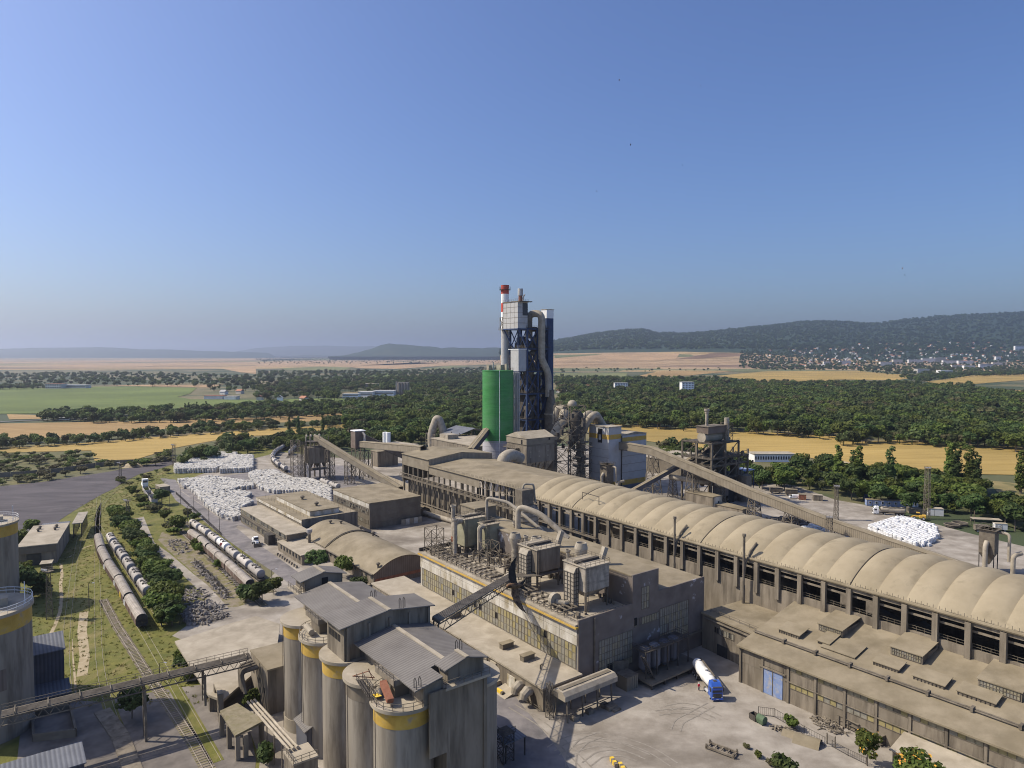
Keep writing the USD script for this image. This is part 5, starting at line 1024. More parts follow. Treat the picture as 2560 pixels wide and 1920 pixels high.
# ---------------------------------------------------------------- conveyors
def conveyor(label, P, w=3.4, h=2.9, cl='clad_tan', rm='dust_roof', name='conveyor_gallery', group=None):
    """closed sloping gallery through points on its floor line"""
    T = thing(name, label, 'conveyor', group); P = [np.asarray(p, float) for p in P]; N = []
    for i, p in enumerate(P):
        d = P[min(i + 1, len(P) - 1)] - P[max(i - 1, 0)]; n = np.array([-d[1], d[0], 0]); N.append(n / np.linalg.norm(n))
    S = [(-1, 0), (-1, h), (0, h + .35), (1, h), (1, 0)]
    R = [[p + n * (w / 2) * s_ + [0, 0, z] for s_, z in S] for p, n in zip(P, N)]
    for i in range(len(P) - 1):
        a, b = R[i], R[i + 1]
        for j in (0, 3): obj('side_cladding', MB().hexa([a[j], b[j], b[j] + .12 * N[i] * (1 if j == 0 else -1), a[j] + .12 * N[i] * (1 if j == 0 else -1)], [a[j + 1], b[j + 1], b[j + 1] + .12 * N[i] * (1 if j == 0 else -1), a[j + 1] + .12 * N[i] * (1 if j == 0 else -1)]), cl, T)
        for j, e_ in ((1, -.2), (2, .2)):
            q = [a[j], b[j], b[j + 1], a[j + 1]]; q = [x + N[i] * (e_ if (k in (0, 1)) == (j == 1) else 0) for k, x in enumerate(q)]
            obj('roof_sheet', MB().hexa([x + [0, 0, .0] for x in q], [x + [0, 0, .1] for x in q]), rm, T)
        obj('ridge_strip', MB().beam(a[2] + [0, 0, .14], b[2] + [0, 0, .14], .4, .08), 'dust_pale', T)
        obj('floor', MB().hexa([a[0] - [0, 0, .25], b[0] - [0, 0, .25], b[4] - [0, 0, .25], a[4] - [0, 0, .25]], [a[0], b[0], b[4], a[4]]), 'steel_dark', T)
    return T
Yc = 362.0
c1u = GZ(790, 1101, 412); c1l = GZ(1002, 1238, 364); c1l[2] = max(c1l[2], .6)
conveyor('closed conveyor sloping down from the loading silo behind the block building', [c1u, c1l])
trt = lambda lab, c, z, w0, w1, **k: trestle(thing('trestle_tower', lab, 'trestle', 'conveyor trestles'), c, z, w0, w1, **k)
for t_, lab in ((.18, 'first lattice trestle beside the loading silo legs'), (.42, 'second lattice trestle in the middle of the loading conveyor')):
    p = c1u + (c1l - c1u) * t_; trt(lab, p[:2], p[2] - .2, 4.2, 4.2, lv=4, th=.3)
BF = Fr(G(774, 1200), -53)
T = thing('loading_silo', 'square concrete loading silo on legs above the rail siding', 'silo')
zt, zb2 = 19.0, 9.6
obj('bin', MB().box(BF, -9.5, 0, 0, 13.2, zb2, zt), 'concrete', T)
for a in (-9.1, -.4):
    for b in (.4, 6.6, 12.8): obj('leg', MB().box(BF, a - .4, a + .4, b - .4, b + .4, 0, zb2), 'concrete', T)
obj('platform', MB().box(BF, -9.2, -.2, .2, 13, 5.4, 5.7), 'concrete_dark', T)
for i in range(3):
    x, y = BF.p(-4.5, 2.4 + 4.2 * i); obj('hopper', MB().lathe(x, y, [(.5, 6.4), (1.9, zb2), (.01, zb2)], 12), 'steel_dust', T)
obj('head_frame', MB().box(BF, -9.5, -.5, 1, 12.5, 22.2, 22.5), 'steel_dark', T)
for a in (-9.2, -.8):
    for b in (1.3, 6.5, 12.2): obj('head_post', MB().box(BF, a - .15, a + .15, b - .15, b + .15, zt, 25.6), 'steel_dust', T)
for i in range(4): obj('filter_pipe', MB().tube(arc(BF.q(-7.6 + i * .2, 1.2 + i * 2.6, 25.0), 1.0, 0, pi, (*BF.A, 0), (0, 0, 1)) + [BF.q(-8.6, 1.2 + i * 2.6, 19)], .45, 8), 'duct_dust', T)
railing(T, [BF.q(-9.5, 0, zt), BF.q(0, 0, zt), BF.q(0, 13.2, zt)], 1.1, 2)
trestle(thing('stair_scaffold', 'rusty lattice stair scaffold on the side of the loading silo', 'scaffold'), BF.p(-6, -6.2), 23.6, 4.4, 4.4, lv=7, th=.3)
trestle(thing('stair_scaffold', 'second thinner scaffold tower hugging the loading silo corner', 'scaffold'), BF.p(-3.2, -2.0), 22.6, 2.4, 2.4, lv=7, th=.26, m='steel_dark')
t = thing('silo_downpipe', 'pale upright pipe on the foot of the loading silo', 'pipe'); obj('pipe', MB().cyl(*BF.p(1.2, -1.6), 0, 9, .6, n=12), 'tank_grey', t)
XF = Fr(G(889, 1195), -53)
T = thing('transfer_tower', 'dark brown transfer house on tall lattice legs with a white cap', 'tower')
obj('house', MB().box(XF, -6.5, 0, 0, 6.5, 17.8, 28.2), 'clad_brown', T); obj('roof', MB().box(XF, -6.8, .3, -.3, 6.8, 28.2, 28.6), 'white_paint', T)
for i in range(2): obj('filter_pipe', MB().tube([XF.q(1.4 + i * 1.6, 5, 18), XF.q(1.4 + i * 1.6, 5, 26), XF.q(.4 + i, 4.4, 27.6)], .55, 8), 'tank_grey', T)
for a in (-6.2, -.3, 5, 10):
    for b in (.3, 6.2): obj('leg', MB().box(XF, a - .22, a + .22, b - .22, b + .22, 0, 17.8 if a < 2 else 16), 'steel_dust', T)
br = MB()
for a0, a1 in ((-6.2, -.3), (-.3, 5), (5, 10)):
    for b in (.3, 6.2):
        for k in range(3): br.beam(XF.q(a0, b, k * 5.6), XF.q(a1, b, k * 5.6 + 5.6), .18).beam(XF.q(a1, b, k * 5.6), XF.q(a0, b, k * 5.6 + 5.6), .18).beam(XF.q(a0, b, k * 5.6 + 5.6), XF.q(a1, b, k * 5.6 + 5.6), .2)
obj('bracing', br, 'steel_dust', T, kind='stuff')
c2a = XF.q(-1, 4, 18.6); c2b = SF.q(s3a + 4, 10, 25.4)
conveyor('closed conveyor from the white capped transfer house to the gabled shed', [c2a, c2b], 3.6, 3.2)
conveyor('short dark conveyor dropping behind the transfer house', [XF.q(-3, 6, 22), XF.q(2, 46, 2)], 4.2, 4.0, 'clad_brown', 'clad_brown')
WFL = Fr(G(944, 1168), -53)
T = thing('low_concrete_shed', 'square concrete shed with a pale lit side below the transfer house', 'building'); house(T, WFL, -10, 0, 0, 15, 0, 10.4, 'concrete', 'dust_roof', .3, .4)
T = thing('retaining_wall', 'low pale concrete wall running before the gabled shed', 'wall')
for i in range(6): obj('wall_segment', MB().beam([*(G(935, 1190) * (1 - i / 6) + G(1052, 1236) * i / 6), 1.6], [*(G(935, 1190) * (1 - (i + .97) / 6) + G(1052, 1236) * (i + .97) / 6), 1.6], .4, 3.2), 'dust_pale', T)
t = thing('shed_tunnel', 'low gabled tunnel with a pipe beside the dark block building', 'tunnel'); tf = Fr(G(1060, 1290), -50)
obj('walls', MB().box(tf, -30, 0, -2.4, 2.4, 0, 3.4), 'concrete_dark', t)
for q in gable(tf, -30, .3, -2.4, 2.4, 3.4, 4.4, over=.4): obj('roof_slope', q, 'dust_roof', t)
bent(t, [tf.q(0, 0, 1.6), tf.q(9, .6, 1.4), tf.q(22, 2, 1.2)], 1.1)

# the long conveyor to the right
D3 = np.array([.578, -.816]); o3 = np.array([73.7, 354.6])
def c3(s_, z): return np.array([*(o3 + D3 * s_), z])
conveyor('very long closed conveyor crossing above the yard behind the arched hall', [c3(-36, 23.2), c3(0, 22.6), c3(60, 10.4), c3(98, 4.0), c3(150, -2.5)], 4.2, 3.6)
for s_, zt_, lab, w0 in ((0, 22.2, 'tall tapering trestle at the bend of the long conveyor', 7), (26, 17.0, 'dense lattice trestle beside the small concrete house', 6), (61, 10, 'lattice trestle of the long conveyor next to the rubble heap', 5), (79, 7.0, 'splayed trestle of the long conveyor over the rubble', 6), (99.5, 3.6, 'short trestle where the long conveyor nears the white bags', 4)):
    trt(lab, o3 + D3 * s_, zt_, w0, 3.2, lv=4 if zt_ > 9 else 2, th=.32, ang=-54.7)
E4a = GZ(1575, 1236, 345); E4b = GZ(1822, 1100, 362)
conveyor('dark slim conveyor climbing to the old kiln tower under the long one', [E4a, E4b], 2.4, 1.9, 'clad_dark', 'dust_roof')
t = thing('cross_pipe', 'long horizontal dusty pipe on a trestle before the old kiln tower', 'pipe'); pa, pb = GZ(1675, 1192, 352), GZ(1822, 1214, 330)
obj('pipe', MB().tube([pa, pb], 1.35, 14), 'duct_dust', t, smooth=40)
trt('slim trestle carrying the dusty cross pipe', (pa * .95 + pb * .05)[:2], pa[2] - 1.3, 4, 2.2, lv=4, th=.25); trt('slim trestle at the kiln end of the cross pipe', (pa * .12 + pb * .88)[:2], pb[2] - 1.3, 3, 2.4, lv=4, th=.25)

# ---------------------------------------------------------------- grey block house with yellow stripes
YC = np.array([52.4, 367.8]); GF = Fr(YC, -53.2)
T = thing('raw_meal_house', 'tall pale grey block house with yellow stripes at top and foot', 'building')
def striped(a0, a1, b0, b1, zt_, stripes, nm):
    zs = [0] + [z for s_ in stripes for z in s_] + [zt_]; cur = 0.0
    for k, (z0, z1) in enumerate(zip(zs, zs[1:])): obj(nm if k % 2 == 0 else 'yellow_stripe', MB().box(GF, a0, a1, b0, b1, z0, z1), 'tank_grey' if k % 2 == 0 else 'ochre', T)
mat('panel_grey', (.37, .36, .345), (.43, .42, .40), scale=.4, detail=6, c3=(.32, .29, .25), s3=.2, lo3=.55, hi3=.75)
MAT['tank_grey'] , _tg = MAT['panel_grey'], MAT['tank_grey']
striped(-15.5, 0, 0, 9.6, 35.2, [(2.6, 5.4), (28.6, 31.2)], 'tower_wall')
striped(-16.2, .12, 9.62, 29.6, 30.2, [(2.6, 5.4), (26.6, 29.0)], 'wall')
MAT['tank_grey'] = _tg
obj('tower_roof', MB().box(GF, -15.9, .4, -.4, 10, 35.2, 35.6), 'dust_pale', T)
for q in [MB().hexa([GF.q(-16.4, 9.9, 30.2), GF.q(.4, 9.9, 30.2), GF.q(.4, 20, 31.4), GF.q(-16.4, 20, 31.4)], [GF.q(-16.4, 9.9, 30.5), GF.q(.4, 9.9, 30.5), GF.q(.4, 20, 31.7), GF.q(-16.4, 20, 31.7)]), MB().hexa([GF.q(-16.4, 20, 31.4), GF.q(.4, 20, 31.4), GF.q(.4, 29.9, 30.2), GF.q(-16.4, 29.9, 30.2)], [GF.q(-16.4, 20, 31.7), GF.q(.4, 20, 31.7), GF.q(.4, 29.9, 30.5), GF.q(-16.4, 29.9, 30.5)])]: obj('roof_slope', q, 'dust_pale', T)
obj('gable_wall', MB().add([GF.q(.13, 9.7, 30.1), GF.q(.13, 29.5, 30.1), GF.q(.13, 20, 31.4)], [[0, 1, 2]]), 'duct_dust', T)
obj('opening', MB().box(GF, -8.5, -5.2, -.08, .02, 26.4, 34.2), 'black_hole', T); obj('loose_sheet', MB().box(GF, -7.6, -6.0, -.2, -.1, 28, 31), 'tank_grey', T)
for z in (9.5, 14, 18.5, 23):
    obj('panel_joint', MB().box(GF, .12, .2, 9.6, 29.6, z, z + .12), 'steel_dust', T); obj('panel_joint', MB().box(GF, -15.5, 0, -.06, 0, z, z + .1), 'steel_dust', T)
obj('downpipe', MB().tube([GF.q(.5, 9.4, 30), GF.q(.5, 9.4, 1)], .3, 8), 'steel_dark', T)
obj('blue_plinth', MB().box(GF, .12, .2, 10, 29.5, .0, 2.6), 'clad_blue_roof', T)
def dedust(f, h, lab, m='steel_dust', w=3.0):
    T = thing('dust_filter_unit', lab, 'dust filter'); z0 = h * .45
    obj('casing', MB().box(f, -w, 0, 0, w, z0, h), m, T); hp = [f.q(-w, 0, z0), f.q(0, 0, z0), f.q(0, w, z0), f.q(-w, w, z0)]; c = f.q(-w / 2, w / 2, z0 - h * .28)
    obj('hopper', MB().hexa([c + (p - c) * [.15, .15, 0] for p in hp], hp), m, T)
    for a in (-w + .15, -.15):
        for b in (.15, w - .15): obj('leg', MB().box(f, a - .12, a + .12, b - .12, b + .12, 0, z0), 'steel_dark', T)
    railing(T, [f.q(-w - .6, -.6, h), f.q(.6, -.6, h), f.q(.6, w + .6, h), f.q(-w - .6, w + .6, h)], 1.1, 1.2, closed=True)
    obj('deck', MB().box(f, -w - .7, .7, -.7, w + .7, h - .12, h), 'steel_dust', T)
    bent(T, [f.q(-w * .5, -1.2, .5), f.q(-w * .5, -1.2, h * .62), f.q(-w * .5, 0.2, h * .72)], w * .17, 'duct_dust')
    bent(T, [f.q(.2, w * .7, h * .93), f.q(3.4, w * .7, h * .93), f.q(3.4, w * .7, h * .3)], w * .11, 'duct_dust')
    bent(T, [f.q(4.6, w * .7, .4), f.q(4.6, w * .7, h * .46), f.q(6.2, w * 1.3, h * .5)], w * .16, 'duct_dust')
    return T
dedust(Fr(GZ(1517, 1213, 358)[:2], -53.2), 16.5, 'small dusty filter unit at the foot of the striped block house', w=5)
dedust(Fr(G(2484, 1436), -50), 15, 'dusty filter tower with hopper in the yard behind the arched hall end', w=4.6)

# ---------------------------------------------------------------- green silo
T = thing('green_silo', 'very tall green painted silo with a bare grey foot', 'silo')
gx, gy, gr = (1244.5 - 1280) / FPX * 378, 378.0, 8.5
mat('silo_green', (.035, .175, .04), (.055, .235, .06), scale=.4, detail=7, stretch=(.3, .3, 4), c3=(.085, .22, .09), s3=.12, lo3=.45, hi3=.75, rough=.5, st3=(.4, .4, 1.4))
mat('silo_grey', (.33, .315, .32), (.41, .395, .4), scale=.5, detail=7, stretch=(.3, .3, 3))
obj('foot', MB().lathe(gx, gy, [(gr, 0), (gr, 27.6)], 56), 'silo_grey', T, smooth=40); obj('shell', MB().lathe(gx, gy, [(gr + .03, 27.6), (gr + .03, 65.6), (gr + .15, 65.6), (gr + .15, 66.0), (.01, 66.2)], 56), 'silo_green', T, smooth=40)
ca = rad(-88); obj('cable_duct', MB().beam((gx + (gr + .15) * cos(ca) + .9, gy + (gr + .1) * sin(ca), 4), (gx + (gr + .15) * cos(ca) + .9, gy + (gr + .1) * sin(ca), 66), .28, .2), 'white_paint', T)
for z in np.arange(3, 65.5, 2.4): obj('hoop', MB().lathe(gx, gy, [(gr + .03, z), (gr + .07, z + .03), (gr + .07, z + .1), (gr + .03, z + .13)], 56), 'silo_grey' if z < 27 else 'silo_green', T)
railing(T, [(gx + gr * cos(q), gy + gr * sin(q), 66.1) for q in np.linspace(0, 2 * pi, 24)], 1.2, 3)
for dx, dy, w_, h_ in ((-4.6, -3, 2.2, 2.6), (2, 1, 4, 2.8), (5, -2, 1.6, 3.4)): obj('roof_unit', MB().box(Fr((gx + dx, gy + dy), -53), -w_ / 2, w_ / 2, -w_ / 2, w_ / 2, 66.2, 66.2 + h_), 'duct_dust', T)
obj('roof_pipe', MB().cyl(gx - 2.4, gy - 4, 66.2, 70.6, .35, n=10), 'tank_grey', T)
conveyor('inclined green grey conveyor rising behind the green silo foot', [GZ(1176, 1136, 352), GZ(1216, 1085, 372)], 3.2, 3.0, 'clad_dark', 'dust_roof')
t = thing('gas_duct_arch', 'thick dusty gas duct bent like a hairpin on a steel stand', 'duct'); k = 468
bent(t, [GZ(1081, 1124, k), GZ(1077, 1086, k), GZ(1091, 1047, k), GZ(1098, 1049, k), GZ(1111, 1084, k), GZ(1113, 1120, k)], 2.7, bev=1.0)
trestle(t, GZ(1095, 1120, k + 3)[:2], GZ(1095, 1084, k)[2], 12, 12, lv=3, th=.35)
T = thing('open_canopy', 'open steel canopy with a dark corrugated roof left of the green silo', 'canopy'); of = Fr(GZ(1152, 1112, 455)[:2], -53); zc = GZ(1130, 1081, 455)[2]
for q in gable(of, -20, 4, -4, 22, zc - 1, zc + 2.6): obj('roof_slope', q, 'clad_blue_roof', T)
for a in (-18, -7, 3):
    for b in (-3, 9, 21): obj('post', MB().box(of, a - .25, a + .25, b - .25, b + .25, 0, zc), 'steel_dust', T)
br = MB()
for a in (-18, -7): br.beam(of.q(a, -3, 1), of.q(a + 11, -3, zc - 1), .25).beam(of.q(a + 11, -3, 1), of.q(a, -3, zc - 1), .25)
for b in (-3, 9): br.beam(of.q(3, b, 1), of.q(3, b + 12, zc - 1), .25).beam(of.q(3, b + 12, 1), of.q(3, b, zc - 1), .25)
obj('bracing', br, 'steel_dust', T); obj('kiln_shell', MB().tube([of.q(-14, 26, 8), of.q(8, 22, 7)], 2.2, 16), 'duct_dust', T, smooth=40)
T = thing('flat_roof_shed', 'low flat shed with pale roof edge behind the gabled shed', 'building'); ff = Fr(GZ(1190, 1118, 400)[:2], -53); house(T, ff, -52, 0, 0, 30, 0, 20.6, 'concrete', 'dust_pale', .3, .5); obj('roof_box', MB().box(ff, -48, -38, 4, 12, 20.6, 23.4), 'duct_dust', T)
T = thing('white_tank_shed', 'small white shed with two upright white tanks among trees', 'shed'); wf = Fr(G(968, 1127), -40); house(T, wf, 0, 26, 0, 9, 0, 6.5, 'white_paint', 'dust_pale', .3, .3)
for i in range(2): obj('tank', MB().cyl(*wf.p(-5 + i * 4, 2), 0, 14, 1.8, n=16), 'white_paint', T, smooth=40)

# ---------------------------------------------------------------- preheater tower
PC = np.array([8.6, 392.0]); TF = Fr(PC, -53)
TT = thing('preheater_tower', 'very tall blue steel preheater tower with grey clad houses and big ducts', 'tower')
LEV = [0, 11, 24, 37, 52, 65, 78, 89.5]
cols = [(-16, 0), (-8, 0), (0, 0), (0, 8), (0, 16), (-8, 16), (-16, 16), (-16, 8)]
for a, b in cols: obj('column', MB().box(TF, a - .5, a + .5, b - .5, b + .5, 0, 89.5), 'blue_steel', TT)
for z in LEV[1:]:
    for a0, b0, a1, b1 in ((-16, 0, 0, 0), (0, 0, 0, 16), (0, 16, -16, 16), (-16, 16, -16, 0)):
        obj('floor_beam', MB().beam(TF.q(a0, b0, z), TF.q(a1, b1, z), .6, 1.0), 'blue_steel', TT)
    obj('floor_grating', MB().box(TF, -16.5, .8, -.8, 16.8, z + .5, z + .65), 'steel_dark', TT)
    railing(TT, [TF.q(-16.4, -.7, z + .6), TF.q(.7, -.7, z + .6), TF.q(.7, 16.7, z + .6)], 1.1, 2, 'steel_dust')
for z0, z1 in zip(LEV, LEV[1:]):
    for a0, b0, a1, b1 in ((-16, 0, -8, 0), (-8, 0, 0, 0), (0, 0, 0, 8), (0, 8, 0, 16)):
        obj('diagonal', MB().beam(TF.q(a0, b0, z0), TF.q(a1, b1, z1), .42), 'blue_steel', TT)
        if b1 - b0 or z0 > 50: obj('diagonal', MB().beam(TF.q(a1, b1, z0), TF.q(a0, b0, z1), .42), 'blue_steel', TT)
for k, (a, b, z) in enumerate(((-11, 5, 80), (-5, 11, 80), (-5, 5, 66), (-10.5, 11, 53), (-5, 5.5, 40), (-10, 10, 27), (-5, 6, 14))):
    x, y = TF.p(a, b); obj('cyclone', MB().lathe(x, y, [(.6, z - 11), (1.0, z - 8), (3.4, z - 2), (3.4, z + 4.4), (2.2, z + 5.2), (.01, z + 5.4)], 20), 'duct_dust' if k % 2 else 'steel_dust', TT, smooth=40)
    if k: bent(TT, [(x, y, z + 5), (x + 1, y - 1, z + 9.5), (x + 4 * (-1) ** k, y - 1, z + 9.5), (x + 4 * (-1) ** k, y - 1, z + 5)], 1.5, 'steel_dust')
hz0, hz1 = 89.6, 104.6
obj('top_house', MB().box(TF, -14.2, 0, -6.6, .4, hz0, hz1), 'panel_grey', TT)
for k in range(4): obj('panel_joint', MB().box(TF, -14.2, 0, -6.66, -6.6, hz0 + 3 * (k + 1), hz0 + 3 * (k + 1) + .16), 'steel_dust', TT); obj('panel_joint', MB().box(TF, 0, .08, -6.6, .4, hz0 + 3 * (k + 1), hz0 + 3 * (k + 1) + .16), 'steel_dust', TT)
for k in range(4): obj('panel_joint', MB().box(TF, -14 + k * 3.5, -13.88 + k * 3.5, -6.66, -6.6, hz0, hz1), 'steel_dust', TT)
obj('top_opening', MB().box(TF, -.04, .12, -3.2, .5, 97, 104), 'pane_dark', TT)
obj('top_roof', MB().box(TF, -14.5, 1.8, -6.9, 2.4, hz1, hz1 + .5), 'steel_dust', TT); railing(TT, [TF.q(-14, -6.6, 105.1), TF.q(0, -6.6, 105.1), TF.q(0, 1, 105.1)], 1.2, 2)
obj('strut', MB().beam(TF.q(0, -6.4, hz0), TF.q(0, 0, 78), .7), 'blue_steel', TT); obj('strut', MB().beam(TF.q(-14, -6.4, hz0), TF.q(-11, 0, 76), .7), 'blue_steel', TT)
obj('house_floor', MB().box(TF, -14.4, .2, -6.8, .6, hz0 - .7, hz0), 'blue_steel', TT)
obj('lower_house', MB().box(TF, -7.3, .1, -6.2, .3, 65.2, 77.5), 'panel_grey', TT); obj('lower_house_roof', MB().box(TF, -9.5, .4, -6.5, .7, 77.5, 77.9), 'white_paint', TT)
obj('side_balcony', MB().box(TF, -19, -14.2, -6.6, -1, hz0 - .6, hz0 - .3), 'steel_dust', TT); railing(TT, [TF.q(-18.9, -6.5, hz0 - .3), TF.q(-18.9, -1, hz0 - .3)], 1.2, 2); trestle(TT, TF.p(-17, -4.5), hz0 + 7, 2.6, 2.6, lv=1, th=.25, z0=hz0 - .3)
obj('dark_core', MB().box(TF, -14.5, -4, 3, 13.5, 0, 63), 'steel_dark', TT)
for z in LEV[1:-1]:
    for k in range(3): obj('machine', MB().box(TF, -13 + k * 4.6, -10.4 + k * 4.6, 1, 2.6, z + .7, z + 3.4 + k), 'steel_dark', TT); obj('machine', MB().box(TF, -3.2, -1.2, 3 + k * 4.4, 5.6 + k * 4.4, z + .7, z + 4.6 - k), 'steel_dark', TT)
    obj('feed_pipe', MB().tube([TF.q(-2, 2, z + 9), TF.q(-1.4, 8, z + 3), TF.q(-2.4, 12, z - 4)], .9, 8), 'steel_dust', TT)
bent(TT, [TF.q(-6, 6, 84), TF.q(-6, 6, 98.5), TF.q(1.5, 9.6, 98.5), TF.q(1.5, 9.6, 72)], 2.1, bev=1.3, m='duct_dust'); obj('cyclone', MB().lathe(*TF.p(-4.4, 4.2), [(2.4, 90.2), (2.4, 98.2), (.01, 98.6)], 18), 'steel_dust', TT, smooth=40)
bent(TT, [TF.q(1.5, 9.6, 78), TF.q(1.5, 9.6, 72), TF.q(2.2, 14.2, 64), TF.q(2.2, 14.2, 50)], 2.0, bev=1.0, m='duct_dust')
x, y = TF.p(3.4, 15.2); obj('duct_cone', MB().lathe(x, y, [(3.8, 0), (3.8, 40), (3.6, 41), (1.9, 51), (1.9, 54)], 20), 'steel_dust', TT, smooth=40); obj('duct_flange', MB().cyl(x, y, 39.6, 40.4, 4.1), 'duct_dust', TT)
EF = Fr(TF.p(-.4, 15.0), -53)
obj('elevator_shaft', MB().box(EF, -5, 0, 0, 5.2, 0, 96.0), 'blue_steel', TT); obj('elevator_head', MB().box(EF, -5.2, .1, -.1, 5.3, 96.0, 101), 'white_paint', TT); obj('elevator_roof', MB().box(EF, -5.3, .3, -.3, 5.5, 101, 101.3), 'dust_pale', TT)
for k in range(4): obj('down_pipe', MB().tube([GZ(1285 + k * 4.2, 930, 384), GZ(1285 + k * 4.2, 1092, 384)], .42, 8), 'panel_grey', TT)
for z in (20, 30, 40, 50, 60): obj('pipe_bracket', MB().beam([*(GZ(1282, 930, 384)[:2]), z], [*(GZ(1300, 930, 384)[:2]), z], .3), 'steel_dark', TT)
obj('roof_bin', MB().cyl(*TF.p(-3, -2.5), 108.4, 112.4, 1.5, n=14), 'panel_grey', TT, smooth=40); obj('roof_bin_stand', MB().cyl(*TF.p(-3, -2.5), 105, 108.4, 1.1, n=10), 'rust', TT); bent(TT, [TF.q(-1.6, -2, 105), TF.q(-1.0, -1.8, 108), TF.q(-.2, -1.4, 109)], .4, 'tank_grey')
T = thing('red_white_chimney', 'red and white banded chimney with a round platform beside the tower top', 'chimney'); kx, ky = (1262.5 - 1280) / FPX * 406, 406.0; kr = 2.35
for z0, z1, m in ((30, 90, 'panel_grey'), (90, 99.8, 'white_paint'), (99.8, 105, 'red_paint'), (105, 110.4, 'white_paint'), (110.4, 115.6, 'red_paint')): obj('band', MB().lathe(kx, ky, [(kr, z0), (kr, z1)], 28), m, T, smooth=40)
obj('lip', MB().lathe(kx, ky, [(kr, 115.4), (kr + .12, 115.6), (kr - .3, 115.6), (kr - .3, 112)], 28), 'red_paint', T); obj('platform', MB().lathe(kx, ky, [(kr, 112.8), (kr + 1.1, 112.8), (kr + 1.1, 113), (kr, 113)], 28), 'steel_dark', T)
railing(T, [(kx + (kr + 1) * cos(q), ky + (kr + 1) * sin(q), 113) for q in np.linspace(0, 2 * pi, 14)], 1.6, 2, 'steel_dark')
FBF = Fr((7.4, 346.0), -53)
T = thing('bag_house', 'tan gabled bag filter house on hoppers in front of the blue tower', 'filter house')
obj('casing', MB().box(FBF, -17, 0, 0, 18.6, 19.2, 27.6), 'concrete', T); obj('band', MB().box(FBF, -.2, .06, .1, 18.5, 27.6, 28.6), 'concrete_dark', T); obj('upper_casing', MB().box(FBF, -17, .12, -.1, 18.7, 28.6, 31.8), 'clad_tan_B', T)
obj('gap', MB().box(FBF, -16.9, -.3, .2, 18.4, 27.6, 28.6), 'concrete_dark', T)
for q in [MB().hexa([FBF.q(-17.5, -.4, 31.8), FBF.q(.4, -.4, 31.8), FBF.q(.4, 19, 31.8), FBF.q(-17.5, 19, 31.8)], [FBF.q(-9, -.4, 34.6), FBF.q(-8, -.4, 34.6), FBF.q(-8, 19, 34.6), FBF.q(-9, 19, 34.6)])]: obj('roof', q, 'dust_pale', T)
for k in range(4):
    hp = [FBF.q(-10, .4 + k * 4.5, 19.2), FBF.q(-.2, .4 + k * 4.5, 19.2), FBF.q(-.2, 4.6 + k * 4.5, 19.2), FBF.q(-10, 4.6 + k * 4.5, 19.2)]; c = np.mean(hp, axis=0) - [0, 0, 6]; obj('hopper', MB().hexa([c + (p - c) * [.12, .12, 0] for p in hp], hp), 'duct_dust', T)
    obj('leg', MB().box(FBF, -.6, -.1, .1 + k * 6, .6 + k * 6, 0, 19.2), 'steel_dust', T); obj('leg', MB().box(FBF, -17, -16.5, .1 + k * 6, .6 + k * 6, 0, 19.2), 'steel_dust', T)
obj('doorway', MB().box(FBF, -4.4, -3.2, -.2, .05, 28.8, 31.0), 'black_hole', T); obj('doorway', MB().box(FBF, .05, .2, 14.5, 15.6, 30.2, 31.4), 'black_hole', T)
for z in (22, 24.6): 
    for k in range(3): obj('hatch', MB().box(FBF, 0, .12, 2.2 + k * 5.8, 3 + k * 5.8, z, z + .5), 'dust_pale', T)
obj('balcony', MB().box(FBF, -17, -6, -2.2, -.1, 26.2, 26.5), 'steel_dust', T); railing(T, [FBF.q(-17, -2.1, 26.5), FBF.q(-6, -2.1, 26.5)], 1.1, 1.6)
bent(T, [GZ(1257, 1166, 330), GZ(1258, 1147, 330), GZ(1276, 1135, 334), GZ(1300, 1146, 340)], 3.0, bev=1.2, n=16)
t = thing('raw_mill_duct', 'broad slanting duct from the bag house up to the dome topped frame', 'duct'); bent(t, [GZ(1384, 1096, 372), GZ(1395, 1072, 372), GZ(1407, 1054, 374), GZ(1412, 1030, 378)], 2.9)
T = thing('raw_mill_tower', 'braced steel frame with a dusty dome and round separator on top', 'tower'); rf = Fr(GZ(1424, 1100, 372)[:2], -53)
trestle(T, rf.p(0, 0), GZ(1424, 1014, 372)[2], 12, 12, lv=6, th=.4, m='steel_dust'); x, y = rf.p(0, 1)
zd = GZ(1424, 1014, 372)[2]; obj('dome', MB().lathe(x + .6, y, [(2.6, zd), (2.6, zd + .8), (2.2, zd + 2), (1.2, zd + 2.8), (.01, zd + 3.1)], 18), 'duct_dust', T, smooth=50); obj('separator', MB().lathe(x + 3.2, y, [(1.2, zd - 21), (3.6, zd - 12), (3.6, zd - 5), (2, zd - 3), (.01, zd - 3)], 20), 'steel_dark', T, smooth=40)
bent(T, [GZ(1390, 1060, 380), GZ(1390, 1034, 380), GZ(1397, 1018, 380), GZ(1410, 1022, 378)], 1.9, bev=1.2); railing(T, [rf.q(-6, -6, zd), rf.q(6, -6, zd), rf.q(6, 6, zd)], 1.2, 2)
T = thing('twin_cyclone_duct', 'pale Y shaped twin duct arching over beside the striped block house', 'duct'); k = 380
bent(T, [GZ(1451, 1112, k), GZ(1451, 1092, k), GZ(1441, 1078, k), GZ(1454, 1052, k), GZ(1467, 1036, k), GZ(1477, 1034, k + 2), GZ(1492, 1052, k + 10)], 2.0, bev=.9)
bent(T, [GZ(1451, 1112, k - 2), GZ(1452, 1092, k - 2), GZ(1459, 1077, k - 2), GZ(1468, 1054, k - 2), GZ(1481, 1039, k - 2), GZ(1491, 1036, k), GZ(1508, 1064, k + 8)], 2.0, bev=.9)
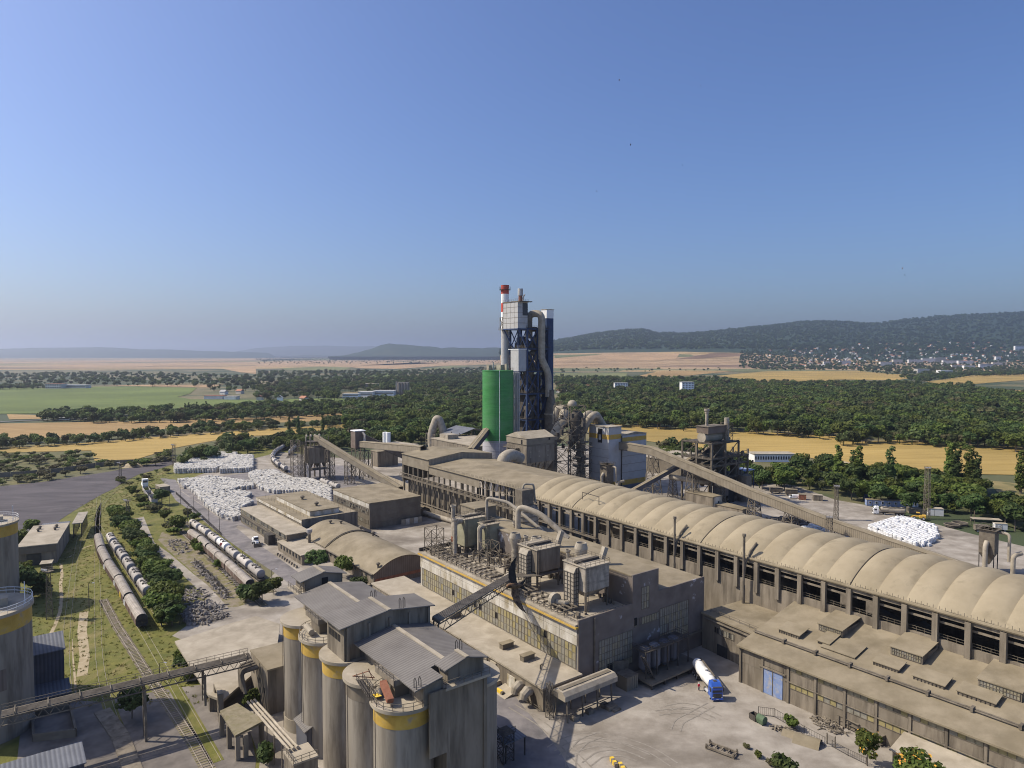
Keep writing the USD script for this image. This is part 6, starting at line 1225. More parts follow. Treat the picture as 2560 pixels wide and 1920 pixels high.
bent(T, [GZ(1430, 1122, k), GZ(1430, 1088, k), GZ(1437, 1080, k)], 1.7, bev=1.2)
cx, cy = GZ(1452, 1100, k)[:2]; zt3 = GZ(1452, 1104, k)[2]
obj('trunk', MB().lathe(cx, cy, [(1.6, 0), (3.0, zt3 - 20), (1.8, zt3 - 13), (2.2, zt3 - 10), (1.8, zt3 - 6), (2.6, zt3 - 4), (2.6, zt3)], 18), 'duct_dust', T, smooth=40)
for dz in (0, -4.6, -9.6, -13.6): obj('ring_platform', MB().cyl(cx, cy, zt3 + dz - .15, zt3 + dz + .15, 4.6), 'dust_pale', T); railing(T, [(cx + 4.5 * cos(q), cy + 4.5 * sin(q), zt3 + dz + .15) for q in np.linspace(0, 2 * pi, 12)], 1.1, 2, 'steel_dust')
trestle(T, (cx, cy), zt3 - .2, 10, 10, lv=5, th=.3, m='steel_dark')

# ---------------------------------------------------------------- old kiln tower with chimney on the right
OF = Fr(GZ(1800, 1245, 346)[:2], -53); Yo = 350
def zo(v): return GZ(1800, v, Yo)[2]
T = thing('old_kiln_tower', 'dark dusty steel kiln tower with drum, stacks and open floors', 'tower')
lev = [zo(v) for v in (1187, 1155, 1137, 1100)]
cg = [(a, b) for a in (-13, -4, 5) for b in (-14, -3, 8, 16)]
for a, b in cg: obj('column', MB().box(OF, a - .4, a + .4, b - .4, b + .4, 0, lev[-1] if b < 10 else lev[-2] + 3), 'steel_dust', T)
for z in lev:
    obj('floor', MB().box(OF, -13.5, 5.5, -14.5, 8.5 if z == lev[-1] else 16.5, z - .3, z), 'steel_dark', T)
    for a0, b0, a1, b1 in ((-13, -14, 5, -14), (5, -14, 5, 8 if z == lev[-1] else 16)): obj('floor_beam', MB().beam(OF.q(a0, b0, z), OF.q(a1, b1, z), .5, .9), 'steel_dust', T)
    railing(T, [OF.q(-13.4, -14.4, z), OF.q(5.4, -14.4, z), OF.q(5.4, 8, z)], 1.1, 2)
for z0, z1 in zip([0] + lev, lev):
    for a0, b0, a1, b1 in ((-13, -14, -4, -14), (-4, -14, 5, -14), (5, -14, 5, -3), (5, -3, 5, 8)): obj('diagonal', MB().beam(OF.q(a0, b0, z0), OF.q(a1, b1, z1), .3), 'steel_dust', T)
    obj('diagonal', MB().beam(OF.q(5, 8, z0), OF.q(5, 16, min(z1, lev[2])), .3), 'steel_dust', T)
z4 = lev[-1]
obj('drum', MB().tube([OF.q(-2, -13, z4 + 2.6), OF.q(-2, 2, z4 + 2.6)], 2.6, 18), 'dust_pale', T, smooth=40); obj('top_house', MB().box(OF, -5, 2, -13, 1.2, z4 + 4.6, z4 + 8), 'clad_brown', T); obj('top_house_roof', MB().box(OF, -5.4, 2.4, -13.4, 1.6, z4 + 8, z4 + 8.3), 'steel_dust', T)
ch = OF.p(-2, -9); obj('chimney', MB().lathe(*ch, [(.8, z4 + 8.2), (.8, zo(1027)), (1.4, zo(1024)), (1.4, zo(1019)), (1.0, zo(1019)), (1.0, zo(1030))], 16), 'duct_dust', T, smooth=40)
sx, sy = OF.p(1.5, 2.6); obj('second_stack', MB().cyl(sx, sy, z4, zo(1043), 1.3), 'duct_dust', T, smooth=40); trestle(T, (sx, sy), zo(1055), 4.4, 4.4, lv=3, th=.2, z0=z4)
for a, b, r_, z0, z1 in ((-5, 5, 2.6, lev[1], lev[3]), (-5, -8, 3.0, lev[0], lev[2] + 2), (-8, 12, 2.6, lev[0], lev[2]), (0, 12, 2.4, 2, lev[1])):
    x, y = OF.p(a, b); obj('vessel', MB().lathe(x, y, [(.8, z0 - 5 if z0 > 6 else 0), (r_, z0), (r_, z1 - 1), (r_ * .5, z1), (.01, z1)], 16), 'steel_dust', T, smooth=40)
obj('clad_bay', MB().box(OF, 5.2, 6.0, -13, -1.5, 4, lev[0] - .4), 'clad_brown', T); obj('dark_opening', MB().box(OF, 5.1, 5.7, -1.3, 4, 0, 13), 'black_hole', T); obj('tank', MB().cyl(*OF.p(8, 9.5), 0, 13.5, 3.2, n=20), 'steel_dust', T, smooth=40)
obj('blue_canopy', MB().box(OF, -6, 2, 18, 27, 13.5, 13.8), 'blue_paint', T)
for a in (-5.6, 1.6):
    for b in (18.4, 26.6): obj('canopy_post', MB().box(OF, a - .15, a + .15, b - .15, b + .15, 0, 13.5), 'blue_steel', T)
T = thing('kiln_yard_house', 'concrete two storey house with a white gable at the kiln tower foot', 'building'); yf = Fr(G(1782, 1282), -53); house(T, yf, -16, 0, 0, 7, 0, 7.6, 'concrete', 'dust_roof', .25, .3); obj('white_gable', MB().box(yf, .02, .2, .3, 6.8, 2.5, 7.2), 'plaster_white', T); obj('window', MB().box(yf, .2, .3, 3.6, 4.6, 4, 5.2), 'pane_dark', T)
T = thing('kiln_yard_shed', 'long low shed with dusty roof right of the concrete kiln yard house', 'building'); yf = Fr(G(1856, 1296), -53); house(T, yf, -18, 0, 0, 6, 0, 4.2, 'concrete', 'dust_roof', .3, .3)
T = thing('warehouse_roof', 'broad pale flat roofed warehouse behind the conveyor crossing', 'warehouse'); yf = Fr(GZ(1700, 1190, 430)[:2], -53); house(T, yf, -40, 14, -14, 24, 0, 9.5, 'concrete_dark', 'dust_pale', .4, .4)
cl = MB(); r5 = random.Random(9)
for _ in range(110):
    a, b = r5.uniform(-13, 9), r5.uniform(-15, 16); z = r5.choice([0, 0, lev[0], lev[1], lev[2]]); w_ = r5.uniform(.4, 1.6)
    if r5.random() < .6: cl.box(OF, a, a + w_, b, b + w_, z, z + r5.uniform(.6, 3))
    else: p = OF.q(a, b, z + r5.uniform(.5, 4)); cl.tube([p, p + [r5.uniform(-5, 5), r5.uniform(-5, 5), r5.uniform(-2, 2)]], r5.uniform(.12, .4), 6)
obj('kiln_pipework', cl, 'steel_dust', label='small pipes, boxes and machines filling the old kiln tower floors', category='pipework', kind='stuff')
cl = MB()
for _ in range(70):
    u_ = r5.uniform(1385, 1462); p = GZ(u_, r5.uniform(1040, 1160), r5.uniform(352, 384)); w_ = r5.uniform(.4, 1.8)
    if r5.random() < .5: cl.box(Fr(p, -53), 0, w_, 0, w_, p[2], p[2] + r5.uniform(.6, 3))
    else: cl.tube([p, p + [r5.uniform(-5, 5), r5.uniform(-5, 5), r5.uniform(-2, 2)]], r5.uniform(.12, .4), 6)
for _ in range(120):
    p = TF.q(r5.uniform(-15, 0), r5.uniform(0, 16), r5.choice(LEV[1:-1]) + .7); w_ = r5.uniform(.5, 2)
    cl.box(Fr(p, -53), 0, w_, 0, w_, p[2], p[2] + r5.uniform(.6, 3.4))
obj('raw_mill_pipework', cl, 'steel_dark', label='small pipes and boxes between the blue tower and the striped block house', category='pipework', kind='stuff')

# ---------------------------------------------------------------- left edge: two big silos, sheds, pipe bridge
for i, (c, r_, lab) in enumerate((((-104.6, 132.9), 7.9, 'big concrete silo with yellow band and railed top, nearest at the picture edge'), ((-156.4, 201.2), 7.5, 'big concrete silo with railed top farther back at the picture edge'))):
    T = thing('rail_side_silo', lab, 'silo', 'big silos at the railway'); x, y = c
    obj('shaft', MB().cyl(x, y, 0, 24.4, r_, n=56), 'silo_concrete', T, smooth=30); obj('painted_band', MB().lathe(x, y, [(r_ + .02, 21.2), (r_ + .04, 21.25), (r_ + .04, 24.2), (r_ + .02, 24.3)], 56), 'ochre', T, smooth=30)
    obj('cap', MB().lathe(x, y, [(r_, 24.3), (r_ + .4, 24.4), (r_ + .4, 25), (.01, 25.2)], 56), 'dust_pale', T); railing(T, [(x + (r_ + .2) * cos(q), y + (r_ + .2) * sin(q), 25) for q in np.linspace(0, 2 * pi, 30)], 1.3, 2, 'white_paint')
    obj('top_box', MB().box(Fr((x, y), -53), -1, 2, 1.5, 4, 25, 26.6), 'dust_pale', T); obj('mast', MB().beam((x + r_ - 1, y + 2, 25), (x + r_ - 1, y + 2, 29.5), .14), 'white_paint', T)
    if i == 0:
        q = np.linspace(rad(-70), rad(-28), 9); obj('brick_patch', MB().grid([[(x + (r_ + .05) * cos(k_), y + (r_ + .05) * sin(k_), z) for k_ in q] for z in (10.2, 14.4)]), 'clad_brown', T)
    else: obj('opening', MB().box(Fr((x + r_ * cos(rad(-50)), y + r_ * sin(rad(-50))), 40), -.2, .12, -.5, .5, 17, 18.6), 'black_hole', T)
T = thing('rail_side_silo', 'taller round silo just outside the picture that shades the ground under the pipe bridge', 'silo', 'big silos at the railway')
obj('shaft', MB().cyl(-122, 141, 0, 49, 7.8, n=48), 'silo_concrete', T, smooth=30); obj('cap', MB().cyl(-122, 141, 49, 49.6, 8.3, n=48), 'dust_pale', T)
T = thing('corrugated_shed', 'dark corrugated shed with a blue grey roof beside the big silo', 'shed'); cf = Fr((-98.2, 146.9), -53)
obj('walls', MB().box(cf, -6.6, 0, -14, 0, 0, 10.6), 'clad_dark', T); q = [cf.q(.4, -14, 10.6), cf.q(.4, .3, 10.6), cf.q(-7, .3, 12.2), cf.q(-7, -14, 12.2)]; obj('roof', MB().hexa([p - [0, 0, .2] for p in q], q), 'clad_blue_roof', T)
q = [cf.q(5.6, -14, 2.9), cf.q(5.6, .8, 2.9), cf.q(0, .8, 3.9), cf.q(0, -14, 3.9)]; obj('lean_to_roof', MB().hexa([p - [0, 0, .15] for p in q], q), 'clad_blue_roof', T); obj('lean_to_wall', MB().box(cf, 5.0, 5.2, -14, .6, 0, 2.8), 'clad_dark', T)
T = thing('blue_roof_shed', 'low shed with a blue grey corrugated roof at the lower picture edge', 'shed'); bf = Fr(G(200, 1847, 6), -53)
house(T, bf, 0, 7.5, -15, 0, 0, 5.4, 'clad_dark', 'clad_blue_roof', .3, .2)
T = thing('loading_ramp', 'concrete ramp with rails running down through the shade', 'ramp'); rp = [G(255, 1778), G(300, 1840), G(345, 1960)]
for p, q_ in zip(rp, rp[1:]): obj('slab', MB().beam([*p, .12], [*q_, .12], 3.0, .3), 'concrete', T)
T = thing('yard_bin', 'low rectangular concrete bin behind the big silo', 'bin'); q = [G(84, 1855), G(190, 1842), G(176, 1780), G(80, 1790)]
for a, b in zip(q, q[1:] + q[:1]): obj('wall', MB().beam([*a, .8], [*b, .8], .4, 1.6), 'concrete_dark', T)
BRZ = 10.6
pb0, pb1 = np.array([-90.0, 117.6]), np.array([-55.2, 141.2]); bd = (pb1 - pb0) / np.linalg.norm(pb1 - pb0); bn = np.array([-bd[1], bd[0]])
T = thing('pipe_bridge', 'long rusty pipe bridge on lattice columns crossing the railway', 'bridge')
def pb(s_, o, z): return np.array([*(pb0 + bd * s_ + bn * o), z])
BLn = np.linalg.norm(pb1 - pb0)
for k in range(6): obj('pipe', MB().tube([pb(0, -1.1 + k * .42, BRZ + 1.0), pb(BLn * .5, -1.1 + k * .42, BRZ + 1.05), pb(BLn, -1.1 + k * .42, BRZ + 1.0)], .17, 8), 'steel_dust', T)
for o in (-1.5, 1.5):
    for z in (BRZ - .5, BRZ + .9): obj('chord', MB().beam(pb(0, o, z), pb(BLn, o, z), .2), 'steel_dust', T)
    w_ = MB(); n_ = 24
    for k in range(n_): w_.beam(pb(k * BLn / n_, o, BRZ - .5), pb((k + .5) * BLn / n_, o, BRZ + .9), .1).beam(pb((k + .5) * BLn / n_, o, BRZ + .9), pb((k + 1) * BLn / n_, o, BRZ - .5), .1)
    obj('lattice', w_, 'steel_dust', T)
obj('walkway', MB().beam(pb(0, 1.9, BRZ + .6), pb(BLn, 1.9, BRZ + .6), .9, .1), 'steel_dust', T); railing(T, [pb(0, 2.3, BRZ + .6), pb(BLn, 2.3, BRZ + .6)], 1.1, 1.6)
for k in range(9):
    s_ = 2 + k * BLn / 8.6; obj('pipe_clamp', MB().tube([pb(s_, -1.4, BRZ + .8), pb(s_, -1.4, BRZ + 1.5), pb(s_, 1.3, BRZ + 1.5), pb(s_, 1.3, BRZ + .8)], .09, 4), 'steel_dust', T)
for c in (G(370, 1872), pb(33, 0, 0)[:2]):
    s_ = float((c - pb0) @ bd); z0 = 0 if s_ < 28 else 4.0
    for o in (-1.3, 1.3): obj('column', MB().beam(pb(s_, o, z0), pb(s_, o * .9, BRZ - .4), .42), 'steel_dust', T)
    w_ = MB(); 
    for k in range(5): z1, z2 = z0 + (BRZ - .6 - z0) * k / 5, z0 + (BRZ - .6 - z0) * (k + 1) / 5; w_.beam(pb(s_, -1.2, z1), pb(s_, 1.2, z2), .14)
    obj('column_lattice', w_, 'duct_dust', T)
# loading platform with its piers
T = thing('loading_platform', 'raised pale concrete platform on square piers beside the railway', 'platform')
pp = [G(u, v, 4) for u, v in [(437, 1603), (500, 1583), (560, 1563), (640, 1540), (700, 1560), (690, 1640), (626, 1690), (560, 1748), (545, 1746), (521, 1737), (480, 1672)]]
v_, f_ = trimesh.creation.triangulate_polygon(Polygon(pp), engine='earcut'); sm = trimesh.creation.extrude_polygon(Polygon(pp), .5, engine='earcut'); sm.apply_translation((0, 0, 3.5))
obj('slab', (np.array(sm.vertices), np.array(sm.faces)), 'dust_pale', T)
for u, v in ((443, 1608), (474, 1660), (504, 1700), (520, 1732), (541, 1748)): c = G(u, v, 4); obj('pier', MB().box(Fr(c, -53), -.5, .5, .2, 1.2, 0, 3.5), 'concrete', T)
sm2 = trimesh.creation.extrude_polygon(Polygon(pp).buffer(-2.2), 3.4, engine='earcut'); obj('fill', (np.array(sm2.vertices), np.array(sm2.faces)), 'concrete_dark', T)
HB = Fr(G(671, 1790), -53)
T = thing('ruined_block', 'weathered concrete block with crumbling roof edge at the pipe bridge end', 'building'); house(T, HB, -11.8, 0, 0, 9, 0, 9.8, 'concrete', 'dust_roof', .15, .35)
for k in range(3): obj('window_hole', MB().box(HB, -10 + k * 3.6, -9.3 + k * 3.6, -.06, .1, 5.5 - k * .8, 6.6 - k * .8), 'black_hole', T)
obj('seam', MB().box(HB, -5.4, -5.2, -.1, .02, 0, 9.6), 'concrete_dark', T); obj('roof_tyre', MB().ring(*HB.p(-3.5, 5.5), 10.2, .55, .3, 12), 'steel_dark', T); obj('roof_tyre', MB().ring(*HB.p(-4.6, 5.3), 10.1, .5, .28, 12), 'concrete', T)
t = thing('corrugated_hoses', 'thick grey ribbed hoses hanging at the pipe bridge end', 'hoses')
for k in range(4): bent(t, [HB.q(-9 + k * 1.2, -.4, 8.4), HB.q(-9 + k * 1.2, -3.2 - k * .2, 8.2), HB.q(-7.6 + k * 1.2, -3.4, 4.2)], .42, 'steel_dust', n=8)
mat('dry_top', (.17, .145, .085), (.25, .21, .14), scale=.8, c3=(.13, .12, .04), s3=.4, lo3=.55, hi3=.66)
T = thing('grassy_canopy', 'concrete canopy slab with dry grass on its top over square legs', 'canopy'); q = [G(549.7, 1777, 4.9), G(593, 1757, 4.9), G(660, 1801, 4.9), G(588, 1839, 4.9)]
m = MB().hexa([[*p, 4.5] for p in q[::-1]], [[*p, 4.9] for p in q[::-1]]); obj('slab', m, 'dry_top', T)
for p, d in ((q[0], (.4, -.2)), (q[3], (.2, .5)), (q[3], (1.4, 1.2)), (q[2], (-.6, .2)), (q[1], (0, -.5)), ((q[0] + q[3]) / 2, (.3, 0))): c = np.asarray(p) + d; obj('leg', MB().box(Fr(c, -53), -.4, .4, -.4, .4, 0, 4.5), 'concrete', T)
T = thing('pier_frame', 'two tall concrete piers linked by a beam beside the grassy canopy', 'frame'); c0 = G(552, 1802)
for k in range(2): obj('pier', MB().box(Fr(c0 + k * np.array([-2.6, 4.2]), -53), -.5, .5, -.5, .5, 0, 5.6), 'concrete', T)
obj('beam', MB().beam([*c0, 5.8], [*(c0 + np.array([-2.6, 4.2])), 5.8], 1.0, .6), 'dust_pale', T)
T = thing('sloping_pipe_rack', 'sloping rack of pale pipes running down past the canopy', 'pipe rack'); r0, r1 = GZ(628, 1752, 138), GZ(734, 1872, 110)
for k in range(3): n = np.array([.6, .5, 0]) * (k - 1) * .9; obj('pipe', MB().tube([r0 + n, r1 + n], .24, 8), 'dust_pale', T)
for k in range(6): p = r0 + (r1 - r0) * (.08 + .17 * k); obj('support', MB().beam(p - [.6, .5, .3], p + [.6, .5, -.3], .2, .2), 'steel_dust', T); obj('leg', MB().beam([p[0], p[1], 0], p - [0, 0, .3], .18), 'steel_dust', T)
T = thing('end_bunker', 'concrete bunker with a railed top at the lower end of the pipe rack', 'bunker'); bf2 = Fr(r1[:2] + [1.2, -1.0], -53); house(T, bf2, -2.6, 2.0, -1.6, 2.4, 0, r1[2] - .4, 'concrete', 'dust_pale', .1, .3); railing(T, [bf2.q(-2.6, -1.6, r1[2] - .4), bf2.q(2, -1.6, r1[2] - .4), bf2.q(2, 2.4, r1[2] - .4)], 1.0, 1.2)
T = thing('ribbed_hut', 'small hut with a ribbed grey roof at the foot of the third silo', 'hut'); hf2 = Fr(G(800, 1888), -53)
for q in gable(hf2, -6, 0, -2.6, 2, 5.4, 6.4, over=.3): obj('roof_slope', q, 'sheet_roof_A', T)
obj('walls', MB().box(hf2, -5.8, -.2, -2.4, 1.8, 0, 5.5), 'clad_dark', T)
# pipe bridge from the silo block up to the mill roof
T = thing('sloped_pipe_bridge', 'bundle of parallel pipes on a sloping truss from silos to mill roof', 'bridge'); q0 = KF.q(-16, 15.6, 25.2); q1 = MF.q(-26, 1.2, 19.4); q2 = MF.q(-22.5, 4.6, 19.6); sd = np.array([*MF.A, 0]) * .42
for k in range(7): bent(T, [q0 + sd * (k - 3) + [0, 0, -.6], q0 + sd * (k - 3), q1 + sd * (k - 3), q2 + sd * (k - 3) + [1.6, 1.2, 0], q2 + sd * (k - 3) + [8.6, 6.4, -.2]], .16, 'steel_dust', 6)
d = q1 - q0; w_ = MB()
for o in (-3.2, 3.2):
    w_.beam(q0 + sd * o - [0, 0, .5], q1 + sd * o - [0, 0, .5], .16).beam(q0 + sd * o - [0, 0, 2.2] + d * .05, q1 + sd * o - [0, 0, 1.6] - d * .1, .16)
    for k in range(12): w_.beam(q0 + sd * o + d * (k / 13 + .03) - [0, 0, 2.1], q0 + sd * o + d * ((k + .5) / 13 + .03) - [0, 0, .5], .09).beam(q0 + sd * o + d * ((k + .5) / 13 + .03) - [0, 0, .5], q0 + sd * o + d * ((k + 1) / 13 + .03) - [0, 0, 2.1], .09)
for k in range(13): w_.beam(q0 + sd * -3.2 + d * k / 12 - [0, 0, .5], q0 + sd * 3.2 + d * k / 12 - [0, 0, .5], .1)
obj('truss', w_, 'steel_dust', T)
for o in (-2, 2): obj('support_leg', MB().beam(KF.q(-16 + o * .5, 15.2, 21), q0 + sd * o - [0, 0, .6], .22), 'steel_dust', T)
T = thing('flat_roofed_shed', 'grey flat roofed shed with roof vents beside the dark coal yard', 'building'); sf = Fr(G(142.5, 1407), -63.5)
house(T, sf, -33, 0, -11.5, 0, 0, 7.2, 'concrete', 'dust_pale', .3, .35); obj('front_band', MB().box(sf, 0, .35, -11.5, 0, 4.4, 6.7), 'concrete_dark', T); obj('gate', MB().box(sf, .02, .1, -9, -4.6, .1, 4.2), 'pane_dark', T)
for a in (-26, -30): 
    for b in (-8.6, -3.2): obj('roof_vent', MB().lathe(*sf.p(a + 4, b), [(.4, 7.2), (.4, 7.8), (.7, 8), (.3, 8.5), (.01, 8.5)], 10), 'steel_dust', T)
obj('rear_lean_to', MB().box(sf, -44, -33, -10, -1, 0, 5.2), 'clad_dark', T); obj('rear_roof', MB().box(sf, -44.3, -33, -10.3, -.7, 5.2, 5.5), 'clad_blue_roof', T)
T = thing('rail_gantry', 'narrow roofed steel gantry behind the flat roofed shed', 'gantry')
for k in range(6):
    for b in (1.2, 4): obj('post', MB().box(sf, -56 + k * 4, -55.7 + k * 4, b - .15, b + .15, 0, 6), 'steel_dark', T)
obj('roof', MB().box(sf, -57, -35, .8, 4.4, 6, 6.3), 'duct_dust', T)
T = thing('rail_hut', 'tiny pale roofed shelter by the flat roofed shed gate', 'hut'); sh = Fr(G(128, 1430), -63); house(T, sh, -4, 0, -3, 0, 0, 3.2, 'steel_dust', 'dust_pale', .3, .2)
# ---------------------------------------------------------------- trees
leafmat('leaf_green', (.06, .088, .016), (.135, .155, .03)); leafmat('leaf_dark', (.046, .075, .02), (.09, .115, .033)); leafmat('leaf_light', (.075, .105, .02), (.12, .135, .03), .2)
leafmat('leaf_far', (.054, .078, .024), (.11, .125, .04), .45); leafmat('leaf_dry', (.085, .08, .035), (.13, .115, .05), .2); mat('bark', (.10, .08, .06), (.16, .13, .10), scale=2.)
mat('blossom', (.55, .36, .04), (.62, .2, .05), scale=2.)
def leaves(seed, lobes, n, size, squash=.8, thick=.35):
    r = np.random.default_rng(seed); V = []; lobes = np.asarray(lobes, float)
    w = lobes[:, 3] ** 2; k = r.choice(len(lobes), n, p=w / w.sum()); d = r.normal(size=(n, 3)); d /= np.linalg.norm(d, axis=1, keepdims=True)
    rad_ = lobes[k, 3] * (1 - thick * r.random(n) ** 1.5); c = lobes[k, :3] + d * rad_[:, None] * [1, 1, squash]
    nn = d + r.normal(size=(n, 3)) * .55 + [0, 0, .25]; nn /= np.linalg.norm(nn, axis=1, keepdims=True)
    t = np.cross(nn, r.normal(size=(n, 3))); t /= np.linalg.norm(t, axis=1, keepdims=True); b = np.cross(nn, t); s_ = size * r.uniform(.6, 1.3, (n, 1))
    V = np.stack([c - t * s_, c - b * s_ * .6, c + t * s_, c + b * s_ * .6], 1).reshape(-1, 3); i = np.arange(n)[:, None] * 4
    return V, np.vstack([i + [0, 1, 2], i + [0, 2, 3]])
def lobes_round(seed, h, rx, n=9):
    r = np.random.default_rng(seed); L = [(0, 0, h * .62, rx * .62)]
    for _ in range(n):
        a = r.uniform(0, 2 * pi); q = r.uniform(.3, .72) * rx; L.append((q * cos(a), q * sin(a), h * r.uniform(.38, .82), rx * r.uniform(.28, .46)))
    return L
def limbs(seed, h, rx, r0):
    r = np.random.default_rng(seed); m = MB(); m.tube([(0, 0, -.3), (r0 * .4, 0, h * .25), (0, r0 * .5, h * .5), (0, 0, h * .75)], [r0, r0 * .8, r0 * .55, r0 * .2], 6)
    for _ in range(5):
        a = r.uniform(0, 2 * pi); z = h * r.uniform(.22, .45); m.tube([(0, 0, z), (rx * .35 * cos(a), rx * .35 * sin(a), z + h * .14), (rx * .62 * cos(a), rx * .62 * sin(a), z + h * .26)], [r0 * .45, r0 * .3, r0 * .1], 5)
    return m
TREES = {}
def tree_class(key, h, lobes, n, size, lm, rx, squash=.8, extra=None):
    P = klass(key); put_class('trunk', limbs(len(key), h, rx, .035 * h * .6), 'bark', P); V, Fc = leaves(hash_(key), lobes, n, size, squash)
    usdkit.mesh(stage, f'{P.GetPath()}/crown', (V, Fc), MAT[lm])
    if extra: V, Fc = leaves(hash_(key) + 1, [(x, y, z + r_ * .35, r_ * .95) for x, y, z, r_ in lobes], extra, .24, squash, .1); usdkit.mesh(stage, f'{P.GetPath()}/blossom', (V, Fc), MAT['blossom'])
    TREES[key] = (h, lm)
def hash_(s_): return sum(ord(c) * (i + 3) for i, c in enumerate(s_))
for i, lm in enumerate(('leaf_green', 'leaf_dark', 'leaf_green', 'leaf_light')):
    tree_class(f'broad_{i}', 10, lobes_round(20 + i, 10, 4.6), 900, .62, lm, 4.6)
for i, lm in enumerate(('leaf_green', 'leaf_dark', 'leaf_dry')):
    tree_class(f'bush_{i}', 4, [(x, y, z * .8, r_) for x, y, z, r_ in lobes_round(40 + i, 4, 2.6, 7)], 480, .42, lm, 2.4)
for i in range(2): tree_class(f'poplar_{i}', 20, [(.5 * sin(k * 2.1 + i), .5 * cos(k * 1.7), 3 + k * 1.75, 1.9 - .13 * abs(k - 3)) for k in range(10)], 900, .6, 'leaf_dark' if i else 'leaf_green', 1.6, 1.2)
tree_class('ailanthus', 7, lobes_round(77, 7, 2.6, 10), 1100, .33, 'leaf_light', 2.4, extra=45)
tree_class('ailanthus_low', 5, lobes_round(78, 5, 2.6, 9), 1000, .33, 'leaf_light', 2.4, extra=55)
def tree(key, u, v, h, label, group, name='tree', cat='tree', z=0.0, w=None):
    p = G(u, v, z); s_ = h / TREES[key][0]; ws = s_ if w is None else s_ * w
    return copy(key, name, (*p, z), rnd.uniform(0, 360), label, cat, group, (ws, ws, s_))
NT = 0
near = [  # key, u, v, height, label
 ('broad_1', 656, 1508, 7.5, 'largest round dark green bush tree at the scrap yard corner', 1.2), ('bush_1', 614, 1505, 6, 'darker bush on the scrap rack side of the largest round tree', 1.2), ('broad_0', 683, 1484, 6, 'yellow green round tree closest to the works road bend', 1.1),
 ('broad_1', 791, 1430, 8, 'dark tree beside the lean-to of the arched warehouse', 1.3), ('broad_3', 855, 1445, 8.5, 'pale feathery tree before the vault of the arched warehouse', 1.1), ('bush_1', 897, 1468, 4, 'small dark bush at the warehouse end wall', 1.2),
 ('broad_1', 405, 1262, 9, 'big dark tree beside the small white roofed hut on the works road', 1.1), ('broad_0', 443, 1330, 8.5, 'broad tree hiding the first brown covered wagon', 1.2), ('bush_0', 500, 1382, 5, 'first of two round bushes in front of the brown wagons', 1.0), ('bush_0', 490, 1368, 4.4, 'second of two round bushes in front of the brown wagons', 1.),
 ('bush_0', 556, 1422, 4.6, 'shrub leaning on the flank of a brown covered wagon', 1.0), ('broad_2', 412, 1305, 6, 'bushy tree between pale track and brown wagons', 1.1), ('bush_2', 470, 1290, 4, 'low bush below the road lamp posts', 1.2), ('bush_1', 487, 1300, 4, 'low dark bush at the head of the tank wagon row', 1.1),
 ('broad_2', 330, 1240, 6, 'tree on the far side of the open wagons', 1.1), ('broad_0', 352, 1262, 5, 'round tree in front of the open wagons', 1.2), ('bush_2', 385, 1280, 4, 'low yellowish shrub below the open wagons', 1.3),
 ('broad_0', 78, 1338, 8, 'tree behind the flat roofed shed at the coal yard', 1.1), ('broad_2', 43, 1372, 8, 'tree between far silo and flat roofed shed', 1.1), ('broad_1', 50, 1478, 9, 'dark tree standing against the far railway silo', 1.2), ('broad_1', 84, 1490, 8.5, 'dark tree behind the lattice light mast', 1.1), ('broad_2', 62, 1442, 6, 'yellow green tree by the shed forecourt', 1.), ('bush_1', 108, 1488, 5, 'low dark bush at the foot of the lattice light mast', 1.2),
 ('broad_1', 330, 1796, 6.5, 'black shaded tree under the pipe bridge', 1.2), ('bush_0', 634, 1762, 4.2, 'leafy shrub growing at the ruined block foot', 1.), ('bush_1', 668, 1912, 4.6, 'shrub under the sloping pipe rack', .9), ('bush_0', 452, 1650, 3.4, 'shrub against the platform edge, far end', 1.1), ('bush_1', 460, 1672, 3.6, 'shrub against the platform edge, by the second pier', 1.1), ('bush_0', 475, 1700, 3.2, 'shrub against the platform edge just before the pipe bridge', 1.1),
 ('ailanthus', 2168, 1915, 7.6, 'tall tree with yellow seed clusters by the fence gate', .85), ('ailanthus_low', 2290, 1985, 7.4, 'round tree with orange seed clusters cut by the lower edge', 1.1), ('bush_1', 1958, 1945, 4.6, 'dark blue green bush cut by the lower edge', 1.), ('bush_0', 1978, 1822, 3.4, 'small bright shrub on the scrap fence', .8), ('bush_0', 1896, 1894, 1.6, 'tiny green shrub in the dusty verge', .9), ('bush_2', 1866, 1872, 1.1, 'tiny orange dry shrub in the dusty verge', 1.1), ('bush_2', 1935, 1915, 1.6, 'straw coloured shrub near the lower edge', 1.3),
 ('broad_1', 1770, 1188, 10, 'tree behind the old kiln tower chimney', 1.1), ('broad_1', 1882, 1208, 12, 'tall dark tree right behind the old kiln tower', 1.), ('broad_1', 1960, 1212, 12, 'broad dark tree beside the parked trailers', 1.2), ('broad_0', 1925, 1206, 11, 'tree between kiln tower and trailers', 1.2), ('broad_2', 2072, 1222, 8, 'single trimmed tree at the roadside in front of the wood', .7),
]
for key, u, v, h, lab, w in near: tree(key, u, v, h, lab, None, 'bush' if 'bush' in key else 'tree', 'bush' if 'bush' in key else 'tree', w=w)
hedge = [(281, 1290), (290, 1305), (301, 1302), (296, 1322), (312, 1330), (322, 1342), (332, 1350), (330, 1366), (345, 1372), (352, 1388), (363, 1400), (358, 1412), (372, 1432), (384, 1446), (396, 1462), (392, 1480), (404, 1492), (400, 1520), (410, 1530), (418, 1556), (404, 1566), (392, 1545), (428, 1512), (432, 1470)]
hedge += [(u + 9 + (i * 7 % 5), v + 9) for i, (u, v) in enumerate(hedge[:20])]
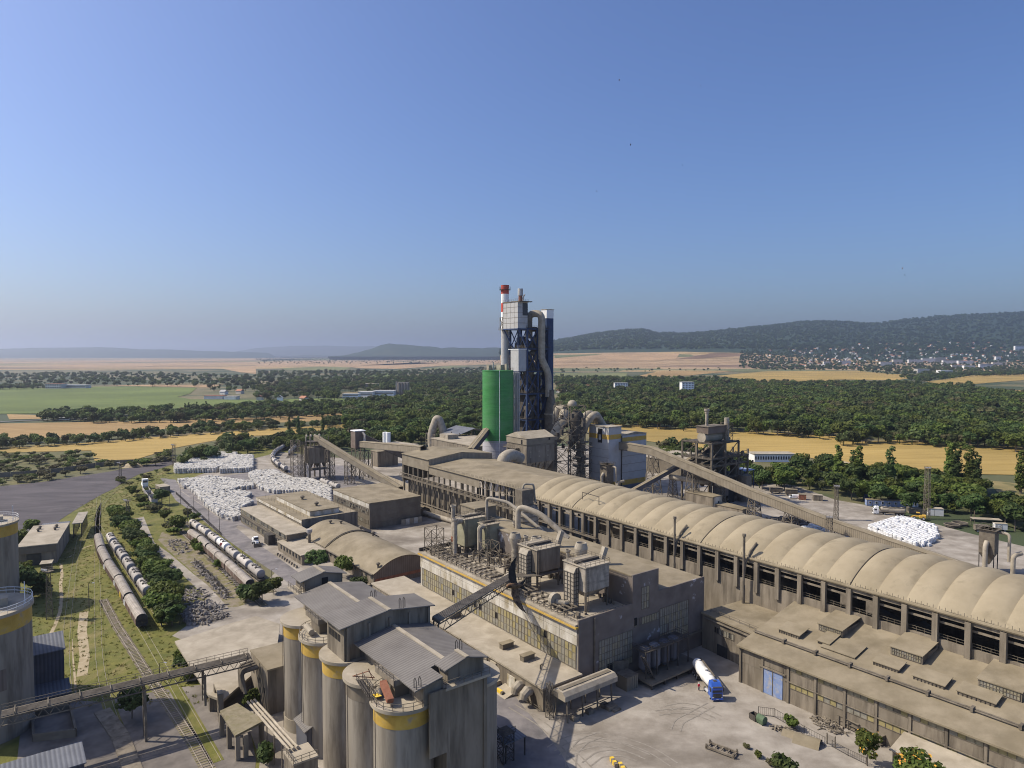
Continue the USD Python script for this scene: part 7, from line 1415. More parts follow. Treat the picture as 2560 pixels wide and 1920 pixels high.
for i, (u, v) in enumerate(hedge): tree(['broad_0', 'broad_2', 'broad_3', 'broad_1'][i % 4], u, v, 6.2 + (i * 37 % 10) * .22, 'bushy tree in the dense green row beside the grey tank wagons', 'tree row beside the grey tank wagons', w=1.25)
for i, (u, v, h) in enumerate([(2095, 1205, 22), (2132, 1212, 20), (2146, 1214, 23), (2224, 1222, 24), (2374, 1222, 26), (2389, 1224, 26), (2422, 1228, 25), (2440, 1230, 22), (2551, 1235, 24)]):
    tree(f'poplar_{i % 2}', u, v, h, 'tall slim poplar rising out of the wood before the golden field', 'tall poplars before the golden field', 'poplar', w=1.2)
for i, (u, v, h) in enumerate([(463, 1033, 13), (472, 1033, 14), (483, 1034, 11), (492, 1034, 15), (507, 1033, 12), (516, 1034, 16), (723, 1084, 16), (746, 1085, 17), (807, 1086, 18)]):
    tree(f'poplar_{i % 2}', u, v, h, ['slim poplar of the group at the green field edge', 'slim poplar between the wheat strips and the loading silo'][i > 5], ['poplars at the green field edge', 'poplars beyond the loading silo'][i > 5], 'poplar', w=1.1)

def scatter(px, sp, seed, jit=.45, zc=4.0, rot=0):
    r = np.random.default_rng(seed); Q = np.array([G(u, v, zc) for u, v in px]); lo, hi = Q.min(0), Q.max(0)
    X, Y = np.meshgrid(np.arange(lo[0], hi[0], sp), np.arange(lo[1], hi[1], sp)); P = np.c_[X.ravel(), Y.ravel()] + r.uniform(-jit, jit, (X.size, 2)) * sp
    if rot: c_ = (lo + hi) / 2; e_ = max(hi - lo) * .75; X, Y = np.meshgrid(np.arange(-e_, e_, sp), np.arange(-e_, e_, sp)); a = rad(rot); Q_ = np.c_[X.ravel(), Y.ravel()] + r.uniform(-jit, jit, (X.size, 2)) * sp; P = c_ + np.c_[Q_[:, 0] * cos(a) - Q_[:, 1] * sin(a), Q_[:, 0] * sin(a) + Q_[:, 1] * cos(a)]
    u, v = project(np.c_[P, np.full(len(P), zc)]); ok = shapely.contains_xy(Polygon(px), u, v) & (u > -120) & (u < 2680)
    return P[ok]
WOODS = [ # polygon of crowns in the photograph, spacing, mean height, small share, cover
 ([(1850, 1196), (1990, 1150), (2120, 1172), (2230, 1180), (2440, 1200), (2600, 1212), (2600, 1222), (2480, 1210), (2480, 1235), (2600, 1255), (2600, 1310), (2480, 1296), (2380, 1270), (2300, 1262), (2160, 1240), (2080, 1218), (2000, 1204), (1900, 1212)], 8.5, 10, 'wood'),
 ([(1395, 1000), (1500, 1006), (1640, 1002), (1720, 978), (1900, 963), (2050, 978), (2200, 988), (2380, 972), (2600, 992), (2600, 1116), (2330, 1098), (2240, 1095), (2150, 1097), (2098, 1084), (1956, 1077), (1760, 1066), (1560, 1056), (1395, 1050)], 11, 13, 'wood'),
 ([(1388, 946), (1600, 946), (1790, 946), (1900, 956), (1900, 964), (1720, 980), (1640, 1003), (1395, 1002)], 18, 13, 'wood'),
 ([(1900, 956), (2050, 958), (2240, 954), (2330, 965), (2430, 963), (2430, 987), (2600, 988), (2600, 994), (2380, 974), (2200, 990), (2050, 980)], 16, 12, 'wood'),
 ([(2240, 940), (2430, 932), (2600, 926), (2600, 934), (2430, 938), (2300, 953)], 22, 12, 'wood'),
 ([(1860, 905), (2000, 906), (2600, 912), (2600, 934), (2430, 938), (2320, 936), (2222, 934), (2130, 924), (1952, 924), (1880, 922)], 34, 12, 'scatter'),
 ([(870, 1003), (940, 1002), (1215, 990), (1215, 1080), (1100, 1090), (1000, 1104), (880, 1104), (862, 1060)], 10.5, 12, 'wood'),
 ([(640, 972), (760, 945), (880, 951), (1060, 940), (1215, 935), (1215, 992), (1040, 998), (1000, 975), (850, 975), (850, 996), (740, 990), (640, 998)], 18, 11, 'wood'),
 ([(-60, 934), (300, 932), (640, 938), (640, 975), (560, 976), (480, 962), (246, 960), (-60, 962)], 30, 11, 'scatter'),
 ([(640, 928), (900, 927), (1060, 926), (1250, 918), (1250, 936), (1060, 940), (880, 950), (640, 972)], 30, 11, 'scatter'),
 ([(1386, 938), (1560, 944), (1790, 944), (1700, 946), (1386, 950)], 30, 10, 'wood'),
 ([(100, 1030), (290, 1030), (440, 1022), (640, 1012), (870, 1006), (870, 1033), (640, 1041), (380, 1050), (230, 1050), (205, 1046), (110, 1046)], 10, 10, 'wood'),
 ([(-60, 1100), (185, 1095), (333, 1082), (506, 1061), (640, 1057), (760, 1055), (870, 1045), (880, 1058), (640, 1070), (370, 1090), (260, 1101), (-60, 1118)], 8, 7, 'wood'),
 ([(545, 1106), (640, 1094), (760, 1086), (880, 1074), (930, 1100), (900, 1118), (780, 1110), (700, 1112), (600, 1124), (480, 1152), (436, 1160), (440, 1140)], 8, 9, 'wood'),
 ([(-60, 1132), (225, 1130), (236, 1155), (345, 1152), (420, 1132), (430, 1160), (330, 1162), (180, 1172), (-60, 1188)], 8, 4, 'bush'),
 ([(-60, 1196), (200, 1176), (250, 1176), (110, 1198), (-60, 1212)], 7, 3.4, 'bush'),
 ([(300, 1200), (345, 1186), (420, 1168), (440, 1172), (360, 1205), (310, 1215)], 7, 2.6, 'bush'),
 ([(330, 1222), (395, 1232), (430, 1290), (460, 1330), (420, 1330), (380, 1300), (345, 1270)], 6, 3.0, 'bush'),
 ([(1650, 1110), (1740, 1120), (1860, 1140), (1900, 1190), (1840, 1196), (1700, 1170), (1640, 1150)], 9, 9, 'wood'),
 ([(2090, 1092), (2140, 1092), (2150, 1104), (2100, 1104)], 9, 9, 'wood'), ([(2320, 1100), (2420, 1108), (2420, 1118), (2330, 1112)], 9, 7, 'wood'),
 ([(-60, 968), (60, 962), (120, 964), (120, 968), (-60, 972)], 14, 9, 'wood'), ([(640, 890), (1250, 897), (1250, 906), (640, 911)], 120, 10, 'scatter'), ([(1390, 900), (1960, 903), (1800, 925), (1390, 930)], 75, 10, 'scatter'),
 ([(2470, 1300), (2620, 1316), (2620, 1345), (2520, 1318)], 7, 4, 'wood'),
]
allP = []
for i, (px, sp, h, kind) in enumerate(WOODS):
    P = scatter(px, sp, 100 + i, zc=h * .45)
    P = P[nrg.random(len(P)) > (.12 if kind == 'wood' else .3)]
    for p in P: allP.append((p[0], p[1], h * rnd.uniform(.5, 1.4), 0 if kind == 'wood' else 1 if kind == 'bush' else 2, i))
    if kind == 'wood' and sp < 24: land('wood_floor', px, 'forest_floor', .15 + .02 * i)
A_ = np.array(allP); dist = np.hypot(A_[:, 0], A_[:, 1]); size = A_[:, 2] / dist
order = np.argsort(-size); one = order[:215]; rest = order[215:]
WL = {0: 'broad dark green tree in the wood behind the bag yard', 13: 'leafy tree in the belt behind the far bag stacks', 11: 'round tree in the belt between green field and wheat', 12: 'bushy tree in the strip between the two wheat fields', 18: 'tree in the thicket behind the striped block house', 6: 'tree in the wood left of the green silo', 24: 'bush at the far side of the bag yard'}
for j in one:
    x, y, h, k, w = A_[j]; w = int(w); key = f'bush_{int(j) % 3}' if k == 1 else f'broad_{int(j) % 4 if int(j) % 4 < 3 or int(j) % 8 == 3 else 1}'; s_ = h / TREES[key][0]; ws = s_ * rnd.uniform(.85, 1.15) * (1.15 if k == 0 else 1)
    u_ = project([[x, y, 4]])[0][0]; lab = WL.get(w, 'low scrub bush on the rough ground beside the coal yard' if k == 1 else 'dark tree at the edge of the plain woods')
    if w == 0: lab = ['broad tree of the wood behind the parked trailers and blue cabins', 'broad tree of the wood behind the tall mast and sheds', 'broad tree of the wood behind the shelter at the picture edge'][0 if u_ < 2290 else 1 if u_ < 2420 else 2]
    copy(key, 'bush' if k == 1 else 'woodland_tree', (x, y, 0), rnd.uniform(0, 360), lab, 'bush' if k == 1 else 'tree', 'trees: ' + lab if k != 1 else 'bushes: ' + lab, (ws, ws, s_))
def clump(seed, n, size, tall=1.0):
    m = MB(); L = lobes_round(seed, 10, 5.2, 7); V, Fc = leaves(seed, L, n, size, .8 * tall, .25); m.add(V, Fc); m.tube([(0, 0, -.5), (0, 0, 5)], [.35, .2], 5); return m
pr = [(clump(201, 300, 1.0), 'leaf_far'), (clump(202, 300, 1.0), 'leaf_far'), (clump(203, 280, 1.0), 'leaf_green'), (clump(204, 260, 1.0), 'leaf_dark'), (clump(205, 240, 1.05), 'leaf_light'), (clump(206, 240, 1.05), 'leaf_dry')]
R3 = A_[rest]; wgt = np.array([.22, .22, .2, .18, .11, .07])
instancer('woodland', pr, np.c_[R3[:, :2], np.zeros(len(R3))], np.c_[R3[:, 2] / 10 * 1.12, R3[:, 2] / 10 * 1.12, R3[:, 2] / 10] * np.where(R3[:, 3:4] == 1, [[1.5, 1.5, 1]], [[1, 1, 1]]), nrg.uniform(0, 6.28, len(R3)), np.where(R3[:, 3] == 1, nrg.choice([5, 5, 4, 2], len(R3)), nrg.choice(6, len(R3), p=wgt)), label='dark green woods and tree belts spread over the plain', category='woodland', kind='stuff')
# trees on the far hills: small clumps that roughen slope and skyline
UH = np.linspace(RIDGE[0][0], RIDGE[-1][0], HP.shape[1]); UG = np.linspace(1250, 2760, len(gp)); GPA = np.array(gp)
def on_slope(u, v):
    def col(U, A, u_):
        i = int(np.clip(np.searchsorted(U, u_) - 1, 0, len(U) - 2)); t = (u_ - U[i]) / (U[i + 1] - U[i]); return A(i) * (1 - t) + A(i + 1) * t
    C = np.vstack([col(UG, lambda i: GPA[i], u), col(UH, lambda i: HP[:44, i], u)]); cv = project(C)[1]; cv = np.minimum.accumulate(cv)
    return np.array([np.interp(-v, -cv, C[:, k]) for k in range(3)])
ii = nrg.integers(6, 43, 9000); jj = nrg.integers(0, HP.shape[1] - 1, 9000); t_ = nrg.random((9000, 1)); HPp = HP[ii, jj] * (1 - t_) + HP[ii, jj + 1] * t_
hs = nrg.uniform(1.2, 2.3, 9000)
instancer('hill_trees', [(clump(301, 50, 3.0), 'leaf_far'), (clump(302, 50, 3.0), 'leaf_dark')], HPp - [0, 0, 4], hs, nrg.uniform(0, 6.28, 9000), nrg.integers(0, 2, 9000), label='dense tree cover on the long wooded hill slope', category='woodland', kind='stuff')

# ---------------------------------------------------------------- town and buildings on the plain
mat('wall_cream', (.55, .5, .42), (.65, .6, .52), scale=.2, rand=.25); mat('roof_tile', (.28, .12, .07), (.36, .17, .10), scale=.2, rand=.3); mat('wall_white', (.66, .64, .6), (.74, .72, .68), scale=.2, rand=.12); mat('roof_grey', (.3, .29, .28), (.4, .385, .37), scale=.2, rand=.2)
for k, (wm, rm) in enumerate((('wall_cream', 'roof_tile'), ('wall_white', 'roof_tile'), ('wall_white', 'roof_grey'))):
    P = klass(f'house_{k}'); m = MB(); m.box(F0, -6, 6, -4.5, 4.5, -3, 5.6); put_class('walls', m, wm, P); m = MB()
    for q in gable(F0, -6.6, 6.6, -4.5, 4.5, 5.6, 8.6, over=.6): m.v += q.v; m.f += [f + m.n for f in q.f]; m.n += q.n
    put_class('roof', m, rm, P)
r6 = random.Random(21); town = []
def hcol(u): return np.interp(u, [1850, 1950, 2060, 2150, 2300, 2420, 2560], [884, 872, 872, 860, 856, 858, 852])
while len(town) < 290:
    u = r6.uniform(1870, 2590); lo = hcol(u); v = lo + (918 - lo) * r6.random() ** .9
    if u < 2000 and r6.random() < .5: continue
    town.append((u, v))
for u, v in town:
    p = on_slope(u, v); k = r6.choice([0, 0, 1, 1, 2]); copy(f'house_{k}', 'house', (p[0], p[1], p[2] + 1), r6.uniform(0, 180), ['cream house with a red tiled roof in the hillside town', 'white house with a red tiled roof in the hillside town', 'white house with a grey roof in the hillside town'][k], 'house', ['cream red roofed hillside houses', 'white red roofed hillside houses', 'white grey roofed hillside houses'][k], r6.uniform(.9, 1.5))
nt = 2600; tp = []
while len(tp) < nt:
    u = r6.uniform(1850, 2620); v = r6.uniform(hcol(u) - 4, 924); tp.append(on_slope(u, v))
instancer('town_trees', [(clump(303, 90, 2.2), 'leaf_far'), (clump(304, 90, 2.2), 'leaf_dark')], np.array(tp), nrg.uniform(.9, 1.6, nt), nrg.uniform(0, 6.28, nt), nrg.integers(0, 2, nt), label='garden trees between the houses of the hillside town', category='trees', kind='stuff')
def farblock(name, label, cat, u0, u1, v0, v1, wm='wall_white', rm='roof_grey', depth=14, floors=0, bays=0, group=None, slope=False, ang=None):
    """a building whose front spans u0..u1 and v0 (roof) .. v1 (ground)"""
    a = on_slope((u0 + u1) / 2, v1) if slope else np.array([*G((u0 + u1) / 2, v1), 0]); y = a[1]
    w = (u1 - u0) / FPX * y; h = max((v1 - v0) / FPX * y, 3.2); T = thing(name, label, cat, group, loc=(a[0], y, a[2]), rot=ang or 0.0); f = F0
    obj('walls', MB().box(f, -w / 2, w / 2, 0, depth, -3, h), wm, T); obj('roof', MB().box(f, -w / 2 - .4, w / 2 + .4, -.4, depth + .4, h, h + .7), rm, T)
    for k in range(floors):
        z = h * (k + .35) / floors
        if bays:
            for i in range(bays): obj('window', MB().box(f, -w / 2 + w * (i + .25) / bays, -w / 2 + w * (i + .75) / bays, -.25, .05, z, z + h / floors * .45), 'pane_dark', T)
        else: obj('window_band', MB().box(f, -w / 2 + .8, w / 2 - .8, -.25, .05, z, z + h / floors * .4), 'pane_grey', T)
    return T
for i, (u0, u1, v0, v1) in enumerate([(2060, 2076, 904, 913), (2100, 2128, 902, 911), (2201, 2230, 905, 915), (2233, 2257, 899, 910), (2272, 2306, 899, 909), (2306, 2338, 896, 907), (2338, 2364, 894, 906), (2358, 2396, 901, 910), (2396, 2434, 902, 911), (2380, 2410, 913, 923), (2410, 2438, 914, 924), (2450, 2482, 910, 922), (2482, 2516, 906, 918), (2490, 2502, 891, 902), (2538, 2562, 865, 879)]):
    farblock('apartment_block', 'pale apartment block in the row at the foot of the hillside town' if i < 13 else ['tall cream block above the apartment rows of the town', 'pale high rise at the picture edge on the hillside'][i - 13], 'building', u0, u1, v0, v1, 'wall_white' if i % 3 else 'wall_cream', 'roof_grey', 16, 4, 0, 'apartment rows of the hillside town' if i < 13 else None, slope=v1 < 918)
FB = [('apartment_tower', 'white tower block with dark windows rising from the dense wood', 1705, 1735, 956, 992, 'wall_white', 'roof_grey', 18, 7, 4), ('apartment_block', 'pale stepped block in the wood nearer the blue tower', 1537, 1570, 958, 978, 'wall_white', 'roof_grey', 16, 4, 5),
 ('long_building', 'long low building with a red brown roof in the wood', 2232, 2296, 1007, 1018, 'wall_white', 'roof_tile', 16, 1, 9), ('factory_shed', 'very long pale grey factory shed behind the wood', 2340, 2474, 1000, 1012, 'wall_white', 'roof_grey', 20, 1, 0), ('factory_shed', 'second grey factory shed nearer the picture edge', 2510, 2546, 1007, 1020, 'wall_white', 'roof_grey', 20, 1, 0),
 ('warehouse', 'white warehouse nearest the far grain silos', 932, 985, 978, 989, 'wall_white', 'roof_grey', 30, 1, 0), ('warehouse', 'cream warehouse left of the white one by the grain silos', 895, 932, 981, 991, 'wall_cream', 'roof_grey', 30, 1, 0), ('office_block', 'white two storey office block with window bands before the warehouses', 856, 896, 986, 997, 'wall_white', 'roof_grey', 16, 2, 0), ('warehouse', 'grey long warehouse behind the grain silos', 898, 942, 960, 969, 'concrete', 'dust_pale', 25, 0, 0),
 ('villa', 'white villa with hipped grey roof among the trees', 702, 724, 958, 969, 'wall_white', 'roof_grey', 18, 2, 4), ('factory_shed', 'long pale factory shed right of the white villa', 718, 780, 969, 977, 'wall_white', 'dust_pale', 25, 1, 0), ('warehouse', 'small blue grey warehouse at the green field corner', 903, 932, 994, 1003, 'tank_grey', 'roof_grey', 16, 1, 0),
 ('farm_building', 'pink walled farm building at the far green field edge', 113, 153, 960, 972, 'wall_cream', 'roof_tile', 20, 2, 7), ('farm_shed', 'long grey roofed farm shed next to the pink building', 153, 214, 963, 971, 'wall_cream', 'roof_grey', 20, 1, 0), ('farm_shed', 'low house roof at the green field corner near trees', 510, 556, 990, 998, 'wall_cream', 'roof_tile', 18, 0, 0), ('farm_shed', 'second low house roof in the trees of the green field corner', 560, 590, 992, 1000, 'wall_cream', 'roof_grey', 16, 0, 0), ('white_hall', 'white exhibition hall before the apartment rows', 2352, 2382, 926, 934, 'wall_white', 'roof_grey', 30, 1, 0), ('grey_hall', 'grey roofed hall before the apartment rows', 2294, 2324, 923, 932, 'tank_grey', 'roof_grey', 30, 0, 0),
 ('low_barrack', 'long white barrack half hidden by the roadside trees', 1886, 1988, 1137, 1155, 'wall_white', 'dust_pale', 12, 1, 16)]
for n_, lab, u0, u1, v0, v1, wm, rm, d_, fl, ba in FB: farblock(n_, lab, 'building', u0, u1, v0, v1, wm, rm, d_, fl, ba)
for i, (u, v, k) in enumerate([(1400, 982, 0), (1412, 978, 1), (1425, 984, 0), (1440, 976, 2), (1452, 980, 0), (1470, 972, 1), (1486, 976, 0), (1500, 978, 1), (2070, 972, 0), (2084, 968, 1), (2098, 972, 0), (2112, 967, 2), (2126, 971, 0), (2145, 968, 0), (2185, 973, 1), (2200, 974, 2), (760, 1003, 0), (700, 1002, 2), (650, 1001, 0), (560, 986, 2), (600, 984, 0)]):
    copy(f'house_{k}', 'house', (*G(u, v), 0), r6.uniform(0, 180), ['cream house with a red roof in the trees beyond the works', 'white house with a red roof in the trees beyond the works', 'white house with a grey roof in the trees beyond the works'][k], 'house', ['cream red roofed houses on the plain', 'white red roofed houses on the plain', 'white grey roofed houses on the plain'][k], 1.0)
T = thing('grain_silos', 'distant block of round concrete grain silos with a stair tower', 'silo'); gp0 = G(1005, 987); y_ = gp0[1]; k_ = y_ / FPX
for i in range(4): obj('cell', MB().cyl(gp0[0] - 7 * k_ + i * 7.2 * k_, y_, 0, 30 * k_, 4.2 * k_, n=16), 'silo_concrete', T, smooth=40)
obj('stair_tower', MB().box(Fr((gp0[0] - 13 * k_, y_), 0), -2.5 * k_, 2 * k_, -2 * k_, 4 * k_, 0, 33 * k_), 'dust_pale', T); obj('head_house', MB().box(Fr(gp0, 0), -10 * k_, 17 * k_, -2 * k_, 4 * k_, 30 * k_, 32 * k_), 'dust_pale', T)
T = thing('bus', 'white bus driving on the far country road', 'bus'); bp = G(161, 1051); f = Fr(bp, 3)
obj('body', MB().box(f, -6, 6, -1.3, 1.3, .5, 3.3), 'white_paint', T); obj('window_band', MB().box(f, -5.8, 5.8, -1.36, -1.28, 1.7, 2.7), 'pane_dark', T)
for a in (-4, 4): obj('wheel', MB().tube([f.q(a, -1.4, .5), f.q(a, 1.4, .5)], .5, 10), 'under_dark', T)
T = thing('boundary_wall', 'long dark concrete boundary wall between scrub and coal yard', 'wall'); wl = [G(u, v) for u, v in [(-40, 1196), (60, 1190), (160, 1180), (240, 1168), (300, 1162), (370, 1158), (430, 1152)]]
for p, q in zip(wl, wl[1:]):
    n = max(1, int(np.linalg.norm(q - p) / 6))
    for k in range(n): obj('wall_panel', MB().beam([*(p + (q - p) * k / n), 1.5], [*(p + (q - p) * (k + .97) / n), 1.5], .25, 3.0), 'concrete_dark', T)
T = thing('rubble_heap', 'brown earth heap at the end of the boundary wall', 'heap'); hp_ = G(330, 1166)
obj('earth', MB().lathe(*hp_, [(7, 0), (4.5, 1.3), (2, 2.4), (.01, 2.9)], 14), 'dirt_path', T)

# ---------------------------------------------------------------- white bags
mat('bag_white', (.45, .42, .365), (.58, .55, .49), scale=.5, detail=5, rand=.2, c3=(.34, .31, .26), s3=.2, lo3=.5, hi3=.7); mat('bag_bright', (.58, .57, .55), (.7, .69, .67), scale=.5, detail=5, rand=.14)
def bag_mesh(seed):
    b = trimesh.creation.box((1.0, 1.0, 1.05)).subdivide(); v = np.array(b.vertices); r = np.random.default_rng(seed); rr_ = np.linalg.norm(v[:, :2], axis=1)
    v[:, :2] *= np.where(np.abs(v[:, 2:]) < .2, 1.1, .95); c = (rr_ > .6)[:, None]; v[:, :2] *= np.where(c, .86, 1.02); v[:, 2] += np.where((v[:, 2] > .4) & (rr_ < .3), .16, 0); v += r.normal(size=v.shape) * .025; v[:, 2] += .52
    return v, np.array(b.faces)
for k, m in enumerate(('bag_white', 'bag_white', 'bag_bright', 'bag_bright')):
    P = klass(f'bag_{k}'); V, Fc = bag_mesh(k); usdkit.mesh(stage, f'{P.GetPath()}/sack', (V, Fc), MAT[m])
def q5(L, x0, y0, k): return [(x0 + a / k, y0 + b / k) for a, b in L]
BAGS = [
 (q5([(250, 290), (320, 375), (480, 450), (600, 600), (760, 720), (880, 800), (1010, 832), (1125, 805), (1125, 690), (1290, 600), (1200, 540), (1270, 480), (1110, 445), (1000, 440), (1100, 400), (1300, 390), (1290, 320), (1060, 290), (930, 270), (700, 240), (550, 265)], 400, 1150, 5.53), 2, 0, 'white sack among the dense stacks along the works road'),
 ([(622, 1186), (640, 1180), (680, 1177), (698, 1183), (722, 1194), (785, 1202), (828, 1219), (828, 1258), (797, 1246), (760, 1232), (743, 1232), (681, 1232), (650, 1222), (628, 1204)], 2, 0, 'white sack in the stacks before the loading silo'),
 ([(435.5, 1182), (437, 1167), (486, 1153), (538, 1137), (593, 1137), (590, 1150), (541, 1179)], 3, 0, 'white sack in the far walled stack at the yard end'),
 ([(551, 1182), (553, 1168), (567, 1154), (579, 1144), (634, 1144), (632, 1178)], 3, 0, 'white sack in the far stack beside the walled one'),
 ([(2170, 1320), (2243, 1297), (2268, 1300), (2337, 1318), (2347, 1342), (2324, 1362), (2286, 1365), (2248, 1352)], 2, 2, 'bright white sack in the big heap on the open yard'),
 ([(1995, 1325), (2024, 1316), (2071, 1329), (2045, 1340)], 2, 2, 'white sack in the small stack under the long conveyor'), ([(2099, 1346), (2130, 1340), (2178, 1358), (2150, 1366)], 1, 2, 'white sack in the low heap half hidden by the hall roof'),
]
BP = []
for i, (px, lay, mk, lab) in enumerate(BAGS):
    P = scatter(px, 1.3, 300 + i, .07, .6, rot=37)
    P = P[nrg.random(len(P)) > (.03 if lay == 3 else .06)]
    pu, pv = project(np.c_[P, np.full(len(P), .6)]); edge = shapely.distance(shapely.points(pu, pv), Polygon(px).exterior) < (6 if i < 4 else 9)
    for p, e in zip(P, edge):
        top = lay - 1 - (1 if nrg.random() < .12 and lay > 1 else 0)
        for L in range(lay if e else 1):
            z = (L if e else top) * 1.06
            if e and L > top: continue
            BP.append((p[0], p[1], z, mk + int(nrg.integers(0, 2)), i, rad(37) + nrg.normal() * .12))
BP = np.array(BP); db = np.hypot(BP[:, 0], BP[:, 1]); ordr = np.argsort(db)
# the sacks that show largest stand as single things: the nearest of the open yard heap and of the road side stacks
ind = np.concatenate([[j for j in ordr if BP[j, 4] == 4][:130], [j for j in ordr if BP[j, 4] == 0][:130]]).astype(int); st_ = set(ind.tolist())
for j in ind: x, y, z, k, i, r_ = BP[j]; copy(f'bag_{int(k)}', 'white_sack', (x, y, z + .06), math.degrees(r_), BAGS[int(i)][3], 'sack', 'sacks: ' + BAGS[int(i)][3], (1.14, 1.14, 1.0))
B2 = BP[[j for j in range(len(BP)) if j not in st_]]
instancer('sack_stacks', [(bag_mesh(k), m) for k, m in enumerate(('bag_white', 'bag_white', 'bag_bright', 'bag_bright'))], B2[:, :3] + [0, 0, .06], np.c_[np.full(len(B2), 1.14), np.full(len(B2), 1.14), np.ones(len(B2))], B2[:, 5], B2[:, 3].astype(int), label='thousands of white sacks stacked in blocks on the bag yard', category='sacks', kind='stuff')
# ---------------------------------------------------------------- vehicles
mat('cab_blue', (.03, .09, .36), (.04, .11, .42), scale=.5, rough=.35, spec=.5); mat('glass_dark', (.015, .017, .02), (.02, .022, .025), scale=1., rough=.12, spec=.5); mat('tyre', (.02, .02, .02), (.035, .034, .032), scale=3.)
mat('loader_yellow', (.45, .27, .04), (.52, .33, .06), scale=.8); mat('chrome_grey', (.35, .35, .36), (.45, .45, .46), scale=1., rough=.4)
def rbox(f, a0, a1, b0, b1, z0, z1, c=.12):
    """a box with chamfered vertical edges and top"""
    o = [(a0 + c, b0), (a1 - c, b0), (a1, b0 + c), (a1, b1 - c), (a1 - c, b1), (a0 + c, b1), (a0, b1 - c), (a0, b0 + c)]
    i = [(a0 + 2 * c, b0 + c), (a1 - 2 * c, b0 + c), (a1 - c, b0 + 2 * c), (a1 - c, b1 - 2 * c), (a1 - 2 * c, b1 - c), (a0 + 2 * c, b1 - c), (a0 + c, b1 - 2 * c), (a0 + c, b0 + 2 * c)]
    V = [f.q(*p, z0) for p in o] + [f.q(*p, z1 - c) for p in o] + [f.q(*p, z1) for p in i]
    Fq = [[k, (k + 1) % 8, 8 + (k + 1) % 8] for k in range(8)] + [[k, 8 + (k + 1) % 8, 8 + k] for k in range(8)] + [[8 + k, 8 + (k + 1) % 8, 16 + (k + 1) % 8] for k in range(8)] + [[8 + k, 16 + (k + 1) % 8, 16 + k] for k in range(8)] + [[16, 16 + k, 17 + k] for k in range(1, 7)] + [[0, k + 1, k] for k in range(1, 7)]
    return MB().add(V, Fq)
def wheel(T, f, a, b, r=.5, w=.32):
    s_ = 1 if b > 0 else -1
    p = obj('wheel', MB().tube([f.q(a, b - s_ * w, r), f.q(a, b, r)], r, 14), 'tyre', T); obj('rim', MB().tube([f.q(a, b - .02 * s_, r), f.q(a, b + .03 * s_, r)], r * .55, 10), 'chrome_grey', T)
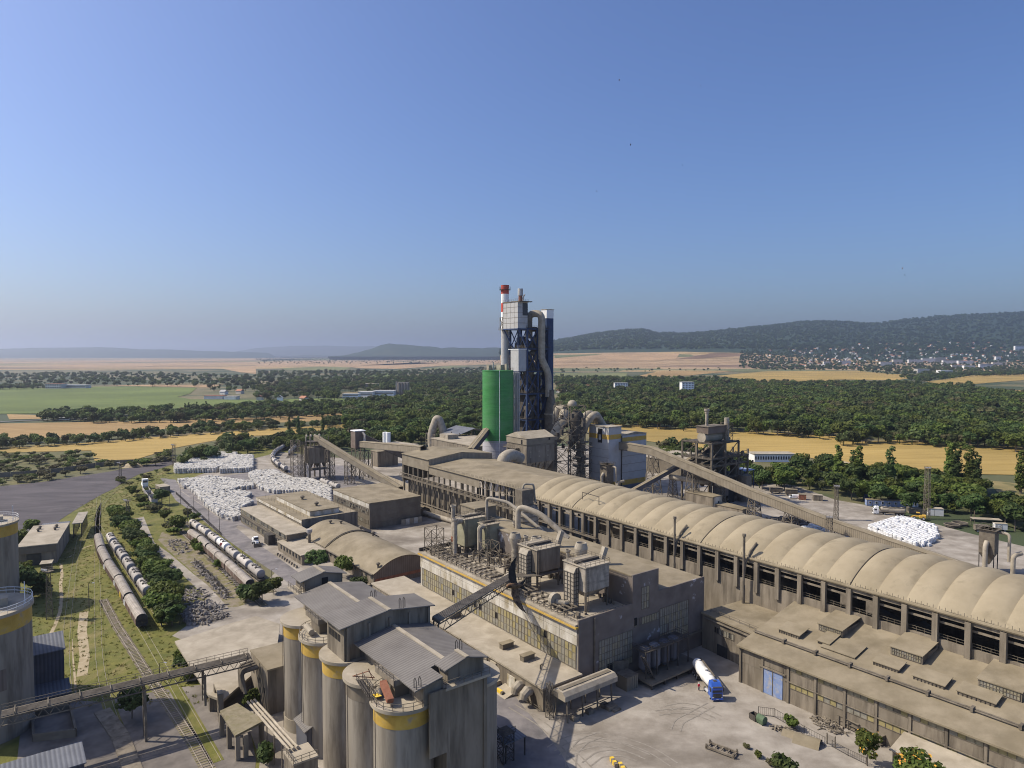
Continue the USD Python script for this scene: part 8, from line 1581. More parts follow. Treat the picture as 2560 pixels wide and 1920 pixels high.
def truck(T, cabm, tankm):
    f = F0                                        # front of the cab at +a
    obj('cab', rbox(f, 4.4, 6.7, -1.24, 1.24, .55, 3.05, .14), cabm, T); obj('cab_roof', MB().hexa([f.q(4.45, -1.15, 3.0), f.q(6.45, -1.15, 3.0), f.q(6.45, 1.15, 3.0), f.q(4.45, 1.15, 3.0)], [f.q(4.45, -1.1, 3.75), f.q(5.7, -1.0, 3.75), f.q(5.7, 1.0, 3.75), f.q(4.45, 1.1, 3.75)]), cabm, T)
    obj('windscreen', MB().hexa([f.q(6.68, -1.1, 1.95), f.q(6.74, -1.1, 1.95), f.q(6.74, 1.1, 1.95), f.q(6.68, 1.1, 1.95)], [f.q(6.5, -1.05, 2.95), f.q(6.66, -1.05, 2.95), f.q(6.66, 1.05, 2.95), f.q(6.5, 1.05, 2.95)]), 'glass_dark', T)
    for b in (-1.26, 1.24): obj('side_window', MB().box(f, 5.3, 6.3, b, b + .02, 1.95, 2.75), 'glass_dark', T)
    obj('grille', MB().box(f, 6.68, 6.76, -.95, .95, .75, 1.7), 'under_dark', T); obj('sun_visor', MB().box(f, 6.4, 6.85, -1.0, 1.0, 3.0, 3.12), 'under_dark', T); obj('bumper', MB().box(f, 6.4, 6.82, -1.24, 1.24, .35, .75), cabm, T)
    obj('number_plate', MB().box(f, 6.82, 6.84, -.26, .26, .45, .57), 'white_paint', T); obj('roof_hatch', MB().box(f, 4.8, 5.5, -.4, .4, 3.75, 3.82), 'under_dark', T)
    for b in (-.95, .95): obj('headlight', MB().box(f, 6.74, 6.84, b - .2, b + .2, .8, 1.0), 'chrome_grey', T)
    for b in (-1.5, 1.42): obj('mirror', MB().box(f, 6.3, 6.42, b, b + .12, 2.0, 2.7), 'under_dark', T)
    obj('chassis', MB().box(f, -7, 6.4, -.45, .45, .75, 1.05), 'under_dark', T); obj('fuel_tank', MB().tube([f.q(2.6, -1.0, .75), f.q(4.2, -1.0, .75)], .34, 10), 'chrome_grey', T)
    for a in (5.5, 2.0): 
        for b in (-1.22, 1.22): wheel(T, f, a, b)
    for a in (-3.2, -4.5, -5.8):
        for b in (-1.22, 1.22): wheel(T, f, a, b)
    n = 22; a_ = np.arange(n) * 2 * pi / n; pr_ = [(-7.0, .2, 2.5), (-6.9, .85, 2.5), (-6.4, 1.18, 2.45), (-5.0, 1.25, 2.45), (-3.4, 1.25, 2.15), (-1.9, 1.25, 2.35), (-.4, 1.25, 2.15), (1.0, 1.25, 2.45), (2.9, 1.18, 2.5), (3.5, .9, 2.5), (3.65, .2, 2.5)]
    V = np.vstack([np.c_[np.full(n, x), r * np.cos(a_), zc + r * np.sin(a_)] for x, r, zc in pr_]); m = MB().add(V, [[i * n + j, i * n + (j + 1) % n, (i + 1) * n + (j + 1) % n, (i + 1) * n + j] for i in range(len(pr_) - 1) for j in range(n)])
    obj('tank', m, tankm, T, smooth=50)
    for x in (-5.2, -.6, 1.6): obj('manhole', MB().cyl(x, 0, 3.5, 3.85, .35, n=12), tankm, T)
    obj('catwalk', MB().box(f, -6.4, 2.9, .55, .95, 3.62, 3.7), 'steel_dust', T); obj('hose_rail', MB().tube([f.q(-6.5, 1.35, 1.5), f.q(3.2, 1.35, 1.5)], .1, 6), 'steel_dust', T)
    for b in (-1.15, 1.15): obj('mudguard', MB().box(f, -6.6, -2.5, b - .2, b + .2, 1.06, 1.2), 'under_dark', T)
    obj('discharge_cone', MB().lathe(-3.4, 0, [(.2, .55), (.7, 1.2), (.7, 1.3)], 12), tankm, T); obj('discharge_cone', MB().lathe(-.4, 0, [(.2, .55), (.7, 1.2), (.7, 1.3)], 12), tankm, T)
T = thing('tank_truck', 'bright blue truck with a white powder tank trailer in the mill yard', 'truck', loc=(43.9, 150.9, .075), rot=-86.5); truck(T, 'cab_blue', 'tank_white')
p = G(2222, 1287); T = thing('tank_truck', 'white cab truck with a dusty grey tank trailer by the blue office cabins', 'truck', loc=(*p, .05), rot=163); truck(T, 'white_paint', 'duct_dust')
mat('skin', (.45, .27, .19), (.5, .31, .22), scale=3.); mat('red_cloth', (.5, .02, .04), (.6, .04, .07), scale=4.); mat('dark_cloth', (.025, .03, .05), (.04, .045, .07), scale=4.)
import manifold3d as m3
def bodypart(chain):
    out = None
    for (p, r), (q, s_) in zip(chain, chain[1:]):
        a = m3.Manifold.sphere(r, 14).translate(p); b = m3.Manifold.sphere(s_, 14).translate(q); h_ = m3.Manifold.batch_hull([a, b]); out = h_ if out is None else out + h_
    return out
def person(loc, rot, label):
    T = thing('person', label, 'person', loc=loc, rot=rot)
    B = bodypart([((0, 0, .92), .13), ((0, 0, 1.18), .14), ((0, 0, 1.38), .13), ((0, 0, 1.48), .07), ((.02, 0, 1.62), .1)])
    for s_ in (-1, 1):
        B += bodypart([((0, s_ * .09, .92), .1), ((.02, s_ * .11, .5), .065), ((0, s_ * .13, .09), .045), ((.15, s_ * .14, .05), .045)])
        B += bodypart([((0, s_ * .12, 1.4), .07), ((0, s_ * .2, 1.4), .06), ((.0, s_ * .27, 1.14), .045), ((.13, s_ * .24, .93), .035), ((.17, s_ * .235, .87), .04)])
        for k in range(4): B += bodypart([((.16 + .012 * k, s_ * (.215 + .012 * k), .85), .01), ((.19 + .012 * k, s_ * (.215 + .012 * k), .80 + .006 * abs(k - 1)), .009), ((.185 + .01 * k, s_ * (.22 + .01 * k), .77), .008)])
        B += bodypart([((.16, s_ * .2, .88), .011), ((.2, s_ * .18, .84), .009)])
    B += bodypart([((.11, 0, 1.6), .02), ((.125, 0, 1.58), .018)])
    v = B.to_mesh(); V = v.vert_properties[:, :3]; Fc = v.tri_verts
    obj('body', (np.array(V, float), np.array(Fc, int)), 'skin', T, smooth=40)
    J = bodypart([((0, 0, .95), .15), ((0, 0, 1.18), .165), ((0, 0, 1.38), .15), ((0, 0, 1.46), .085)])
    for s_ in (-1, 1): J += bodypart([((0, s_ * .12, 1.4), .085), ((0, s_ * .2, 1.4), .075), ((0, s_ * .27, 1.14), .058), ((.11, s_ * .245, .97), .046)])
    v = J.to_mesh(); obj('jacket', (np.array(v.vert_properties[:, :3], float), np.array(v.tri_verts, int)), 'red_cloth', T, smooth=40)
    L = None
    for s_ in (-1, 1): q = bodypart([((0, s_ * .08, .95), .115), ((.02, s_ * .11, .5), .08), ((0, s_ * .13, .12), .065)]); L = q if L is None else L + q
    v = L.to_mesh(); obj('trousers', (np.array(v.vert_properties[:, :3], float), np.array(v.tri_verts, int)), 'dark_cloth', T, smooth=40)
    hl = m3.Manifold.sphere(.125, 18).translate((.015, 0, 1.67)).trim_by_plane((0, 0, 1), 1.665) + m3.Manifold.cylinder(.02, .15, .145, 18).translate((.03, 0, 1.655)); v = hl.to_mesh(); obj('helmet', (np.array(v.vert_properties[:, :3], float), np.array(v.tri_verts, int)), 'white_paint', T, smooth=40)
    for s_ in (-1, 1): obj('eye', MB().lathe(.112, s_ * .035, [(.001, 1.625), (.012, 1.635), (.001, 1.645)], 8), 'dark_cloth', T)
    obj('mouth', MB().box(F0, .108, .122, -.025, .025, 1.565, 1.573), 'red_cloth', T)
person((*G(1747, 1727), .075), -60, 'person in a red jacket and white helmet standing beside the blue truck')
p = G(232, 1300); T_ = None
def loader(T, m):
    f = F0; obj('rear_body', rbox(f, -3, -.2, -1.1, 1.1, 1.0, 2.3, .15), m, T); obj('cab', rbox(f, -.6, 1.0, -.8, .8, 1.3, 3.3, .1), m, T); obj('cab_glass', MB().box(f, -.55, 1.06, -.84, .84, 2.2, 3.0), 'glass_dark', T); obj('front_frame', MB().box(f, .9, 2.4, -.6, .6, .8, 1.6), m, T)
    for b in (-.5, .5): obj('lift_arm', MB().beam(f.q(1.2, b, 1.7), f.q(3.4, b, .7), .25, .35), m, T)
    obj('bucket', MB().hexa([f.q(3.2, -1.4, .1), f.q(4.4, -1.4, .1), f.q(4.4, 1.4, .1), f.q(3.2, 1.4, .1)], [f.q(3.2, -1.4, 1.3), f.q(3.5, -1.4, 1.3), f.q(3.5, 1.4, 1.3), f.q(3.2, 1.4, 1.3)]), 'steel_dark', T)
    for a in (-2.0, 1.6):
        for b in (-1.15, 1.15): wheel(T, f, a, b, .75, .5)
p = G(640, 1362); T = thing('wheel_loader', 'white wheel loader parked on the road before the packing hall', 'loader', loc=(*p, .09), rot=-60); loader(T, 'white_paint')
p = G(2296, 1299); T = thing('wheel_loader', 'yellow wheel loader behind the big heap of bright sacks', 'loader', loc=(*p, .05), rot=150); loader(T, 'loader_yellow')
p = G(1985, 1246); T = thing('pickup_van', 'small white van parked under the long conveyor', 'van', loc=(*p, .05), rot=170)
obj('body', rbox(F0, -2.4, 1.2, -.9, .9, .4, 1.9, .12), 'white_paint', T); obj('bonnet', rbox(F0, 1.2, 2.4, -.88, .88, .4, 1.15, .12), 'white_paint', T); obj('windscreen', MB().hexa([F0.q(1.15, -.8, 1.1), F0.q(1.7, -.8, 1.1), F0.q(1.7, .8, 1.1), F0.q(1.15, .8, 1.1)], [F0.q(1.1, -.75, 1.85), F0.q(1.25, -.75, 1.85), F0.q(1.25, .75, 1.85), F0.q(1.1, .75, 1.85)]), 'glass_dark', T)
for a in (-1.5, 1.6):
    for b in (-.92, .92): wheel(T, F0, a, b, .33, .2)
def boxbody(name, label, cat, u, v, L, Wd, H, m, rm, rot=-8, wheels=False, z0=.1, doors=0):
    p = G(u, v); T = thing(name, label, cat, loc=(*p, .05), rot=rot); zb = .9 if wheels else z0
    obj('body', MB().box(F0, -L / 2, L / 2, -Wd / 2, Wd / 2, zb, zb + H), m, T); obj('roof', MB().box(F0, -L / 2 - .1, L / 2 + .1, -Wd / 2 - .1, Wd / 2 + .1, zb + H, zb + H + .15), rm, T)
    for k in range(max(2, int(L / 2.2))): obj('rib', MB().box(F0, -L / 2 + .3 + k * 2.2, -L / 2 + .42 + k * 2.2, -Wd / 2 - .05, -Wd / 2, zb, zb + H), rm, T)
    for k in range(doors): obj('window', MB().box(F0, -L / 2 + 1 + k * L / doors, -L / 2 + 2.0 + k * L / doors, -Wd / 2 - .08, -Wd / 2 - .02, zb + H * .35, zb + H * .8), 'white_paint', T); obj('pane', MB().box(F0, -L / 2 + 1.12 + k * L / doors, -L / 2 + 1.88 + k * L / doors, -Wd / 2 - .1, -Wd / 2 - .075, zb + H * .4, zb + H * .76), 'glass_dark', T)
    if wheels:
        for a in (-L * .3, L * .3):
            for b in (-Wd / 2 + .1, Wd / 2 - .1): wheel(T, F0, a, b, .45, .25)
    return T
boxbody('trailer', 'grey box trailer farther from the white van', 'trailer', 1940, 1234, 6.4, 2.6, 2.4, 'steel_dust', 'concrete', -14, True); boxbody('trailer', 'grey box trailer right behind the white van', 'trailer', 1978, 1239, 6.0, 2.6, 2.4, 'steel_dust', 'dust_roof', -14, True)
boxbody('rust_container', 'small rust red container beside the white van', 'container', 2006, 1249, 3.4, 2.6, 2.6, 'rust', 'dust_roof', -20); boxbody('guard_hut', 'small grey hut with old car parts under the trees', 'hut', 2044, 1251, 4.4, 3, 2.7, 'concrete', 'dust_pale', -15)
T = boxbody('office_cabins', 'long row of blue office cabins with white windows along the trees', 'cabin', 2228, 1266, 23, 3.2, 2.9, 'blue_paint', 'dust_roof', -13, doors=8); boxbody('blue_container', 'short dark blue container at the end of the blue office cabins', 'container', 2168, 1254, 3, 3, 3.4, 'blue_steel', 'blue_steel', -13)
boxbody('white_shed', 'small white walled shed right of the tall yard mast', 'shed', 2336, 1288, 6.5, 4, 3.2, 'wall_white', 'dust_pale', -16); boxbody('white_shed', 'low broken white shed between cabins and yard mast', 'shed', 2290, 1283, 7, 3.5, 2.2, 'concrete', 'dust_pale', -14)
boxbody('old_van', 'old white box van beside the roofed shelter', 'van', 2500, 1328, 4.6, 2.4, 2.4, 'wall_white', 'dust_pale', -15, True); boxbody('mixer_truck', 'old grey truck wreck before the roofed shelter', 'truck', 2452, 1330, 5, 2.2, 2.0, 'concrete', 'steel_dust', -12, True)
T = thing('roofed_shelter', 'thin roofed shelter at the edge of the open yard', 'shelter'); sf_ = Fr(G(2470, 1318), -15); obj('roof', MB().box(sf_, -6, 5, -1, 3, 3.3, 3.5), 'dust_pale', T)
for a in (-5.5, 4.5):
    for b in (-.8, 2.8): obj('post', MB().box(sf_, a - .1, a + .1, b - .1, b + .1, 0, 3.3), 'steel_dust', T)
boxbody('road_hut', 'small white roofed hut at the top of the works road', 'hut', 407, 1229, 9, 5, 3.2, 'concrete', 'dust_pale', -48)
for i, (u, v) in enumerate(((2380, 1318), (2400, 1314))):
    T = thing('cable_reel', ['big flat cable reel lying on the yard, nearer the sacks', 'big flat cable reel lying on the yard, farther one'][i], 'reel'); x, y = G(u, v); obj('coil', MB().ring(x, y, .7, 2.6, .5, 20), 'steel_dark', T); obj('flange', MB().ring(x, y, 1.3, 3.0, .22, 20), 'concrete_dark', T)
for i, (u, v) in enumerate(((1886, 1800), (1904, 1810))):
    f = Fr(G(u, v), -60); T = thing('waste_bin', ['open grey metal waste bin at the fence corner', 'green round lidded waste bin at the fence corner'][i], 'waste bin')
    if i == 0:
        for a0, a1, b0, b1 in ((-.8, .8, -.7, -.6), (-.8, .8, .6, .7), (-.8, -.7, -.6, .6), (.7, .8, -.6, .6)): obj('side', MB().box(f, a0, a1, b0, b1, .25, 1.35), 'steel_dark', T)
        obj('floor', MB().box(f, -.75, .75, -.65, .65, .2, .3), 'steel_dark', T)
    else:
        mat('bin_green', (.07, .11, .06), (.1, .14, .08), scale=1.); obj('tub', MB().hexa([f.q(-.7, -.6, .25), f.q(.7, -.6, .25), f.q(.7, .6, .25), f.q(-.7, .6, .25)], [f.q(-.85, -.75, 1.1), f.q(.85, -.75, 1.1), f.q(.85, .75, 1.1), f.q(-.85, .75, 1.1)]), 'bin_green', T); obj('lid', MB().tube([f.q(-.85, 0, 1.1), f.q(.85, 0, 1.1)], .74, 14), 'bin_green', T)
    for a in (-.6, .6):
        for b in (-.5, .5): obj('castor', MB().cyl(*f.p(a, b), 0, .25, .1, n=8), 'tyre', T)

# ---------------------------------------------------------------- masts, lamps, fences
def mast(u, v, h, label, w0=1.6, w1=.9, head=1):
    c = G(u, v); T = thing('light_mast', label, 'mast'); trestle(T, c, h, w0, w1, lv=max(5, int(h / 2.2)), th=.16, m='steel_dust'); f = Fr(c, -20)
    obj('head_platform', MB().box(f, -1.2, 1.2, -1.0, 1.0, h, h + .15), 'steel_dust', T); railing(T, [f.q(-1.2, -1, h + .15), f.q(1.2, -1, h + .15), f.q(1.2, 1, h + .15), f.q(-1.2, 1, h + .15)], .9, 1.2, closed=True)
    for a in (-.9, -.3, .3, .9): obj('floodlight', MB().box(f, a - .22, a + .22, -1.3, -1.0, h + .6, h + 1.0), 'chrome_grey', T)
mast(124, 1546, 13.5, 'lattice light mast standing in the grass beside the big silos'); mast(320, 1312, 10.5, 'lattice light mast at the far head of the tree row'); mast(435.5, 1166, 14, 'dark lattice mast beyond the far sack stacks', 1.8, 1.4); mast(301, 1196, 9, 'small lattice mast at the coal yard edge'); mast(2316, 1298, 23, 'tall lattice mast with round lamp head by the sheds', 2.2, 1.6); mast(2090, 1300, 15, 'lattice mast right behind the long conveyor', 1.6, 1.1); mast(2072, 1358, 10, 'short lattice mast between conveyor and hall roof', 2.0, 1.8)
LAMPS = [(452, 1260, 8.5, 'lamp post at the top of the works road by the sack stacks'), (485, 1284, 8.6, 'second lamp post along the sack side of the works road'), (522.6, 1315, 8.6, 'third lamp post along the sack side of the works road'), (548.6, 1331, 9.4, 'lamp post at the road junction before the packing hall'), (496, 1329, 6.5, 'lamp post between the tank wagons and the road'), (607, 1423, 6.4, 'dark lamp post among the tank wagons'), (425, 1277, 8, 'lamp post beside the big dark roadside tree'), (469, 1308, 7.6, 'lamp post at the head of the covered wagons'), (223, 1528, 8.2, 'lone lamp post standing in the grass'), (680, 1470, 6, 'lamp post in front of the yellow green round tree'), (712, 1190, 9, 'thin pole at the far curved train'), (399, 1700, 4, 'short lamp post at the pipe bridge')]
for u, v, h, lab in LAMPS:
    x, y = G(u, v); T = thing('lamp_post', lab, 'lamp post'); obj('pole', MB().tube([(x, y, 0), (x, y, h * .6), (x, y, h)], [.13, .1, .07], 8), 'steel_dark', T); obj('arm', MB().tube([(x, y, h - .05), (x + .8, y - .2, h + .25), (x + 1.5, y - .4, h + .3)], .05, 5), 'steel_dark', T); obj('lamp_head', MB().beam((x + 1.3, y - .35, h + .3), (x + 2.0, y - .55, h + .32), .28, .14), 'chrome_grey', T)
def fence(px, label, h=1.9, sp=2.6, mesh=True, m='steel_dark', solid=None):
    T = thing('fence', label, 'fence'); P = [G(u, v) for u, v in px]
    for p, q in zip(P, P[1:]):
        n = max(1, int(np.linalg.norm(q - p) / sp))
        for k in range(n + 1): c = p + (q - p) * k / n; obj('post', MB().beam([*c, 0], [*c, h], .1), m, T)
        for k in range(n):
            a, b = p + (q - p) * k / n, p + (q - p) * (k + 1) / n; w_ = MB(); w_.beam([*a, h - .1], [*b, h - .1], .06).beam([*a, .2], [*b, .2], .06)
            for j in range(1, 8): c = a + (b - a) * j / 8; w_.beam([*c, .2], [*c, h - .1], .035)
            obj('fence_panel', w_, m, T)
    return T
fence([(1896, 1788), (1935, 1793), (1968, 1812), (2010, 1838), (2062, 1866)], 'dark wire fence around the scrap strip by the skylight hall'); fence([(2080, 1868), (2120, 1890), (2165, 1912)], 'lower thin wire fence from the gate to the tall tree', 1.4)
T = thing('fence_gate', 'pale double gate standing open in the scrap fence', 'gate'); gf = Fr(G(2067, 1860), -50)
for a in (0, 1.6): obj('gate_post', MB().box(gf, a - .08, a + .08, -.08, .08, 0, 2.2), 'steel_dust', T)
for k in range(7): obj('bar', MB().box(gf, .15 + k * .2, .2 + k * .2, -.03, .03, .2, 2.0), 'steel_dust', T)
fence([(486, 1408), (520, 1440), (560, 1480), (572, 1497)], 'wire fence along the pale track beside the scrap heaps', 2.0); fence([(545, 1400), (575, 1435), (612, 1470)], 'wire fence between scrap rows and brown wagons', 2.0); fence([(448, 1562), (520, 1558), (568, 1545)], 'wire fence along the front of the grey rubble pile', 2.0); fence([(440, 1236), (510, 1300), (555, 1342)], 'mesh fence between works road and grass verge', 1.6)
def rack(u0, v0, u1, v1, label, h=2.0):
    T = thing('storage_rack', label, 'rack'); a, b = G(u0, v0), G(u1, v1); f = Fr(a, math.degrees(math.atan2(*(b - a)[::-1]))); L = np.linalg.norm(b - a); n = max(3, int(L / 2.4))
    for k in range(n + 1):
        for c in (-.7, .7): obj('upright', MB().box(f, k * L / n - .06, k * L / n + .06, c - .06, c + .06, 0, h), 'steel_dark', T)
    for z in (.4, h * .55, h): obj('shelf', MB().box(f, 0, L, -.7, .7, z - .04, z), 'steel_dust', T)
    r = random.Random(int(u0)); 
    for k in range(int(L / 1.1)): z = r.choice([.4, h * .55]); obj('stored_part', MB().box(f, k * 1.1 + .1, k * 1.1 + r.uniform(.5, .95), -.5, r.uniform(.1, .5), z, z + r.uniform(.2, .6)), r.choice(['concrete', 'steel_dust', 'concrete_dark']), T)
rack(1962, 1745, 2022, 1772, 'storage rack with curved plates beside the blue gate', 2.4); rack(2080, 1800, 2150, 1835, 'long storage rack along the skylight hall wall, first half'); rack(2156, 1838, 2208, 1866, 'storage rack along the skylight hall wall near the lean-to roof'); T = thing('lean_to_roof', 'dusty lean-to roof against the skylight hall front', 'roof'); q = [G(2250, 1882, 2.6), G(2476, 1950, 2.6)]
lt = [RF.q(30, -.3, 4.4), RF.q(46, -.3, 4.4), RF.q(46, -6.5, 3.2), RF.q(30, -6.5, 3.2)]; obj('roof_sheet', MB().hexa([p - [0, 0, .2] for p in lt[::-1]], lt[::-1]), 'dust_pale', T); obj('wall', MB().box(RF, 30.5, 45.5, -6.2, -6.0, 0, 3.1), 'concrete', T)
def heap(name, label, cat, px, n, m, smin, smax, hmax, seed, kinds=(1, 1, 0)):
    r = np.random.default_rng(seed); P = scatter(px, .5, seed, .5, .3); P = P[r.permutation(len(P))[:n]]; mb = MB(); pu, pv = project(np.c_[P, np.full(len(P), .3)]); d = shapely.distance(shapely.points(pu, pv), Polygon(px).exterior); d = d / d.max()
    for (x, y), e in zip(P, d):
        s_ = r.uniform(smin, smax); z = hmax * e * r.random(); k = kinds[r.integers(0, len(kinds))]
        if k: b = trimesh.creation.icosphere(1, s_); v = np.array(b.vertices) * r.uniform(.5, 1.2, 3) * (1 + r.normal(0, .16, (len(b.vertices), 1))); mb.add(v + [x, y, z + s_ * .3], np.array(b.faces))
        else: a = r.uniform(0, 6.28); mb.beam((x, y, z + .2), (x + cos(a) * s_ * 3.4, y + sin(a) * s_ * 3.4, z + .2 + r.uniform(-.2, .5)), s_ * .45)
    obj(name, mb, m, label=label, category=cat, kind='stuff')
mat('rock_dark', (.08, .07, .065), (.2, .175, .15), scale=.9); mat('scrap', (.16, .14, .12), (.3, .265, .225), scale=.9)
heap('rubble', 'dark broken rock heap under the long conveyor', 'rubble', [(1915, 1300), (1960, 1296), (2040, 1300), (2058, 1310), (2040, 1318), (1990, 1322), (1940, 1320)], 320, 'rock_dark', .5, 1.3, 2.6, 401)
heap('rubble', 'light grey rubble pile beside the row of trees', 'rubble', [(456, 1535), (480, 1505), (520, 1498), (560, 1515), (568, 1540), (510, 1560), (465, 1562)], 420, 'scrap', .25, .7, 1.6, 402)
heap('scrap_row', 'row of rusty scrap metal along the wire fence', 'scrap', [(478, 1405), (492, 1402), (540, 1448), (575, 1490), (562, 1500), (520, 1455)], 260, 'scrap', .2, .6, 1.3, 403, (1, 0, 0)); heap('scrap_row', 'row of grey scrap parts next to the brown wagons', 'scrap', [(520, 1392), (535, 1392), (590, 1440), (618, 1470), (604, 1480), (560, 1432)], 240, 'scrap', .2, .6, 1.3, 404, (1, 0, 0)); heap('scrap_row', 'loose scrap pieces above the gear wheels', 'scrap', [(425, 1345), (470, 1355), (480, 1380), (445, 1385), (420, 1365)], 110, 'scrap', .2, .6, 1.0, 405, (1, 0, 0)); heap('rail_stack', 'stack of old rails and beams by the rubble pile', 'scrap', [(450, 1475), (500, 1468), (525, 1490), (480, 1505), (455, 1500)], 90, 'scrap', .3, .8, 1.2, 406, (0,))
heap('scrap_row', 'dusty scrap and bricks before the skylight hall', 'scrap', [(2020, 1790), (2050, 1788), (2110, 1820), (2120, 1830), (2090, 1835), (2040, 1810)], 120, 'concrete', .15, .45, .6, 407, (1, 0, 0)); heap('bent_sheets', 'bent dusty sheets and lumps outside the scrap fence', 'scrap', [(1925, 1814), (1965, 1815), (1970, 1828), (1940, 1825)], 40, 'concrete', .2, .5, .5, 408)
for i, (u, v) in enumerate(((1978, 1838), (2018, 1856))):
    T = thing('curved_plate', ['small curved dusty steel plate lying outside the fence', 'large curved dusty steel plate lying outside the fence'][i], 'plate'); f = Fr(G(u, v), -35); w_ = 1.6 + i * .8; obj('plate', MB().grid([[f.q(a, w_ * 1.6 * t, .05 + w_ * .5 * sin(pi * (t + .5))) for t in np.linspace(-.5, .5, 11)] for a in (-w_, w_)]), 'dust_roof', T)
for i, (u, v) in enumerate(((421, 1420), (436, 1434))):
    T = thing('gear_wheel', ['large scrapped gear wheel with an upright hub by the pale track', 'large scrapped gear wheel lying flat by the pale track'][i], 'gear wheel'); x, y = G(u, v); obj('rim', MB().lathe(x, y, [(1.5, .2), (2.0, .2), (2.0, .9), (1.5, .9), (1.5, .2)], 20), 'scrap', T); obj('hub', MB().cyl(x, y, .2, 1.9 if i == 0 else 1.0, .4, n=12), 'scrap', T)
    for k in range(5): t_ = k * 2 * pi / 5; obj('spoke', MB().beam((x, y, .55), (x + 1.6 * cos(t_), y + 1.6 * sin(t_), .55), .25), 'scrap', T)
for i in range(9):
    c = G(652 + i * 11.2, 1378 + i * 8.2) if False else PF.p(11.5 + i * 2.4, -14.0); T = thing('kerb_block', 'small pale concrete block in the line along the works road', 'block', 'concrete blocks along the works road'); f = Fr(c, -52); obj('block', MB().box(f, -.4, .4, -.4, .4, 0, .8), 'dust_pale', T); obj('cap', MB().box(f, -.3, .3, -.3, .3, .8, .95), 'concrete', T)
# tyre marks on the dusty yard
mat('tyre_mark', (.19, .165, .13), (.29, .255, .21), scale=1.2, detail=8, lo=.3, hi=.7)
for i, L in enumerate([[(250, 1540), (340, 1480), (500, 1440), (700, 1470), (900, 1540), (1050, 1640)], [(330, 1590), (420, 1530), (540, 1500), (700, 1515), (880, 1590)], [(480, 1640), (570, 1570), (700, 1560), (820, 1600)], [(1000, 1275), (1100, 1252), (1200, 1265), (1340, 1335)], [(940, 1305), (1060, 1288), (1190, 1300), (1300, 1345)], [(1060, 1420), (1080, 1360), (1180, 1310), (1290, 1250)], [(380, 1660), (390, 1560), (470, 1480), (560, 1450)], [(0, 1260), (200, 1380), (330, 1500), (520, 1700)]]):
    px = [(1280 + a / 2.592, 1280 + b / 2.592) for a, b in L]; P = smooth_path([G(u, v) for u, v in px], 30); t_ = np.gradient(P, axis=0); t_ /= np.linalg.norm(t_, axis=1, keepdims=True); n = np.c_[-t_[:, 1], t_[:, 0]]
    for k, o in enumerate((-.9, .9)): obj('tyre_mark', MB().grid(np.stack([np.c_[P + n * (o - .16), np.full(len(P), .09 + .004 * i + .002 * k)], np.c_[P + n * (o + .16), np.full(len(P), .09 + .004 * i + .002 * k)]], 1)), 'tyre_mark', kind='structure')
# railed sheds at the silo foot, lower middle
T = thing('weigh_shed', 'small dark blue roofed shelter at the foot of the stair tower', 'shelter'); f = Fr(G(1290, 1900), -53); obj('roof', MB().box(f, -5, 0, -2.4, 2.4, 3.6, 3.8), 'clad_blue_roof', T)
for a in (-4.8, -.2):
    for b in (-2.2, 2.2): obj('post', MB().box(f, a - .1, a + .1, b - .1, b + .1, 0, 3.6), 'steel_dark', T)
T = thing('access_stair', 'dark railed stair platform beside the stair tower foot', 'stair'); f = Fr(G(1262, 1900), -53); trestle(T, f.p(0, 0), 5.4, 2.4, 2.4, lv=3, th=.16, m='steel_dark'); obj('platform', MB().box(f, -1.4, 1.4, -1.4, 1.4, 5.4, 5.5), 'steel_dark', T); railing(T, [f.q(-1.4, -1.4, 5.5), f.q(1.4, -1.4, 5.5), f.q(1.4, 1.4, 5.5)], 1.1, 1.2, 'steel_dark')

# ---------------------------------------------------------------- grass tufts give the rail yard its rough surface
def tuft(seed, n=14):
    r = np.random.default_rng(seed); V = []; Fc = []
    for k in range(n):
        a = r.uniform(0, 6.28); c = r.normal(0, .25, 2); h = r.uniform(.12, .32); d = np.array([cos(a), sin(a)]) * .09; l = r.normal(0, .2, 2)
        V += [[*(c - d), 0], [*(c + d), 0], [*(c + l), h]]; Fc.append([3 * k, 3 * k + 1, 3 * k + 2])
    return MB().add(V, Fc)
leafmat('grass_a', (.11, .12, .02), (.18, .17, .04), .25); leafmat('grass_b', (.24, .2, .07), (.32, .26, .1), .2)
tp = scatter([(60, 1760), (70, 1500), (140, 1410), (205, 1262), (300, 1215), (420, 1170), (420, 1290), (330, 1290), (400, 1470), (430, 1600), (470, 1680), (540, 1770), (430, 1760), (240, 1770)], 2.1, 501, .6, 0)
instancer('grass', [(tuft(1), 'grass_a'), (tuft(2), 'grass_a'), (tuft(3), 'grass_b')], np.c_[tp, np.full(len(tp), .02)], nrg.uniform(.6, 1.5, len(tp)), nrg.uniform(0, 6.28, len(tp)), nrg.choice(3, len(tp), p=[.42, .33, .25]), label='rough green and straw coloured grass between the railway tracks', category='grass', kind='stuff')

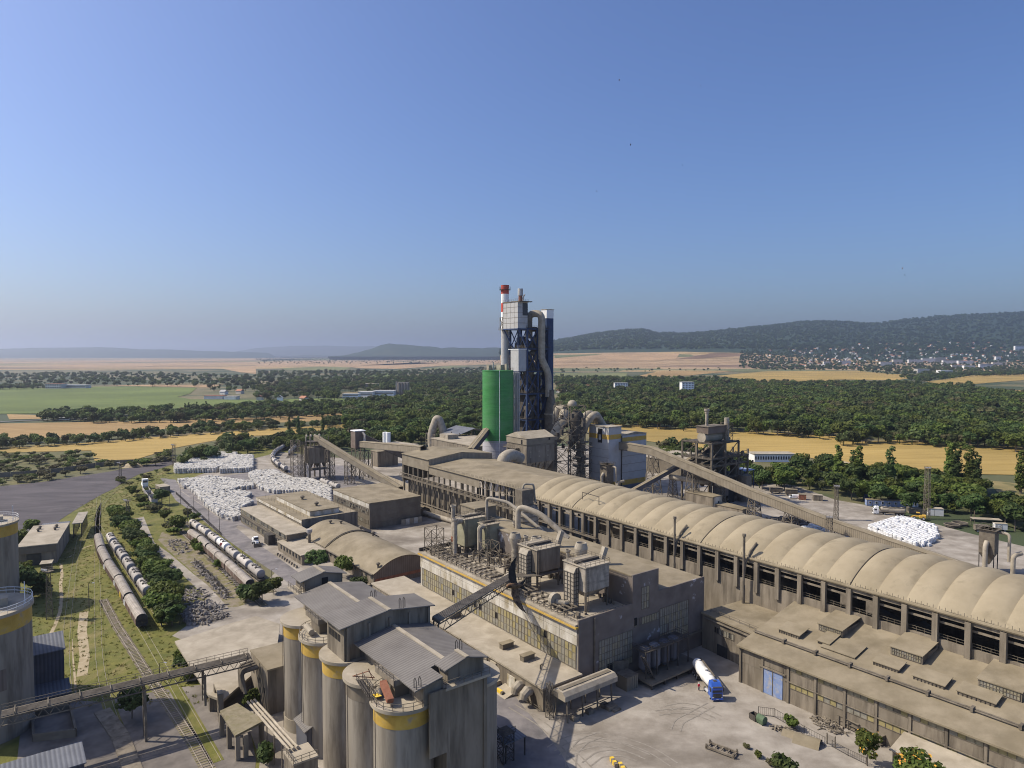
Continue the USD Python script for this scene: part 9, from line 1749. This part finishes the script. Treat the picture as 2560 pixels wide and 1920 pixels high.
# ---------------------------------------------------------------- birds
mat('swift_brown', (.16, .085, .04), (.24, .14, .075), scale=30., c3=(.05, .03, .018), s3=25., lo3=.45, hi3=.6); mat('swift_dark', (.022, .016, .012), (.05, .035, .025), scale=40.)
P = klass('swift')
def wing(pts_l, pts_t, sag):
    n = len(pts_l); V = []
    for k, (a, b) in enumerate(zip(pts_l, pts_t)):
        z = sag * (k / (n - 1)) ** 1.5; m_ = (np.array(a) * .6 + np.array(b) * .4); V += [[a[0], a[1], z], [m_[0], m_[1], z + .007 * (1 - k / n)], [b[0], b[1], z], [m_[0], m_[1], z - .004 * (1 - k / n)]]
    Fq = [[4 * k + j, 4 * k + (j + 1) % 4, 4 * (k + 1) + (j + 1) % 4, 4 * (k + 1) + j] for k in range(n - 1) for j in range(4)]
    return MB().add(V, Fq)
lead = [(.03, .012), (.055, .06), (.045, .12), (.01, .17), (-.05, .215)]; trail = [(-.035, .012), (-.03, .06), (-.03, .12), (-.035, .17), (-.052, .217)]
wl = wing(lead, trail, .03); put_class('wing', wl, 'swift_brown', P); wr = wing([(x, -y) for x, y in lead], [(x, -y) for x, y in trail], .03); wr.f = [f[:, ::-1] for f in wr.f]; put_class('wing', wr, 'swift_dark', P)
bm = MB().tube([(.085, 0, .0), (.078, 0, 0), (.05, 0, .002), (0, 0, 0), (-.05, 0, 0), (-.085, 0, 0)], [.003, .012, .02, .024, .016, .005], 12); put_class('body', bm, 'swift_brown', P)
for s_ in (-1, 1): t_ = MB(); t_.hexa([(-.06, s_ * .002, -.003), (-.06, s_ * .016, -.003), (-.15, s_ * .055, -.002), (-.10, s_ * .008, -.002)], [(-.06, s_ * .002, .003), (-.06, s_ * .016, .003), (-.15, s_ * .055, .002), (-.10, s_ * .008, .002)]); put_class('tail_feather', t_, 'swift_dark', P)
def bird(loc, R, label, sc=1.0, group=None):
    x = UsdGeom.Xform.Define(stage, numbered('/World', 'swift')); M = np.eye(4); M[:3, :3] = np.array(R).T * sc; M[3, :3] = loc
    x.AddTransformOp().Set(Gf.Matrix4d(*M.ravel().tolist())); x.GetPrim().GetReferences().AddInternalReference('/proto_swift'); x.GetPrim().SetInstanceable(True); tag(x.GetPrim(), label, 'bird', group)
head, tail, wa, wb = GZ(1256, 1466, 4.6), GZ(1310, 1463, 4.75), GZ(1307, 1400, 4.8), GZ(1276, 1533, 4.5)
ax = head - tail; ax /= np.linalg.norm(ax); ay = wb - wa; ay -= ax * (ay @ ax); ay /= np.linalg.norm(ay); az = np.cross(ax, ay)
bird((head * .45 + tail * .55), np.c_[ax, ay, az], 'brown swift flying close by with one wing up and one down', .92)
for i, (u, v, y) in enumerate([(1548, 200, 150), (1752, 214, 170), (1576, 362, 150), (2256, 671, 160), (2262, 688, 190), (1492, 478, 210), (1706, 413, 220)]):
    a = i * 1.7; bird(GZ(u, v, y), np.array([[cos(a), -sin(a) * .4, .3], [sin(a), cos(a) * .4, .1], [0, .9, .5]]), 'tiny dark bird far off in the clear blue sky', 1.5, 'distant birds in the sky')
